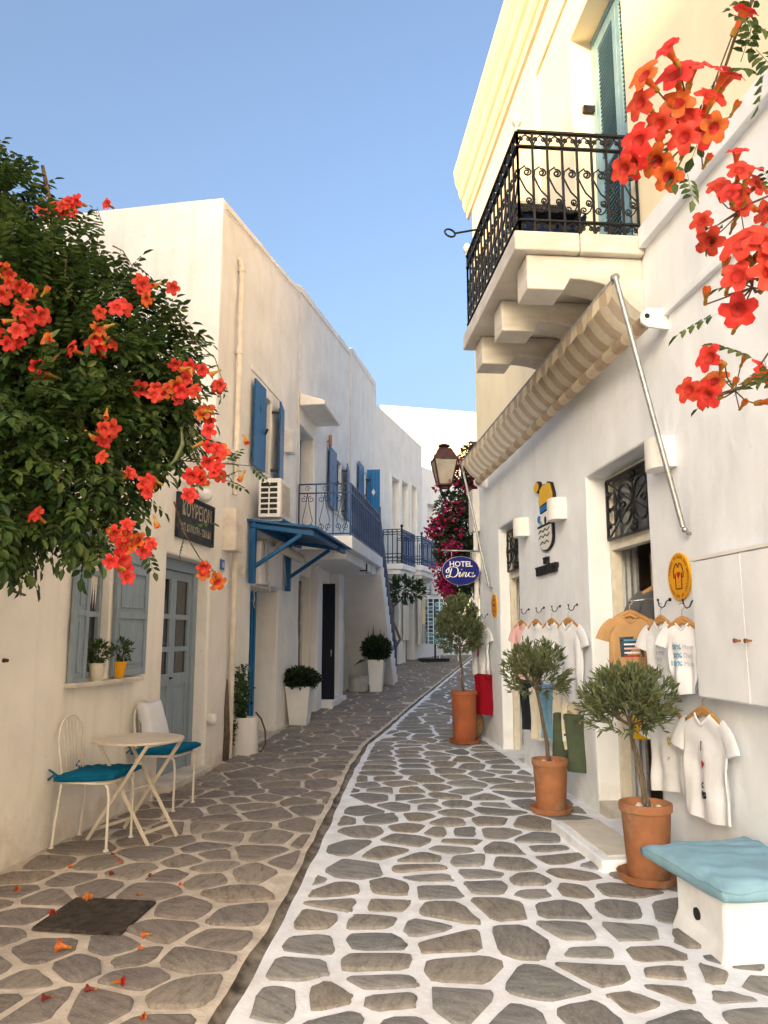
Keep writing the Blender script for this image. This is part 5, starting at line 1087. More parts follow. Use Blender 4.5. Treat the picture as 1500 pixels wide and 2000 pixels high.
# railing of balcony and stair
rl = thing('balcony_railing', 'blue wrought-iron balcony and stair railing on the cream house', 'railing', (BO, 9, BZ1), L)
zt, zm, zb = BZ1 + .87, BZ1 + .72, BZ1 + .04
def rail_panel(fn, l, n, name='panel', thick=.016):
    g = MB()
    for z, hh in ((zt, .022), (zm, .020), (zb, .022), (zb - .06, .012)): g.bar(fn(0, z), fn(l, z), .022, hh)
    p = l / n
    for i in range(n + 1): g.bar(fn(i * p, BZ1 - .02), fn(i * p, zt), thick)
    for i in range(n):
        c = (i + .5) * p
        for sg in (-1, 1):
            g.tube(spiral(fn, (c + sg * p * .22, zm - .10), p * .2, 1.3, math.pi / 2, sg, 14), .006, 5); g.tube(spiral(fn, (c + sg * p * .22, zb + .12), p * .2, 1.3, -math.pi / 2, -sg, 14), .006, 5)
            g.tube([fn(c + sg * p * .04, zb), fn(c + sg * p * .30, zb + .22), fn(c + sg * p * .10, zm - .22), fn(c, zm)], .006, 5)
        g.tube(spiral(fn, (c, (zm + zt) / 2), .05, 1.4, 0, 1, 12), .005, 5)
    return g.build(name, 'navy_paint', rl)
rail_panel(lambda a, z: (OF + .02 + a, BU0 + .05, z), BO - OF - .06, 3, 'end_panel')
rail_panel(lambda a, z: (BO - .04, BU0 + .05 + a, z), BU1 - BU0 - .05, 16, 'front_panel', .03)
g = MB(); slope = rise / run
fS = lambda a, h: (BO - .04, BU1 + a, BZ1 - slope * a + h)
for h in (.88, .74, .10): g.bar(fS(0, h), fS(ns * run, h), .026, .03)
for k in range(ns * 2 + 1): a = k * run / 2; g.bar(fS(a, -.02), fS(a, .88), .024)
g.bar(fS(0, -.1), fS(0, 1.05), .04); g.bar(fS(ns * run, -.1), fS(ns * run, 1.0), .04); g.build('stair_panel', 'navy_paint', rl)
# shutter leaf swung out square to the wall, facing the viewer
def leafx(u, o0, o1, z0, z1, name='door_leaf'):
    m = MB(); n = 4; w = (o1 - o0) / n
    for k in range(n): m.box(o0 + w * k + .002, o0 + w * (k + 1) - .002, u, u + .03, z0, z1)
    o = m.build(name, 'door_blue', th_, bevel=.003); c = (o0 + o1) / 2; cz = z0 + (z1 - z0) * .70
    d = MB(); d.prism([(c - .05, cz), (c, cz - .09), (c + .05, cz), (c, cz + .09)], lambda a, b, e: (a, u - e, b), .0005, .003); d.build('diamond_cutout', 'white_gloss', o)
a, z = L.across(713, 960, 14.8); b, z2 = L.across(742, 1010, 14.8); zt_ = L.across(727, 917, 14.8)[1]
leafx(14.8, max(OF + .02, a), b, z2 - .75, zt_, 'shutter')
# copper spot, meter, boxes, pipes
uu, zz = L.at(641, 862); m = MB(); m.tube([(OF, uu, zz), (OF + .06, uu, zz)], .012, 8); m.tube([(OF + .07, uu, zz - .10), (OF + .07, uu, zz + .12)], .035, 12); tag(m.build('wall_spotlight', 'copper', smooth=True, auto=40, fr=L, base=(0, uu, zz)), 'copper tube spotlight beside the balcony window', 'wall lamp')
def ubox(px, py, w_, h_, d_, lb, material='plastic_white', off=OF):
    uu, zz = L.at(px, py, off + d_); m = MB(); m.box(off + .001, off + d_, uu - w_ / 2, uu + w_ / 2, zz - h_ / 2, zz + h_ / 2); m.box(off + d_ + .0005, off + d_ + .006, uu - w_ / 2 + .015, uu + w_ / 2 - .015, zz - h_ / 2 + .015, zz + h_ / 2 - .015)
    return tag(m.build('meter_box', material, bevel=.008, fr=L, base=(off, uu, zz)), lb, 'utility box')
ubox(575, 864, .22, .36, .12, 'cream meter box high on the wall beside the balcony door')
ubox(468, 1036, .28, .50, .16, 'weathered cream meter box beside the blue canopy', 'pipe_cream', .0)
ubox(478, 1112, .07, .10, .05, 'small yellow junction box under the canopy bracket', 'cream_paint', 0)
u1_ = L.at(468, 700, .03)[0]
m = MB(); m.tube([(.03, u1_, 6.15), (.03, u1_, 3.15)], .036, 12)
for z in (6.05, 4.95): m.tube([(.03, u1_, z), (.03, u1_, z + .05)], .044, 12); m.bar((OF, u1_, z + .025), (OF, u1_ + .14, z - .03), .02, .02)
m.tube([(-.1, u1_, 6.25), (.0, u1_, 6.22), (.03, u1_, 6.12)], .036, 12); tag(m.build('downpipe', 'pipe_cream', smooth=True, auto=40, fr=L, base=(0, u1_, 3.1)), 'square-topped cream downpipe on the upper corner of balcony house', 'pipe')
u2_ = L.at(452, 1300, .03)[0]
m = MB(); m.tube([(.035, u2_, .02), (.035, u2_, 2.45)], .035, 12)
for z in (.5, 1.35, 2.1): m.tube([(.035, u2_, z), (.035, u2_, z + .035)], .041, 12)
tag(m.build('downpipe', 'pipe_cream', smooth=True, auto=40, fr=L, base=(0, u2_, 0)), 'cream pipe running down between barber house and blue door', 'pipe')
m = MB(); m.tube([(.02, u2_ - .10, .0), (.03, u2_ - .09, .3), (.025, u2_ - .11, .62), (.02, u2_ - .10, .95)], [.045, .04, .03, .01], 8); tag(m.build('dried_vine_stem', 'bark', smooth=True, fr=L, base=(0, u2_, 0)), 'dry brown vine stem clinging beside the cream pipe', 'vine stem')
# air conditioner
ac = thing('air_conditioner', 'white air conditioner unit mounted under the first blue shutters', 'air conditioner', (.2, 5.5, 3.0), L)
ua, ub = 4.92, 5.72; za, zb_ = 2.98, 3.50; oa, ob = .10, .40
m = MB(); m.box(oa, ob, ua, ub, za, zb_); m.build('casing', 'plastic_white', ac, bevel=.015)
for r_ in range(6):
    for c_ in range(2):
        m = MB(); o0 = oa + .035 + c_ * .12; z0 = za + .05 + r_ * .072; m.box(o0, o0 + .10, ua - .004, ua + .001, z0, z0 + .05); m.build('vent', 'dark_glass', ac)
m = MB()
for k in range(15): m.bar((ob + .004, ua + .06 + .4 * k / 14, za + .06), (ob + .004, ua + .06 + .4 * k / 14, zb_ - .06), .006)
for k in range(14): m.bar((ob + .006, ua + .06, za + .06 + .40 * k / 13), (ob + .006, ua + .46, za + .06 + .40 * k / 13), .006)
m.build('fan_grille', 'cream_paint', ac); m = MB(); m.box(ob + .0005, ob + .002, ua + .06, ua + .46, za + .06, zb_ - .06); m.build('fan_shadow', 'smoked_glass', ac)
m = MB()
for u in (ua + .1, ub - .1): m.box(OF, ob, u - .02, u + .02, za - .04, za - .002)
m.build('bracket', 'steel', ac)
# blue canopy
cn = thing('door_canopy', 'blue timber canopy on brackets above the blue door', 'canopy', (.5, 5.9, 2.3), L)
CO = L.across(619, 1026, 4.86)[0]; CO = min(max(CO, .85), 1.15)
def roofz(o): return 2.93 - .13 * (o - 0.0)
n = 9; CU0, CU1 = 4.86, 7.42
for k in range(n):
    a, b = CU0 + (CU1 - CU0) * k / n + .002, CU0 + (CU1 - CU0) * (k + 1) / n - .002
    m = MB(); m.prism([(OF, roofz(0)), (CO, roofz(CO)), (CO, roofz(CO) + .03), (OF, roofz(0) + .03)], lambda p, q, d: (p, d, q), a, b); m.build('roof_board', 'blue_paint', cn, bevel=.003)
m = MB(); m.bar((CO - .12, CU0 + .05, roofz(CO) - .035), (CO - .12, CU1 - .05, roofz(CO) - .035), .07, .06); m.bar((.06, CU0 + .02, roofz(0) - .05), (.06, CU1 - .02, roofz(0) - .05), .06, .07); m.build('beam', 'blue_paint', cn, bevel=.004)
for u in (4.93, 6.75):
    m = MB(); m.bar((.04, u, 2.12), (.04, u, roofz(0) - .09), .09, .08, up=(1, 0, 0)); m.bar((.06, u, 2.33), (CO - .22, u, roofz(CO) - .07), .05, .06, up=(0, 1, 0)); m.bar((.0, u, roofz(0) - .05), (CO - .05, u, roofz(CO) - .06), .06, .05, up=(0, 1, 0)); m.build('bracket', 'blue_paint', cn, bevel=.008)
# blue door, boarded panel above
m = MB()
for a, b in ((5.122, 5.20), (6.39, 6.468)): m.box(OF - .40, OF - .33, a, b, .06, 2.095)
m.box(OF - .40, OF - .33, 5.20, 6.39, 2.02, 2.095); m.build('door_frame', 'door_blue', th_, bevel=.004)
for a, b in ((5.205, 5.79), (5.797, 6.385)):
    m = MB(); m.box(OF - .39, OF - .35, a, a + .08, .07, 2.015); m.box(OF - .39, OF - .35, b - .08, b, .07, 2.015)
    for z, h in ((.07, .18), (.92, .10), (1.93, .085)): m.box(OF - .39, OF - .35, a + .08, b - .08, z, z + h)
    m.box(OF - .38, OF - .365, a + .08, b - .08, .25, .92)
    dl = m.build('door_leaf', 'door_blue', th_, bevel=.004); m = MB(); m.box(OF - .375, OF - .370, a + .08, b - .08, 1.02, 1.93); m.build('pane', 'dark_glass', dl)
    m = MB()
    for k in range(5): m.bar((OF - .362, a + .08, 1.10 + k * .17), (OF - .362, b - .08, 1.10 + k * .17), .012)
    m.build('bars', 'navy_paint', dl)
m = MB(); m.box(OF - .45, .16, 5.124, 6.466, -.1, .06); m.build('threshold', 'marble', th_, bevel=.01)
m = MB(); m.box(OF + .001, .06, 5.25, 6.40, 2.13, 2.72); m.build('boarded_panel', 'plaster_rough', th_, bevel=.02)
for pts, r_, lb in (([(.08, 5.35, 2.75), (.09, 5.42, 2.5), (.10, 5.50, 2.2), (.11, 5.52, 2.06)], .018, 'thick grey conduit slanting above the blue door'), ([(.09, 6.36, 2.6), (.10, 6.42, 2.2), (.08, 6.3, 2.1), (.07, 6.32, 2.25)], .006, 'thin wire hanging beside the further canopy bracket'), ([(.05, 4.96, 2.1), (.06, 4.99, 1.95), (.06, 5.08, 1.85), (.06, 5.03, 1.80), (.06, 4.96, 1.86), (.06, 5.0, 1.95)], .006, 'looped wire hanging below the nearer canopy bracket')):
    m = MB(); m.tube(pts, r_, 8); tag(m.build('loose_cable', 'bucket', smooth=True, fr=L, base=pts[0]), lb, 'cable')
m = MB(); m.tube([(.10, 6.0, 2.72), (.12, 7.2, 2.66)], .07, 14); tag(m.build('canvas_roll', 'linen', smooth=True, auto=40, fr=L, base=(.1, 6.6, 2.7)), 'rolled canvas tucked under the blue canopy', 'roll')
# shop window, dark door leaf, poster under the balcony
m = MB()
for a, b, c, d in ((7.752, 8.598, .452, .50), (7.752, 8.598, 2.40, 2.448)): m.box(OF - .2, OF - .14, a, b, c, d)
for a, b in ((7.752, 7.80), (8.55, 8.598)): m.box(OF - .2, OF - .14, a, b, .50, 2.40)
wi = m.build('window', 'cream_paint', th_, bevel=.003); m = MB(); m.box(OF - .175, OF - .168, 7.80, 8.55, .50, 2.40); m.build('pane', 'smoked_glass', wi)
m = MB(); m.prism(ell(8.16, 1.35, .28, .15, 18) , lambda a, b, d: (OF - .167 + d, a, b), 0, .002); m.prism(ell(8.18, 1.08, .22, .12, 18), lambda a, b, d: (OF - .167 + d, a, b), 0, .002); m.build('window_sticker', 'cotton_pink', wi)
a0, zz = L.across(628, 1150, 9.3); a1 = L.across(642, 1150, 9.3)[0]
m = MB(); m.box(OF + .01, OF + .30, 9.26, 9.31, gz(14.3) - .02 + .08, 2.40); dl = m.build('door_leaf', 'cotton_black', th_, bevel=.004)
m = MB(); m.tube([(OF + .25, 9.255, 1.2), (OF + .25, 9.22, 1.2), (OF + .25, 9.22, 1.08), (OF + .25, 9.255, 1.08)], .01, 6); m.build('handle', 'chrome', dl, smooth=True)
m = MB(); m.box(OF - .20, OF - .15, 9.255, 10.145, .2, 2.44); m.build('door_leaf', 'dark_glass', th_)
m = MB(); m.box(OF - .45, .30, 9.0, 10.4, 0, gz(14.5) + .12); m.build('threshold', 'plaster_far', th_, bevel=.02)
m = MB(); m.box(OF + .003, OF + .03, 11.0, 11.6, .85, 2.05); tag(m.build('poster_board', 'poster_pink', fr=L, base=(0, 11.3, .85), bevel=.003), 'grey and pink poster board under the stair', 'poster')
m = MB(); m.box(OF, .10, 8.62, 9.0, 0.0, 2.84); m.box(OF, .16, 10.3, 10.75, .0, 2.68); m.build('pier', 'plaster_far', th_, bevel=.02)
# planters
def planter(px, py, lb, kind, sd):
    x, y = G(px, py); z = gz(y); t = thing('planter', lb, 'planter', (x, y, z), group='tall white planters by the left-hand houses'); h = .58 if kind == 1 else .66; w0, w1 = .13, .19
    if kind == 2: w0, w1 = .12, .17
    ca, sa = math.cos(R_(-12)), math.sin(R_(-12)); R2 = lambda a, b, c: (x + a * ca - b * sa, y + a * sa + b * ca, z + .004 + c)
    m = MB(); v = [R2(sx * w, sy * w, c) for (w, c) in ((w0, 0), (w1, h), (w1 * .9, h), (w1 * .86, h - .06)) for sx, sy in ((-1, -1), (1, -1), (1, 1), (-1, 1))]
    f = [(3, 2, 1, 0), (12, 13, 14, 15)] + [(4 * k + i, 4 * k + (i + 1) % 4, 4 * k + 4 + (i + 1) % 4, 4 * k + 4 + i) for k in range(3) for i in range(4)]
    m.add(v, f); m.build('pot', 'white_gloss', t, bevel=.008)
    if kind == 1: leafy(t, 'foliage', R2(0, 0, h + .10), (.29, .27, .15), 1500, .07, 'bush_leaf', sd)
    else:
        leafy(t, 'foliage', R2(0, 0, h + .22), (.30, .28, .24), 1700, .08, 'bush_leaf', sd)
        m = MB()
        for dx, hh in ((-.18, .42), (-.07, .55), (.08, .46), (.16, .40)):
            p = R2(dx, .0, h + .2); m.add([(p[0] - .018, p[1], p[2]), (p[0] + .018, p[1], p[2]), (p[0] + .02, p[1] + .01, p[2] + hh * .5), (p[0] + .004, p[1] + .02, p[2] + hh), (p[0] - .014, p[1] + .01, p[2] + hh * .5)], [(0, 1, 2, 3, 4)])
        p = R2(-.2, -.1, h + .0); m.add([p, (p[0] - .12, p[1], p[2] - .0), (p[0] - .30, p[1] - .05, p[2] - .14), (p[0] - .1, p[1] - .05, p[2] - .05)], [(0, 1, 2, 3)]); m.build('blade_leaf', 'bush_leaf', t)
planter(585, 1416, 'white tapered planter with round dark shrub near the blue door', 1, 5); planter(735, 1351, 'white tapered planter with spiky-topped shrub under the stair', 2, 6)
x, y = G(700, 1352); m = MB(); m.lathe([(.17, 0), (.20, .02), (.21, .30), (.22, .31), (.22, .34), (.20, .34), (.19, .05)], (x, y, gz(y) + .003), 24); tag(m.build('plastic_tub', 'bucket', smooth=True, auto=40, base=(x, y, gz(y))), 'grey plastic tub under the outside stair', 'tub')
x, y = G(478, 1472); t = thing('masonry_pot', 'whitewashed cylindrical masonry pot with trailing ivy by pipe', 'planter', (x, y, gz(y)))
m = MB(); m.lathe([(.165, 0), (.16, .06), (.148, .36), (.150, .42), (.14, .44), (.11, .44), (.10, .38), (.001, .37)], (x, y, gz(y) - .01), 26); m.build('pot', 'plaster_rough', t, smooth=True, auto=50)
q = random.Random(3); tv, tf = blade(.055, .035, .2, -.01); pl_ = []; sm2 = MB()
for k in range(15):
    a = q.uniform(0, 6.28); p = Vector((x - .04, y + .02, gz(y) + .40)); d = Vector((math.cos(a) * .5 - .25, math.sin(a) * .3 - .1, q.uniform(.2, 1.2))).normalized(); pts = [p.copy()]
    for s_ in range(9):
        d = (d + rvec(q, .35) + Vector((-.05, 0, -.09 if k % 3 else .05))).normalized(); p = p + d * .075
        if L.inv(p.x, p.y)[0] < .05: p = Vector((*L.loc(.05, L.inv(p.x, p.y)[1]), p.z))
        pts.append(p.copy())
        for _ in range(5): pl_.append((p + rvec(q, .04), rvec(q) + Vector((0, 0, .2)), rvec(q, .6) + Vector((0, 0, 1)), q.uniform(.6, 1.2)))
    sm2.tube(pts, .0035, 5)
for k in range(8):
    p = Vector((x - .15, y - .05, gz(y) + .4))
    for s_ in range(6): p = p + Vector((q.uniform(-.02, .02), q.uniform(-.02, .02), -.06)); [pl_.append((p + rvec(q, .03), rvec(q), rvec(q, .6) + Vector((0, 0, 1)), q.uniform(.5, 1.0))) for _ in range(3)]
sm2.build('stem', 'vine_stem', t); leaf_obj('foliage', tv, tf, pl_, 'ivy_leaf', t)
hx, hy2 = x + .16, y + .1
m = MB(); m.tube([(hx - .05, hy2, .52), (hx + .02, hy2, .44), (hx + .07, hy2 + .02, .30), (hx + .08, hy2 + .02, .14), (hx + .03, hy2 - .01, .05), (hx - .06, hy2 - .05, .045)], .011, 8); tag(m.build('garden_hose', 'hose', smooth=True, base=(hx, hy2, .04)), 'brown garden hose curving off the masonry pot', 'hose')
m = MB(); m.lathe([(.045, 0), (.06, .05), (.05, .1), (.03, .12), (.001, .125)], (*L.loc(.05, L.at(405, 1405)[0]), L.at(405, 1405)[1] - .06), 14); tag(m.build('wall_vent', 'plaster_left', smooth=True, base=(*L.loc(.05, L.at(405, 1405)[0]), L.at(405, 1405)[1])), 'small plaster vent cowl low on the wall past the barber door', 'vent')
# lights and camera under the balcony
for (px, py, lb, k) in ((715, 1099, 'small floodlight under the balcony edge', 0), (725, 1101, 'white floodlight under the balcony edge', 1), (738, 1113, 'white dome camera under the balcony edge', 2)):
    uu, zz = L.at(px, py, BO - .12); zz = BZ0 - .10; m = MB()
    if k < 2: m.box(BO - .24, BO - .10, uu - .02, uu + .04, zz - .08, zz + .06); m.bar((BO - .17, uu + .01, zz + .05), (BO - .17, uu + .01, BZ0 - .001), .02); m.box(BO - .225, BO - .115, uu - .024, uu - .0205, zz - .065, zz + .045, 1)
    else: m.ball((BO - .10, uu, zz - .02), .07, 7); m.tube([(BO - .10, uu, zz + .03), (BO - .10, uu, BZ0 - .001)], .05, 12); m.ball((BO - .10, uu - .045, zz - .04), .035, 6, 1)
    tag(m.build('floodlight' if k < 2 else 'security_camera', ['white_gloss' if k else 'rust_iron', 'dark_glass'], fr=L, base=(BO, uu, zz)), lb, 'floodlight' if k < 2 else 'camera')
# ================================================================== café set
def cafe_chair(C_, lb):
    """C_(a, b, c): a to the front, b sideways, c up; seat centre at a=b=0"""
    t = thing('cafe_chair', lb, 'chair', C_(0, 0, 0), group='white wire café chairs by the barber house')
    w, d, hs = .185, .17, .44
    for sa, sb in ((1, -1), (1, 1)):
        m = MB(); m.tube([C_(d - .02, sb * (w - .01), hs), C_(d + .01, sb * w, hs - .03), C_(d + .02, sb * w, hs - .10), C_(d + .02, sb * w, .012)], .0095, 8); m.tube([C_(d + .02, sb * w, .0), C_(d + .02, sb * w, .014)], .018, 10); m.build('leg', 'chair_white', t, smooth=True, auto=50)
    for sb in (-1, 1):
        m = MB(); m.tube([C_(-d, sb * (w - .02), hs), C_(-d - .005, sb * w, hs - .14), C_(-d - .02, sb * w, .18), C_(-d - .035, sb * w, .012)], .0095, 8); m.tube([C_(-d - .035, sb * w, .0), C_(-d - .035, sb * w, .014)], .018, 10); m.build('leg', 'chair_white', t, smooth=True, auto=50)
    m = MB(); ring = [(d, -w), (d + .012, 0), (d, w), (0, w + .008), (-d, w), (-d - .008, 0), (-d, -w), (0, -w - .008), (d, -w)]
    m.tube([C_(a, b, hs) for a, b in ring], .009, 8)
    for k in range(7): b = -w + 2 * w * (k + 1) / 8; m.tube([C_(-d, b, hs), C_(d, b, hs)], .003, 5)
    m.build('seat_frame', 'chair_white', t, smooth=True)
    def hoop(tt, wd, ht, a0=-d, lean=.10):
        an = tt * math.pi; q = 1 if .0 else 0
        return tt
    m = MB(); pts = []; wt, zt2 = .165, .88
    for k in range(5): q = k / 5; pts.append(C_(-d - .01 - .03 * q, -(w - .045 + .03 * q), hs + (zt2 - .17 - hs) * q))
    for k in range(13): an = math.pi * k / 12; pts.append(C_(-d - .04 - .015 * math.sin(an), -wt * math.cos(an) , zt2 - .16 + .16 * math.sin(an)))
    for k in range(4, -1, -1): q = k / 5; pts.append(C_(-d - .01 - .03 * q, (w - .045 + .03 * q), hs + (zt2 - .17 - hs) * q))
    m.tube(pts, .0085, 8)
    for k in range(6):
        x_ = (k - 2.5) / 2.5; b1 = x_ * .115; b0 = x_ * .08; zt3 = zt2 - .16 + .155 * math.sqrt(max(0, 1 - (b1 / wt) ** 2))
        m.tube([C_(-d, b0, hs), C_(-d - .02, (b0 + b1) / 2 * 1.05, (hs + zt3) / 2), C_(-d - .05, b1, zt3)], .0032, 5)
    m.build('backrest', 'chair_white', t, smooth=True); return t
def chair_frame(px, py, turn=0.0):
    x, y = G(px, py); a = L.a + R_(turn); n = (math.cos(a), -math.sin(a)); dd_ = (math.sin(a), math.cos(a)); z = gz(y) + .009
    cx, cy = x - n[0] * .155 + dd_[0] * .185, y - n[1] * .155 + dd_[1] * .185
    return lambda a_, b_, c_: (cx + n[0] * a_ + dd_[0] * b_, cy + n[1] * a_ + dd_[1] * b_, z + c_)
C1 = chair_frame(197, 1666); C2 = chair_frame(330, 1588, 4)
def seat_pad(C_, lb, sd):
    o = cushion('seat_cushion', lb, lambda a, b, c: C_(a + .015, b, .478 + c + .012 * (a / .2)), .44, .43, .075, 'cushion_blue', sd, pinch=.05)
    for sb in (-1, 1):
        m = MB(); p = (-.20, sb * .17)
        m.tube([C_(p[0] + .03, p[1], .475), C_(p[0] - .02, p[1] + sb * .01, .49), C_(p[0] - .06, p[1] + sb * .02, .455)], .008, 6); m.tube([C_(p[0], p[1], .48), C_(p[0] - .045, p[1] - sb * .015, .50), C_(p[0] - .05, p[1] + sb * .03, .525)], .007, 6); m.build('tie', 'cushion_blue', o, smooth=True)
cafe_chair(C1, 'white wire café chair standing nearest, left of the bistro table'); seat_pad(C1, 'deep blue seat cushion on the nearest café chair', 1)
cafe_chair(C2, 'white wire café chair between bistro table and barber door'); seat_pad(C2, 'deep blue seat cushion on the chair by the barber door', 4)
cushion('white_pillow', 'white pillow leaning on the backrest of the further chair', lambda a, b, c: C2(-.13 - .35 * c * .0 - .05 * (b / .2) * 0 - c * .94 + a * -.30 , b * .96 + .02, .70 + a * .94 - c * .30), .36, .36, .12, 'cotton_white', 6, cat='pillow', pinch=.12, seam=False)
tx, ty = G(271, 1442, .705); tz = gz(ty); tb = thing('bistro_table', 'cream round folding bistro table between the café chairs', 'table', (tx, ty, tz))
m = MB(); m.lathe([(.315, 0), (.325, .002), (.327, .010), (.325, .018), (.31, .020), (.001, .021)], (tx, ty, tz + .69), 48); m.build('tabletop', 'table_cream', tb, smooth=True, auto=40)
q_ = R_(-28); TF = lambda a, b, c: (tx + a * math.cos(q_) - b * math.sin(q_), ty + a * math.sin(q_) + b * math.cos(q_), tz + c)
for sb, w_ in ((-1, .19), (1, .155)):
    for sg in (-1, 1):
        m = MB(); m.bar(TF(-sb * .24, sg * w_, .685), TF(sb * .26, sg * w_, .012), .012, .026); m.build('leg', 'table_cream', tb, bevel=.002)
m = MB()
for sb, w_ in ((-1, .19), (1, .155)):
    m.bar(TF(sb * .20, -w_, .09), TF(sb * .20, w_, .09), .012, .02); m.bar(TF(-sb * .24, -w_, .68), TF(-sb * .24, w_, .68), .014)
m.tube([TF(0, -.20, .35), TF(0, .20, .35)], .006, 6); m.build('cross_bar', 'table_cream', tb)
# ================================================================== door mat and fallen petals
dm = thing('door_mat', 'dark woven metal-look mat set in the pavement', 'mat', (*G(182, 1795), 0))
cs = [G(149, 1759), G(305, 1766), G(234, 1831), G(61, 1819)]
def MP(a, b, c):
    p = [cs[0][i] * (1 - a) * (1 - b) + cs[1][i] * a * (1 - b) + cs[2][i] * a * b + cs[3][i] * (1 - a) * b for i in (0, 1)]; return (p[0], p[1], .004 + c)
m = MB(); m.add([MP(0, 0, 0), MP(1, 0, 0), MP(1, 1, 0), MP(0, 1, 0), MP(0, 0, .008), MP(1, 0, .008), MP(1, 1, .008), MP(0, 1, .008)], [(3, 2, 1, 0), (4, 5, 6, 7), (0, 1, 5, 4), (1, 2, 6, 5), (2, 3, 7, 6), (3, 0, 4, 7)]); m.build('backing', 'grate', dm)
m = MB()
for k in range(30): m.bar(MP(.01, (k + .5) / 30, .011), MP(.99, (k + .5) / 30, .011), .009, .008)
for k in range(44): m.bar(MP((k + .5) / 44, .01, .013), MP((k + .5) / 44, .99, .013), .006, .006)
m.build('weave', 'grate', dm)
# ================================================================== FURTHER HOUSES
D = Frame(L.loc(0, 16.5), 22)
dh_ = thing('upper_house', 'pale house beyond the stair with three tall windows', 'house', (0, 2.5, 0), D)
hol = [(1.49, 2.30, 4.45, 6.22), (2.58, 3.33, 4.45, 6.30), (3.74, 4.44, 4.45, 6.38), (1.5, 2.2, -.2, 2.6), (3.0, 4.0, -.2, 2.5)]
m = wall_mb(wallL, -.3, 5.2, -.4, 8.02, .4, hol, rough=.01, seed=7, step=.5); m.build('wall', 'plaster_left', dh_, weld=True, bevel=.02)
m = MB(); m.box(-6, -.41, -.3, 0, -.3, 8.0); m.box(-6, -.41, 0, 5.2, 7.6, 7.8); m.box(-6, -.41, 4.9, 5.2, -.3, 7.9); m.build('roof', 'plaster_left', dh_)
for (a, b, c, d) in hol[:3]:
    m = MB(); m.box(-.32, -.28, a + .002, b - .002, c, d - .002); w_ = m.build('window', 'linen', dh_)
    m = MB()
    for p in (a + .002, (a + b) / 2 - .02, b - .042): m.box(-.279, -.25, p, p + .04, c, d - .002)
    m.build('frame', 'cream_paint', w_)
    m = MB()
    for p, q2 in ((a - .10, a - .001), (b + .001, b + .10)): m.box(-.02, .02, p, q2, c, d + .1)
    m.box(-.02, .0205, a - .001, b + .001, d + .001, d + .1); m.build('architrave', 'plaster_left', dh_)
for (a, b, c, d) in hol[3:]:
    m = MB(); m.box(-.30, -.25, a + .002, b - .002, 0, d - .002); m.build('door_leaf', 'smoked_glass', dh_)
# its balconies
def small_balcony(fr, u0, u1, o1, z0, zt, owner, rmat, lb, lbr, corb):
    m = MB(); m.box(.002, o1, u0, u1, z0 - .16, z0); m.box(.002, o1 - .08, u0 + .06, u1 - .06, z0 - .30, z0 - .161); m.build('balcony_slab', 'plaster_far', owner, bevel=.01)
    if corb:
        m = MB()
        for u in (u0 + .15, u1 - .3): m.prism([(0, z0 - .301), (o1 - .1, z0 - .301), (o1 - .12, z0 - .40), (o1 * .55, z0 - .48), (o1 * .4, z0 - .66), (0, z0 - .72)], lambda a, b, d: (a + .002, d, b), u, u + .16)
        m.build('corbel', 'plaster_far', owner)
    t = thing('balcony_railing', lbr, 'railing', (o1, (u0 + u1) / 2, z0), fr)
    for nm, fn, l in (('end_panel', lambda a, z: (.02 + a, u0 + .03, z), o1 - .05), ('front_panel', lambda a, z: (o1 - .03, u0 + .03 + a, z), u1 - u0 - .06), ('end_panel', lambda a, z: (.02 + a, u1 - .03, z), o1 - .05)):
        g = MB(); n = max(4, int(l / .13)); p = l / n
        for z in (zt, zt - .14, z0 + .28, z0 + .08): g.bar(fn(0, z), fn(l, z), .026, .022)
        for i in range(n + 1): g.bar(fn(i * p, z0), fn(i * p, zt), .022)
        for i in range(n):
            for sg in (-1, 1): g.tube(spiral(fn, ((i + .5) * p + sg * p * .2, zt - .07), p * .22, 1.2, 0, sg, 8), .008, 4); g.tube(spiral(fn, ((i + .5) * p + sg * p * .2, z0 + .18), p * .24, 1.2, 0, sg, 8), .008, 4)
        g.build(nm, rmat if nm == 'end_panel' else 'navy_paint', t)
    m = MB()
    for o_, u in ((o1 - .03, u0 + .03),): m.bar((o_, u, z0), (o_, u, zt + .06), .04); m.ball((o_, u, zt + .09), .045, 6)
    m.build('post', rmat, t)
small_balcony(D, .55, 2.05, .60, 3.48, 4.46, dh_, 'iron', '', 'black iron railing on the first balcony of the upper house', False)
small_balcony(D, 2.75, 4.75, .62, 3.62, 4.52, dh_, 'navy_paint', '', 'blue railing on the second balcony of the upper house', True)
# house E further round the bend
E_ = Frame(D.loc(0, 5.2), 40)
eh = thing('bend_house', 'white house at the bend with small paned window', 'house', (0, 2, 0), E_)
uw, zw = E_.at(846, 1010); m = wall_mb(wallL, -.2, 9, -.4, 7.3, .4, [(uw - .35, uw + .35, zw - .75, zw + .45), (2.9, 4.0, -.2, 3.3)], rough=.01, seed=3, step=.6); m.build('wall', 'plaster_far', eh, weld=True, bevel=.02)
m = MB(); m.box(-4, -.41, -.2, 9, 6.9, 7.1); m.box(-.3, -.26, uw - .34, uw + .34, zw - .74, zw + .44); m.build('roof', 'plaster_far', eh)
m = MB()
for k in (-.33, -.02, .29): m.box(-.25, -.21, uw + k, uw + k + .04, zw - .74, zw + .44)
for k in (-.74, -.35, .02, .40): m.box(-.249, -.211, uw - .29, uw + .29, zw + k, zw + k + .04)
m.build('window', 'white_gloss', eh)
m = MB(); m.box(-.32, -.26, 2.902, 3.998, 0, 3.298); m.build('door_leaf', 'smoked_glass', eh)
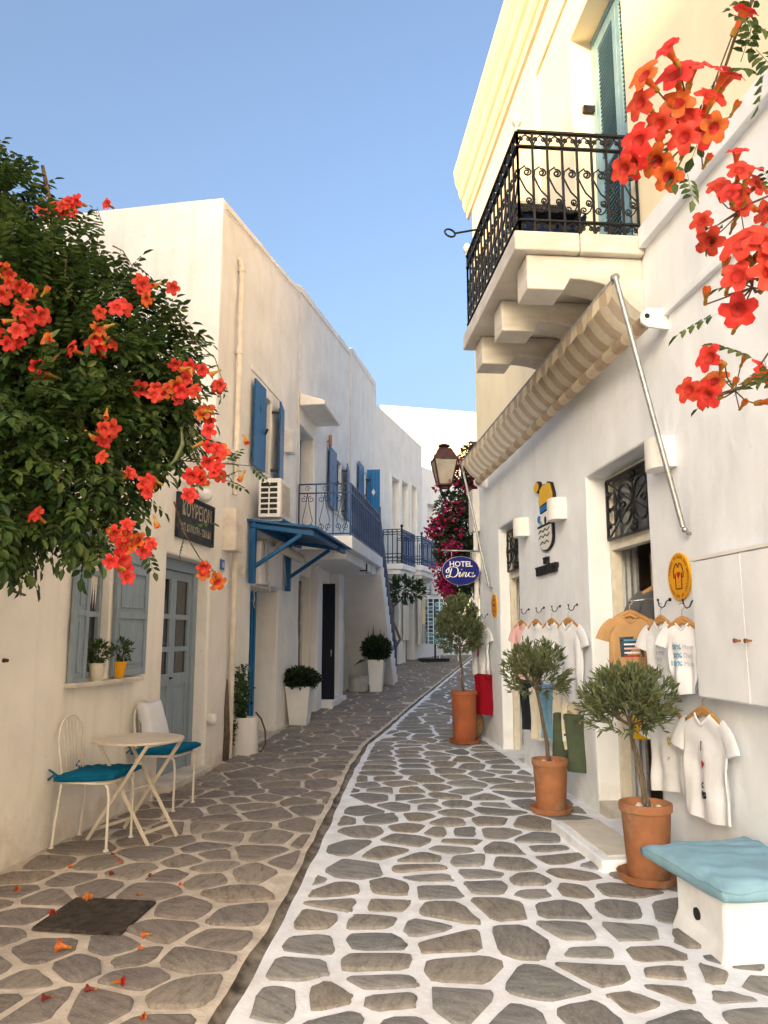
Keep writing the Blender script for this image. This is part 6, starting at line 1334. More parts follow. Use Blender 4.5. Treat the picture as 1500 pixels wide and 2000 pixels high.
m = MB(); m.box(-.02, .12, 2.55, 2.75, 0, 3.5); m.box(-.02, .12, 4.1, 4.3, 0, 3.5); m.box(-.02, .10, 1.2, 2.3, 1.5, 3.2); m.build('pilaster', 'plaster_far', eh)
# lower clutter of the upper house: shop boards, vine tree, lamp
def pboard(fr, u, o, w_, z0, z1, material, lb, cat, th=.06):
    m = MB(); m.box(o, o + th, u - w_ / 2, u + w_ / 2, z0, z1); m.box(o + th, o + th + .01, u - w_ / 2 + .04, u + w_ / 2 - .04, z0 + .05, z1 - .05, 1)
    return tag(m.build(cat.replace(' ', '_'), ['white_gloss', material], fr=fr, base=(o, u, z0), bevel=.004), lb, cat)
g0 = gz(24)
pboard(D, 2.75, .05, .5, g0 + .7, g0 + 2.0, 'lace', 'pale patterned notice board below the upper house', 'notice board')
pboard(D, 4.45, .10, .7, g0 + .55, g0 + 2.25, 'smoked_glass', 'cream display case with dark glass past the vine tree', 'display case', .12)
pboard(E_, .75, .05, .6, g0 + 2.25, g0 + 2.75, 'lace', 'small white shop sign above the display case', 'sign')
pboard(D, 1.25, .04, .35, g0 + 1.2, g0 + 2.3, 'greyblue_paint', 'grey-blue shutter board behind the vine tree', 'shutter')
x, y = D.loc(.35, 0.1); t = thing('vine_tree', 'small twisted vine tree beside the blue stair rail', 'tree', (x, y, gz(y)))
zb = gz(y); m = MB(); m.tube([(x, y, zb), (x + .08, y, zb + .5), (x + .30, y + .1, zb + .85), (x + .10, y + .1, zb + 1.35), (x + .12, y + .1, zb + 1.75), (x + .45, y + .2, zb + 2.05)], [.05, .045, .04, .035, .03, .02], 8); m.tube([(x + .12, y + .1, zb + 1.7), (x - .1, y + .1, zb + 2.2)], [.03, .015], 6); m.build('trunk', 'bark', t, smooth=True)
leafy(t, 'foliage', (x + .35, y + .1, zb + 2.20), (.75, .5, .32), 520, .15, 'bush_leaf', 21)
x, y = D.loc(.25, -.9); t = thing('weed', 'small leafy weed at the foot of the stair', 'plant', (x, y, gz(y))); leafy(t, 'foliage', (x, y, gz(y) + .3), (.12, .12, .3), 30, .12, 'bush_leaf', 23)
# postcard rack and display ladder
y = 24.6; x = YP(850, 1277, y)[0]; zb = gz(y); t = thing('postcard_rack', 'revolving rack full of blue postcards at the bend', 'rack', (x, y, zb))
m = MB(); m.tube([(x, y, zb), (x, y, zb + 1.95)], .03, 8); m.box(x - .5, x + .4, y - .3, y + .3, zb + .02, zb + .10); m.build('stand', 'iron', t)
m = MB(); q = random.Random(8)
for r_ in range(12):
    for c_ in range(5):
        a = R_(-160 + c_ * 36); cx_, cy_ = x + .30 * math.cos(a), y + .30 * math.sin(a); zz = zb + .55 + r_ * .118; tx_, ty_ = -math.sin(a) * .075, math.cos(a) * .075
        m.add([(cx_ - tx_, cy_ - ty_, zz), (cx_ + tx_, cy_ + ty_, zz), (cx_ + tx_, cy_ + ty_, zz + .10), (cx_ - tx_, cy_ - ty_, zz + .10), (cx_ * .98 + x * .02, cy_ * .98 + y * .02, zz + .05)], [(0, 1, 2, 3)])
m.build('postcards', 'postcards', t)['kind'] = 'stuff'
y = 24.9; x = YP(874, 1277, y)[0]; zb = gz(y); t = thing('display_ladder', 'white leaning display ladder with blue wares beside the postcard rack', 'display', (x, y, zb))
m = MB()
for sx_ in (-.3, .3): m.bar((x + sx_, y - .3, zb), (x + sx_ * .7, y + .1, zb + 1.35), .035)
for k in range(5): m.bar((x - .29, y - .28 + .08 * k, zb + .2 + .26 * k), (x + .29, y - .28 + .08 * k, zb + .2 + .26 * k), .03)
m.build('frame', 'white_gloss', t); m = MB(); q = random.Random(4)
for k in range(26): a, b = q.uniform(-.28, .28), q.uniform(.15, 1.3); m.box(x + a, x + a + .12, y - .34 + .28 * b, y - .30 + .28 * b, zb + b, zb + b + .12)
m.build('wares', 'postcards', t)['kind'] = 'stuff'
# shop closing the view with lit windows
fy = 27.5; xa, xb = YP(868, 1200, fy)[0], YP(960, 1200, fy)[0] + 4; z0 = gz(fy); fs = thing('far_shop', 'far shop front at the street end with warm lit windows', 'shop', ((xa + xb) / 2, fy, z0))
wins = [(YP(889, 1200, fy)[0], YP(900, 1200, fy)[0], z0 + 1.1, z0 + 2.5), (YP(908, 1200, fy)[0], YP(920, 1200, fy)[0], z0 + 1.0, z0 + 2.4), (YP(928, 1200, fy)[0], YP(940, 1200, fy)[0], z0 + .9, z0 + 2.2)]
m = wall_mb(lambda u, z, d: (u, fy - d, z), xa, xb, -.3, 3.9, .35, wins, step=1.2, rough=.01); m.build('wall', 'plaster_far', fs, weld=True)
for a, b, c, d in wins:
    m = MB(); m.box(a + .01, b - .01, fy + .22, fy + .26, c + .01, d - .01); m.build('lit_window', 'warm_glow', fs)
    m = MB(); m.box((a + b) / 2 - .03, (a + b) / 2 + .03, fy + .17, fy + .215, c + .01, d - .01); m.box(a + .01, b - .01, fy + .168, fy + .2145, (c + d) / 2, (c + d) / 2 + .05); m.build('glazing_bar', 'cream_paint', fs)
# white cubic houses up the hill behind
def block(lb, pxl, pxr, ytop, yb, dist, depth, turn, extra=(), wm='plaster_far'):
    x0, zt = YP(pxl, ytop, dist); x1, _ = YP(pxr, ytop, dist); fr = Frame(((x0 + x1) / 2, dist), turn); t = thing('hill_house', lb, 'house', (0, 0, 0), fr, group='white cubic houses on the slope behind')
    w_ = (x1 - x0) / 2; m = MB(); m.box(-w_, w_, 0, depth, -.3, zt); m.box(-w_, w_, .0005, .25, zt + .0005, zt + .12); m.build('wall', wm, t, bevel=.05)
    for (px, py, ww, hh) in extra:
        xx, zz = YP(px, py, dist); m = MB(); m.box(xx - fr.p[0] - ww / 2, xx - fr.p[0] + ww / 2, -.03, -.001, zz - hh / 2, zz + hh / 2); m.build('window', 'linen', t)
    return t
block('large white house with sunlit top edge behind the street', 740, 975, 800, 1200, 46, 9, -10, wm='plaster_sun_tint')  # warm sunlight is tinted into this house's plaster
block('white house stepped below the sunlit one', 800, 853, 848, 1200, 38, 5, 8)
block('white house with sloping parapet left of the lantern', 838, 960, 905, 1200, 34, 4, 14)
block('low white house behind the street lantern', 815, 880, 965, 1200, 31.5, 2, 4)
# right-hand neighbour beyond the shop corner
nh = thing('hotel_house', 'white house beyond the shop corner under the bougainvillea', 'house', (5.4, 15, 0))
m = wall_mb(lambda u, z, d: (5.20 - d, u, z), 13.6, 24.0, -.3, 4.35, .4, [(16, 17, .4, 2.6), (20, 21, .5, 2.7)], step=.8, rough=.01); m.build('wall', 'plaster_far', nh, weld=True, bevel=.02)
m = MB(); m.box(5.61, 9, 13.6, 13.95, -.3, 4.3); m.box(5.6, 9, 14, 24, 4.0, 4.2); m.build('roof', 'plaster_far', nh)
for a, b in ((16, 17), (20, 21)):
    m = MB(); m.box(5.38, 5.42, a + .002, b - .002, .45, 2.6); m.build('door_leaf', 'greyblue_paint', nh)
# house out of view across the lane, whose roofline shades the street
SHH = 6.2 + 50 * math.tan(R_(SUN_EL))
SHF = Frame((2.35 - 25, 6 - 43.5), 12.06)
sh_ = thing('neighbour_house', 'tall white house standing out of view on the left', 'house', (0, 0, 0), SHF)
m = MB(); m.box(-8, 0, -8, 36, -.3, SHH); m.build('wall', 'plaster_far', sh_, bevel=.03)
# ================================================================== lantern and hotel sign
ly = 12.6; lx, lz = YP(868, 925, ly); ln = thing('street_lantern', 'brown metal street lantern on a curved wall bracket', 'lantern', (lx, ly, lz - .2))
def sq(m, w0, w1, z0, z1, mi=0, cap=True):
    v = [(lx + sx * w, ly + sy * w, lz + z) for w, z in ((w0, z0), (w1, z1)) for sx, sy in ((-1, -1), (1, -1), (1, 1), (-1, 1))]
    m.add(v, [(3, 2, 1, 0), (4, 5, 6, 7)] + [(i, (i + 1) % 4, 4 + (i + 1) % 4, 4 + i) for i in range(4)], mi)
m = MB(); sq(m, .205, .205, .215, .235); sq(m, .20, .115, .235, .40); sq(m, .12, .10, .40, .425); m.lathe([(.06, .425), (.05, .45), (.10, .465), (.105, .48), (.07, .50), (.03, .515), (.001, .52)], (lx, ly, lz), 16)
for sx in (-1, 1):
    for sy in (-1, 1): m.tube([(lx + sx * .195, ly + sy * .195, lz + .23), (lx + sx * .20, ly + sy * .20, lz + .275)], .012, 6)
m.build('cap', 'rust_iron', ln, bevel=.004)
m = MB(); sq(m, .105, .188, -.19, .214); m.build('glass', 'lamp_glass', ln)
m = MB()
for sx in (-1, 1):
    for sy in (-1, 1): m.bar((lx + sx * .108, ly + sy * .108, lz - .195), (lx + sx * .193, ly + sy * .193, lz + .214), .022)
sq(m, .118, .112, -.215, -.188); sq(m, .06, .07, -.26, -.216)
m.build('frame', 'rust_iron', ln)
m = MB()
for k in range(4): a = R_(45 + 90 * k); m.tube([(lx + .10 * math.cos(a), ly + .10 * math.sin(a), lz - .20), (lx + .09 * math.cos(a), ly + .09 * math.sin(a), lz - .30), (lx, ly, lz - .38)], .012, 6)
bx_ = YP(918, 982, ly)[0]; zb = YP(905, 984, ly)[1]
m.tube([(lx, ly, lz - .36), (lx, ly, lz - .45)] + [(lx + .02 + (RW - .02 - lx) * .55 * (1 - math.cos(R_(9 * k))) , ly, lz - .45 - (lz - .45 - zb) * math.sin(R_(9 * k))) for k in range(1, 11)] + [(RW + .4, ly, zb)], .022, 8)
m.build('bracket', 'iron', ln, smooth=True)
hy_ = 10.98; hx0, hz0 = YP(900, 1115, hy_); hs_ = thing('hotel_sign', 'oval dark blue hotel sign hanging from a bracket at the shop corner', 'sign', (hx0, hy_, hz0))
m = MB(); ra, rb = .268, .205
HC = lambda a, b, d: (hx0 + a, hy_ - d, hz0 + b)
m.prism(ell(0, 0, ra, rb, 48), HC, -.012, .012); m.build('board', 'hotel_blue', hs_, bevel=.003)
m = MB(); m.tube([HC(ra * math.cos(2 * math.pi * k / 48), rb * math.sin(2 * math.pi * k / 48), .006) for k in range(49)], .006, 6, caps=False); m.build('rim', 'steel', hs_, smooth=True)
g = text_mb('HOTEL', .108, lambda a, b, d: HC(a - .0, b + .095, .012 + d), .003, bold=.0015); g.build('lettering', 'white_gloss', hs_)
# the script word, written as flat brush strokes of changing width
def stroke(m, pts, w, sub=6):
    P = []
    for i in range(len(pts) - 1):
        p0, p1, p2, p3 = pts[max(i - 1, 0)], pts[i], pts[i + 1], pts[min(i + 2, len(pts) - 1)]
        for k in range(sub):
            t = k / sub; P.append(tuple(.5 * (2 * p1[j] + (p2[j] - p0[j]) * t + (2 * p0[j] - 5 * p1[j] + 4 * p2[j] - p3[j]) * t * t + (3 * p1[j] - p0[j] - 3 * p2[j] + p3[j]) * t ** 3) for j in (0, 1)))
    P.append(pts[-1]); v = []
    for i, p in enumerate(P):
        a, b = P[max(i - 1, 0)], P[min(i + 1, len(P) - 1)]; dx, dy = b[0] - a[0], b[1] - a[1]; l = math.hypot(dx, dy) or 1
        ww = w * (.35 + .65 * abs(dy / l)) ; v += [HC(p[0] - dy / l * ww, p[1] + dx / l * ww, .0152), HC(p[0] + dy / l * ww, p[1] - dx / l * ww, .0152)]
    m.add(v, [(2 * i, 2 * i + 1, 2 * i + 3, 2 * i + 2) for i in range(len(P) - 1)])
m = MB(); w_ = .0085
stroke(m, [(-.135, .035), (-.150, -.02), (-.170, -.085), (-.205, -.095), (-.212, -.075), (-.18, -.065), (-.13, -.09), (-.08, -.08), (-.045, -.03), (-.05, .035), (-.10, .055), (-.165, .045), (-.215, .0), (-.20, -.03), (-.175, -.01), (-.175, .03)], w_)
stroke(m, [(-.035, -.05), (-.015, -.02), (-.012, -.03), (-.028, -.075), (-.015, -.085), (.01, -.06)], w_); stroke(m, [(.005, .015), (.010, .022), (.012, .014)], .007)
stroke(m, [(.01, -.06), (.04, -.02), (.042, -.03), (.02, -.085)], w_); stroke(m, [(.03, -.06), (.06, -.025), (.078, -.03), (.062, -.075), (.075, -.085), (.10, -.06)], w_)
stroke(m, [(.138 + .030 * math.cos(k * .524 + .6), -.054 + .031 * math.sin(k * .524 + .6)) for k in range(14)], w_); stroke(m, [(.178, -.020), (.168, -.055), (.165, -.080), (.178, -.086), (.205, -.062)], w_)
m.build('script_lettering', 'white_gloss', hs_)
m = MB(); zt_ = hz0 + .285; m.tube([(YP(862, 1080, hy_)[0], hy_, zt_ + .01), (RW + .01, hy_, zt_)], .012, 8)
for a in (-.13, .15): m.tube([(hx0 + a, hy_, zt_), (hx0 + a, hy_, hz0 + rb * .85)], .006, 6)
m.build('bracket', 'steel', hs_, smooth=True)
# ================================================================== bougainvillea
bo = thing('bougainvillea', 'bougainvillea with magenta bracts trailing over the shop corner', 'bougainvillea', (2.85, 13.2, gz(13.2)))
q = random.Random(31); Y0 = 13.0; BL = []
for px, py, r_ in ((925, 905, .30), (925, 960, .34), (905, 930, .22), (915, 1030, .40), (880, 1000, .30), (860, 1040, .22), (925, 1090, .36), (890, 1075, .34), (870, 1085, .22), (895, 1135, .30), (925, 1140, .2), (870, 1140, .14), (882, 1160, .12)):
    xx, zz = YP(px, py, Y0); BL.append((Vector((xx, Y0 + q.uniform(-.3, .3), zz)), r_))
tv, tf = blade(.075, .045, .2, -.01); pl_ = []
for c, r_ in BL:
    for _ in range(int(2300 * r_ * r_ * 4)): v = rvec(q); pl_.append((c + v * r_, v + rvec(q, .8), rvec(q, .7) + Vector((0, -.3, 1)), q.uniform(.6, 1.25)))
leaf_obj('foliage', tv, tf, pl_, 'bush_leaf', bo)
pl_ = []; tv, tf = blade(.055, .048, .35, .0)
for px, py, r_, n in ((928, 880, .13, 40), (905, 905, .12, 50), (880, 935, .15, 60), (915, 950, .16, 60), (853, 955, .08, 20), (935, 925, .12, 40), (880, 1000, .17, 90), (858, 1025, .16, 110), (840, 1040, .10, 45), (895, 985, .10, 30), (880, 1075, .20, 120), (875, 1120, .14, 60), (855, 1110, .10, 40), (860, 1140, .13, 90), (875, 1155, .14, 110), (895, 1040, .10, 20), (935, 1060, .12, 40), (895, 1110, .12, 40)):
    xx, zz = YP(px, py, Y0 - .42)
    for _ in range(int(n * .8)): v = rvec(q); pl_.append(((xx + v.x * r_ * 1.15, Y0 - .42 + v.y * r_, zz + v.z * r_ * 1.15), rvec(q), rvec(q), q.uniform(.7, 1.2)))
leaf_obj('bracts', tv, tf, pl_, 'bract', bo)
m = MB()
for k in range(7):
    c = BL[k * 2 % len(BL)][0]; m.tube([(2.95, 13.3, gz(13.2)), (2.95 + .05 * k, 13.3, 1.4), (2.9, 13.2, 2.2 + .1 * k), tuple(c)], [.03, .025, .02, .006], 6)
m.build('stem', 'vine_stem', bo, smooth=True)
# ================================================================== trumpet flowers
def flower_mesh(name, mats, open_=1.0):
    m = MB(); n = 20; rows = [(.0045, 0), (.0055, .012), (.0075, .028), (.0115, .044), (.0155, .055)]
    for r_, z in rows: m.v += [(r_ * math.cos(2 * math.pi * j / n), r_ * math.sin(2 * math.pi * j / n), z) for j in range(n)]
    for t_ in (.35, .7, 1.0):
        for j in range(n):
            an = 2 * math.pi * j / n; lob = abs(math.cos(2.5 * an)) ** .55; r_ = .0155 + open_ * t_ * (.012 + .0165 * lob); z = .055 + .010 * t_ * open_ - .013 * open_ * t_ * t_ * lob + .003 * math.sin(5 * an + 1) * t_ + (1 - open_) * .02 * t_
            m.v.append((r_ * math.cos(an), r_ * math.sin(an), z))
    R = len(rows) + 3
    for i in range(R - 1):
        for j in range(n): m.f.append((i * n + j, i * n + (j + 1) % n, (i + 1) * n + (j + 1) % n, (i + 1) * n + j)); m.m.append(1 if i < 4 else 0)
    k = len(m.v); m.v += [(.0150 * math.cos(2 * math.pi * j / n), .0150 * math.sin(2 * math.pi * j / n), .0555) for j in range(n)] + [(0, 0, .035)]
    for j in range(n): m.f.append((k + j, k + (j + 1) % n, k + n)); m.m.append(2)
    k = len(m.v); m.v += [(.0065 * math.cos(2 * math.pi * j / 8), .0065 * math.sin(2 * math.pi * j / 8), -.002) for j in range(8)] + [(.0085 * math.cos(2 * math.pi * j / 8), .0085 * math.sin(2 * math.pi * j / 8), .016) for j in range(8)]
    for j in range(8): m.f.append((k + j, k + (j + 1) % 8, k + 8 + (j + 1) % 8, k + 8 + j)); m.m.append(3)
    me = bpy.data.meshes.new(name); me.from_pydata(m.v, [], m.f); [me.materials.append(MATS[x_]) for x_ in mats]; me.polygons.foreach_set('material_index', m.m); me.polygons.foreach_set('use_smooth', [True] * len(m.f)); return me
FM = [flower_mesh('flower', ['petal', 'petal_tube', 'petal_throat', 'calyx'], o_) for o_ in (1.0, 1.08, .8)] + [flower_mesh('flower', ['petal_tube', 'petal_tube', 'petal_throat', 'calyx'], .95)]
BUD = flower_mesh('flower_bud', ['petal_tube', 'calyx', 'calyx', 'calyx'], .05)
def put_flower(parent, pos, face, sc, q, me=None):
    me = me or q.choice(FM[:3] * 3 + FM[3:]); o = bpy.data.objects.new('flower', me); COL.objects.link(o); o.parent = parent
    o.rotation_euler = (Vector(face).to_track_quat('Z', 'Y') @ __import__('mathutils').Quaternion((0, 0, 1), q.uniform(0, 6.28))).to_euler()
    b = INFO[parent.name][1]; f = Vector(face).normalized(); p = Vector(pos) - f * .05 * sc; o.location = (p.x - b[0], p.y - b[1], p.z - b[2]); o.scale = (sc,) * 3; return p
# pinnate leaf: nine leaflets on a curved rachis
def pinnate():
    V = []; Fc = []
    def leaflet(p, d, l):
        tv, tf = blade(l, l * .52, .16, -.10 * l); d = Vector(d).normalized(); r_ = d.cross(Vector((0, 0, 1))).normalized(); u = r_.cross(d); k = len(V)
        for a, b, c in tv: V.append(tuple(Vector(p) + d * a + r_ * b + u * c))
        Fc.extend(tuple(i + k for i in f) for f in tf)
    for i in range(4):
        t_ = .05 + i * .036; z = -.35 * t_ * t_
        for sg in (-1, 1): leaflet((t_, sg * .003, z), (.55, sg * .85, -.15 - t_), .056 - .004 * abs(i - 1))
    leaflet((.19, 0, -.014), (1, 0, -.45), .062)
    V2 = len(V); V.extend([(0, .0015, 0), (0, -.0015, 0), (.19, -.001, -.014), (.19, .001, -.014)]); Fc.append((V2, V2 + 1, V2 + 2, V2 + 3)); return V, Fc
PV, PF = pinnate()
tv_ = thing('trumpet_vine', 'dense trumpet vine with red flowers overhanging the barber house', 'vine', (-1.9, 4.2, 0)); q = random.Random(77)
from mathutils.noise import noise as NZ
BLOBS = [(0, 375, 4.3, .10), (25, 450, 4.2, .18), (100, 530, 4.1, .24), (20, 600, 3.9, .32), (190, 600, 4.1, .21), (262, 668, 4.1, .17), (140, 720, 3.9, .33), (255, 780, 4.0, .25), (40, 850, 3.7, .31), (175, 870, 3.8, .24), (305, 840, 4.1, .12), (325, 710, 4.2, .08), (105, 970, 3.7, .15), (5, 1000, 3.6, .16), (240, 945, 3.9, .07), (-70, 700, 4.0, .5), (-80, 450, 4.2, .4), (-60, 950, 3.7, .35), (170, 1035, 3.7, .04), (60, 1030, 3.65, .06), (340, 780, 4.0, .07)]
pl_ = []
for px, py, yy, r_ in BLOBS:
    xx, zz = YP(px, py, yy); c = Vector((xx, yy, zz)); n = int(1050 * r_ ** 1.5 * 2.3)
    for _ in range(n):
        v = rvec(q); v = v.normalized() * (v.length ** .45) if q.random() < .8 else v; p = c + v * r_ * (1 + .35 * NZ(c * 2 + v * 1.7))
        if NZ(p * 5.5) < -.22: continue
        d = v.normalized() * .9 + rvec(q, .8) + Vector((.1, -.1, -.25)); pl_.append((p, d, v * .5 + Vector((0, -.2, 1)) + rvec(q, .4), q.uniform(.7, 1.15)))
# trailing shoots that break the outline
def shoot(parent, pix, yy, n=9, up=0, rad=.004, leaves=True, step=.5):
    P = [Vector((YP(px, py, yy + k * .03)[0], yy + k * .03, YP(px, py, yy + k * .03)[1])) for k, (px, py) in enumerate(pix)]
    SM.tube(P, [rad * (1.2 - .8 * i / (len(P) - 1)) for i in range(len(P))], 5)
    if leaves:
        for a, b in zip(P, P[1:]):
            for k in range(max(1, int((b - a).length / .07 * step))): t_ = q.random(); d = (b - a).normalized(); pl_.append((a.lerp(b, t_), d * .6 + rvec(q, .9) + Vector((0, 0, -.1)), rvec(q, .5) + Vector((0, -.3, 1)), q.uniform(.45, .85)))
    return P
SM = MB()
for pix, yy, lf in (([(330, 600), (375, 660), (420, 700), (433, 740), (415, 755)], 4.1, .3), ([(300, 880), (360, 900), (430, 905), (490, 910)], 3.9, 1.6), ([(340, 980), (360, 1040), (390, 1090), (410, 1110)], 3.8, .7), ([(200, 1030), (260, 1060), (290, 1075)], 3.7, 1.0), ([(130, 430), (200, 440), (190, 405)], 4.0, .1), ([(130, 500), (125, 560), (150, 600), (210, 617), (250, 600)], 3.7, 0), ([(20, 330), (15, 300), (5, 285)], 4.2, 1.2), ([(60, 1020), (50, 1070), (30, 1090)], 3.6, 1.5), ([(150, 1030), (190, 1070), (210, 1085)], 3.7, 1.5), ([(40, 320), (60, 305)], 4.2, 1.4), ([(330, 730), (370, 800), (380, 850), (420, 870)], 3.9, .4), ([(100, 1000), (140, 1060), (130, 1085)], 3.65, 1.3), ([(360, 850), (400, 930), (450, 940)], 3.9, 1.4), ([(220, 480), (240, 490), (270, 540)], 4.0, 1.0)):
    shoot(tv_, pix, yy, leaves=lf > 0, step=lf)
SM.tube([(-2.05, 4.1, 0), (-2.02, 4.15, 1.2), (-2.0, 4.1, 2.3), (-1.7, 4.1, 3.0), (-1.2, 4.1, 3.1)], [.05, .045, .04, .03, .015], 8)
SM.tube([(-2.0, 4.1, 2.2), (-1.6, 3.9, 2.4), (-1.0, 3.9, 2.3)], [.035, .03, .012], 8); SM.tube([(-1.7, 4.1, 3.0), (-1.5, 4.2, 3.7), (-1.6, 4.2, 4.1)], [.03, .02, .01], 8)
SM.build('stem', 'vine_stem', tv_, smooth=True); leaf_obj('foliage', PV, PF, pl_, 'vine_leaf', tv_)
m = MB(); uu = YP(352, 880, 3.75); m.tube([(uu[0], 3.75, uu[1] + .12), (uu[0] + .01, 3.75, uu[1] + .03), (uu[0] - .02, 3.74, uu[1] - .05), (uu[0] - .06, 3.74, uu[1] - .09)], [.004, .011, .010, .003], 8); m.build('seed_pod', 'olive_leaf', tv_, smooth=True)
for px, py, n, yy, sp in ((110, 405, 6, 3.95, 34), (150, 400, 1, 3.95, 8), (212, 410, 1, 3.95, 5), (28, 535, 7, 3.45, 42), (40, 615, 8, 3.45, 40), (20, 660, 5, 3.45, 28), (178, 665, 7, 3.5, 33), (85, 718, 3, 3.5, 26), (278, 558, 4, 3.75, 20), (343, 570, 1, 3.9, 4), (240, 605, 2, 3.7, 12), (352, 765, 9, 3.65, 34), (368, 718, 3, 3.75, 16), (400, 805, 3, 3.7, 16), (420, 868, 6, 3.6, 30), (430, 755, 2, 3.85, 16), (200, 845, 3, 3.45, 16), (206, 897, 1, 3.45, 3), (378, 935, 4, 3.6, 24), (420, 915, 3, 3.65, 18), (290, 950, 4, 3.55, 20), (256, 925, 1, 3.5, 3), (240, 1052, 5, 3.4, 22), (235, 1102, 4, 3.4, 20), (290, 1068, 4, 3.45, 20), (397, 1115, 2, 3.6, 10), (428, 1132, 2, 3.6, 10), (320, 765, 2, 3.7, 14), (262, 748, 2, 3.7, 12), (65, 1012, 1, 3.4, 4)):
    for _ in range(n):
        ax, ay = px + q.gauss(0, sp * .62), py + q.gauss(0, sp * .55); xx, zz = YP(ax, ay, yy); put_flower(tv_, (xx, yy + q.uniform(-.06, .05), zz), (q.uniform(-.7, 1.0), -1 + q.uniform(-.2, .5), q.uniform(-.7, .45)), q.uniform(.82, 1.16), q)
    for _ in range(2 if n > 2 else 0): ax, ay = px + q.gauss(0, sp), py + q.gauss(0, sp); xx, zz = YP(ax, ay, yy); put_flower(tv_, (xx, yy, zz), (q.uniform(-1, 1), q.uniform(-1, .2), q.uniform(-.8, .5)), .8, q, BUD)
# the second vine, reaching in from the upper right
tr_ = thing('trumpet_vine', 'trumpet vine sprays of red flowers hanging in from the right', 'vine', (2.2, 1.2, 0)); pl_ = []; SM = MB()
SM.tube([(2.28, 1.2, 0), (2.27, 1.2, 1.6), (2.25, 1.25, 3.0), (1.9, 1.4, 3.45), (1.5, 1.6, 3.40), (1.25, 1.75, 3.2)], [.04, .035, .03, .02, .012, .006], 8)
SM.tube([(2.25, 1.25, 2.9), (1.9, 1.7, 2.75), (1.55, 1.95, 2.5)], [.02, .012, .005], 8); SM.tube([(2.26, 1.2, 2.3), (1.9, 1.5, 2.2), (1.65, 1.85, 1.95)], [.02, .010, .005], 8)
C1f = [(1440, 45), (1290, 125), (1255, 160), (1370, 105), (1430, 145), (1405, 160), (1330, 195), (1385, 195), (1255, 200), (1295, 235), (1350, 225), (1340, 265), (1390, 235), (1260, 260), (1300, 295), (1250, 300), (1225, 325), (1300, 355), (1385, 260), (1320, 150)]
C2f = [(1435, 305), (1465, 330), (1450, 362), (1405, 365), (1412, 395), (1455, 400), (1375, 430), (1485, 420), (1400, 458), (1430, 350), (1490, 350)]
C3f = [(1442, 485), (1480, 492), (1438, 545), (1478, 555), (1460, 590), (1495, 520)]
C4f = [(1372, 712), (1411, 738), (1358, 755), (1487, 728), (1385, 770), (1498, 790)]
for lst, yy, hub in ((C1f, 1.72, (1380, 225)), (C2f, 2.25, (1460, 400)), (C3f, 1.45, (1490, 545)), (C4f, 2.05, (1450, 755))):
    hx_, hz_ = YP(*hub, yy); hub3 = Vector((hx_, yy + .04, hz_))
    for px, py in lst:
        xx, zz = YP(px, py, yy); dy = q.uniform(-.05, .05); v = Vector(((px - hub[0]) / 90, -.75 + q.uniform(-.4, .4), -(py - hub[1]) / 130 + q.uniform(-.3, .3))); p = put_flower(tr_, (xx, yy + dy, zz), v, q.uniform(.95, 1.2), q); SM.tube([hub3, hub3.lerp(p, .6) + Vector((0, .01, -.004)), p], .0022, 5)
    for k in range(7): v = rvec(q, .10); p = put_flower(tr_, hub3 + v, v + Vector((0, -.3, .2)), .55, q, BUD); SM.tube([hub3, p], .0018, 5)
def shoot2(pix, yy, lf): shoot(tr_, pix, yy, leaves=lf > 0, step=lf, rad=.005)
shoot2([(1560, -160), (1480, -20), (1440, 60), (1410, 150), (1380, 225), (1330, 290)], 1.68, .25); shoot2([(1600, 330), (1530, 370), (1460, 400), (1400, 440)], 2.2, .2); shoot2([(1640, 470), (1560, 520), (1490, 545)], 1.45, .3); shoot2([(1600, 660), (1540, 720), (1450, 755), (1400, 770)], 2.05, .15); shoot2([(1560, 690), (1500, 690), (1480, 720)], 2.0, .3)
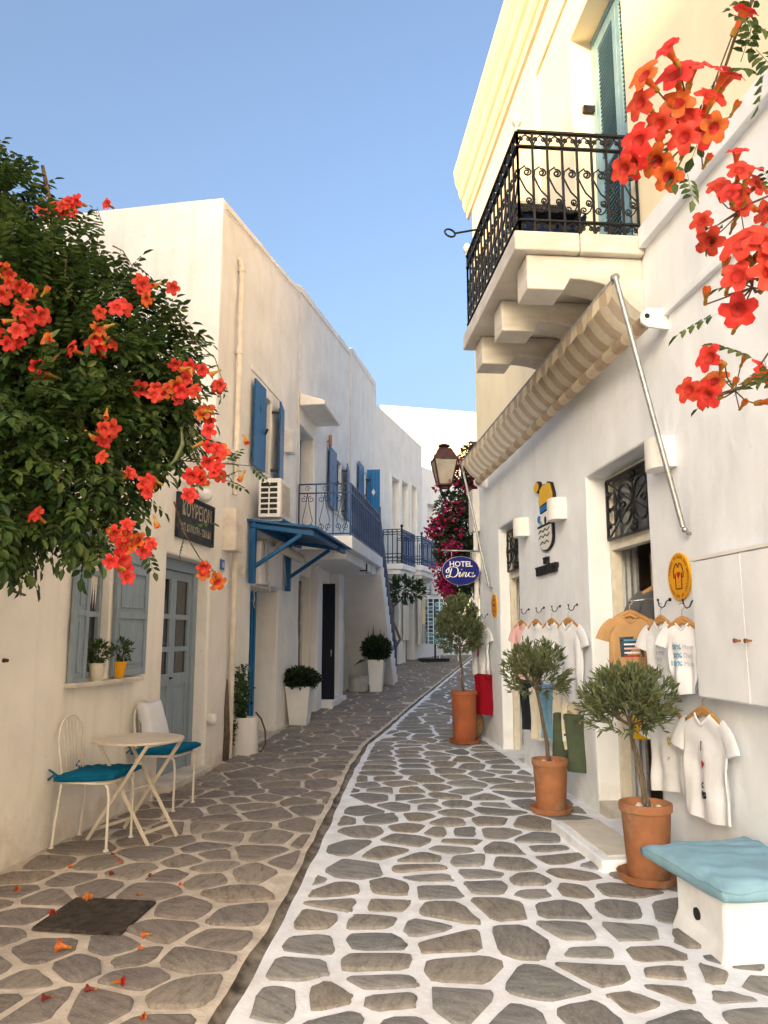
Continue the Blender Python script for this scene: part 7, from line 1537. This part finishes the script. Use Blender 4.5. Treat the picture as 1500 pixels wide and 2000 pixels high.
for px, py, yy in ((1400, 30, 1.66), (1425, 12, 1.66), (1470, 60, 1.66), (1485, 85, 1.66), (1455, 110, 1.66), (1445, 125, 1.68), (1480, 30, 1.7), (1500, 90, 1.7), (1420, 600, 2.0), (1495, 700, 2.0), (1440, 770, 2.0), (1350, 330, 1.7), (1320, 310, 1.72)):
    xx, zz = YP(px, py, yy); pl_.append(((xx, yy + .02, zz), rvec(q) + Vector((-.3, -.3, -.3)), rvec(q, .5) + Vector((0, -.6, .8)), q.uniform(.5, .75)))
SM.build('stem', 'vine_stem', tr_, smooth=True); leaf_obj('foliage', PV, PF, pl_, 'vine_leaf', tr_)
# fallen flowers on the pavement
FD = flower_mesh('fallen_flower', ['faded_petal', 'faded_petal', 'petal_throat', 'calyx'], .7); DD = flower_mesh('fallen_flower', ['dry_petal', 'dry_petal', 'dry_petal', 'calyx'], .45); RD = flower_mesh('fallen_flower', ['petal', 'petal_tube', 'dry_petal', 'calyx'], .5)
for px, py, me, sc, lb in ((168, 1770, FD, 1.1, 'orange fallen flower on the dark mat'), (139, 1863, FD, 1.35, 'large orange fallen flower in front of the dark mat'), (105, 1786, RD, .9, 'red fallen flower on the left edge of the mat'), (296, 1833, FD, .9, 'orange fallen flower right of the dark mat'), (218, 1930, RD, 1.0, 'crimson fallen flower lowest beside a white joint'), (190, 1942, DD, .9, 'dried dark flower beside the crimson fallen one'), (103, 1956, DD, .8, 'dried dark flower at the lower left of pavement'), (26, 1743, FD, .8, 'orange fallen flower at the left edge of the pavement'), (240, 1690, RD, .8, 'red fallen flower in front of the bistro table'), (228, 1673, DD, .7, 'dark red fallen petal between chair and table'), (222, 1711, DD, .7, 'dried dark flower on the stone before the table'), (278, 1752, FD, .7, 'small orange fallen flower behind the dark mat'), (135, 1699, FD, .6, 'yellowish fallen flower by the near chair'), (360, 1734, RD, .6, 'small red fallen petal right of the mat area'), (283, 1858, FD, .6, 'pale orange fallen flower between the joints'), (270, 1995, FD, .6, 'yellow fallen bud at the bottom of pavement'), (296, 1717, DD, .6, 'dried dark sliver on the stone behind the mat')):
    x, y = G(px, py); o = bpy.data.objects.new('fallen_flower', me); COL.objects.link(o); sc *= .78; o.location = (x, y, gz(y) + .018 * sc + .008); o.scale = (sc,) * 3; o.rotation_euler = (R_(q.uniform(75, 100)), 0, q.uniform(0, 6.28)); tag(o, lb, 'flower', 'fallen flowers on the pavement')
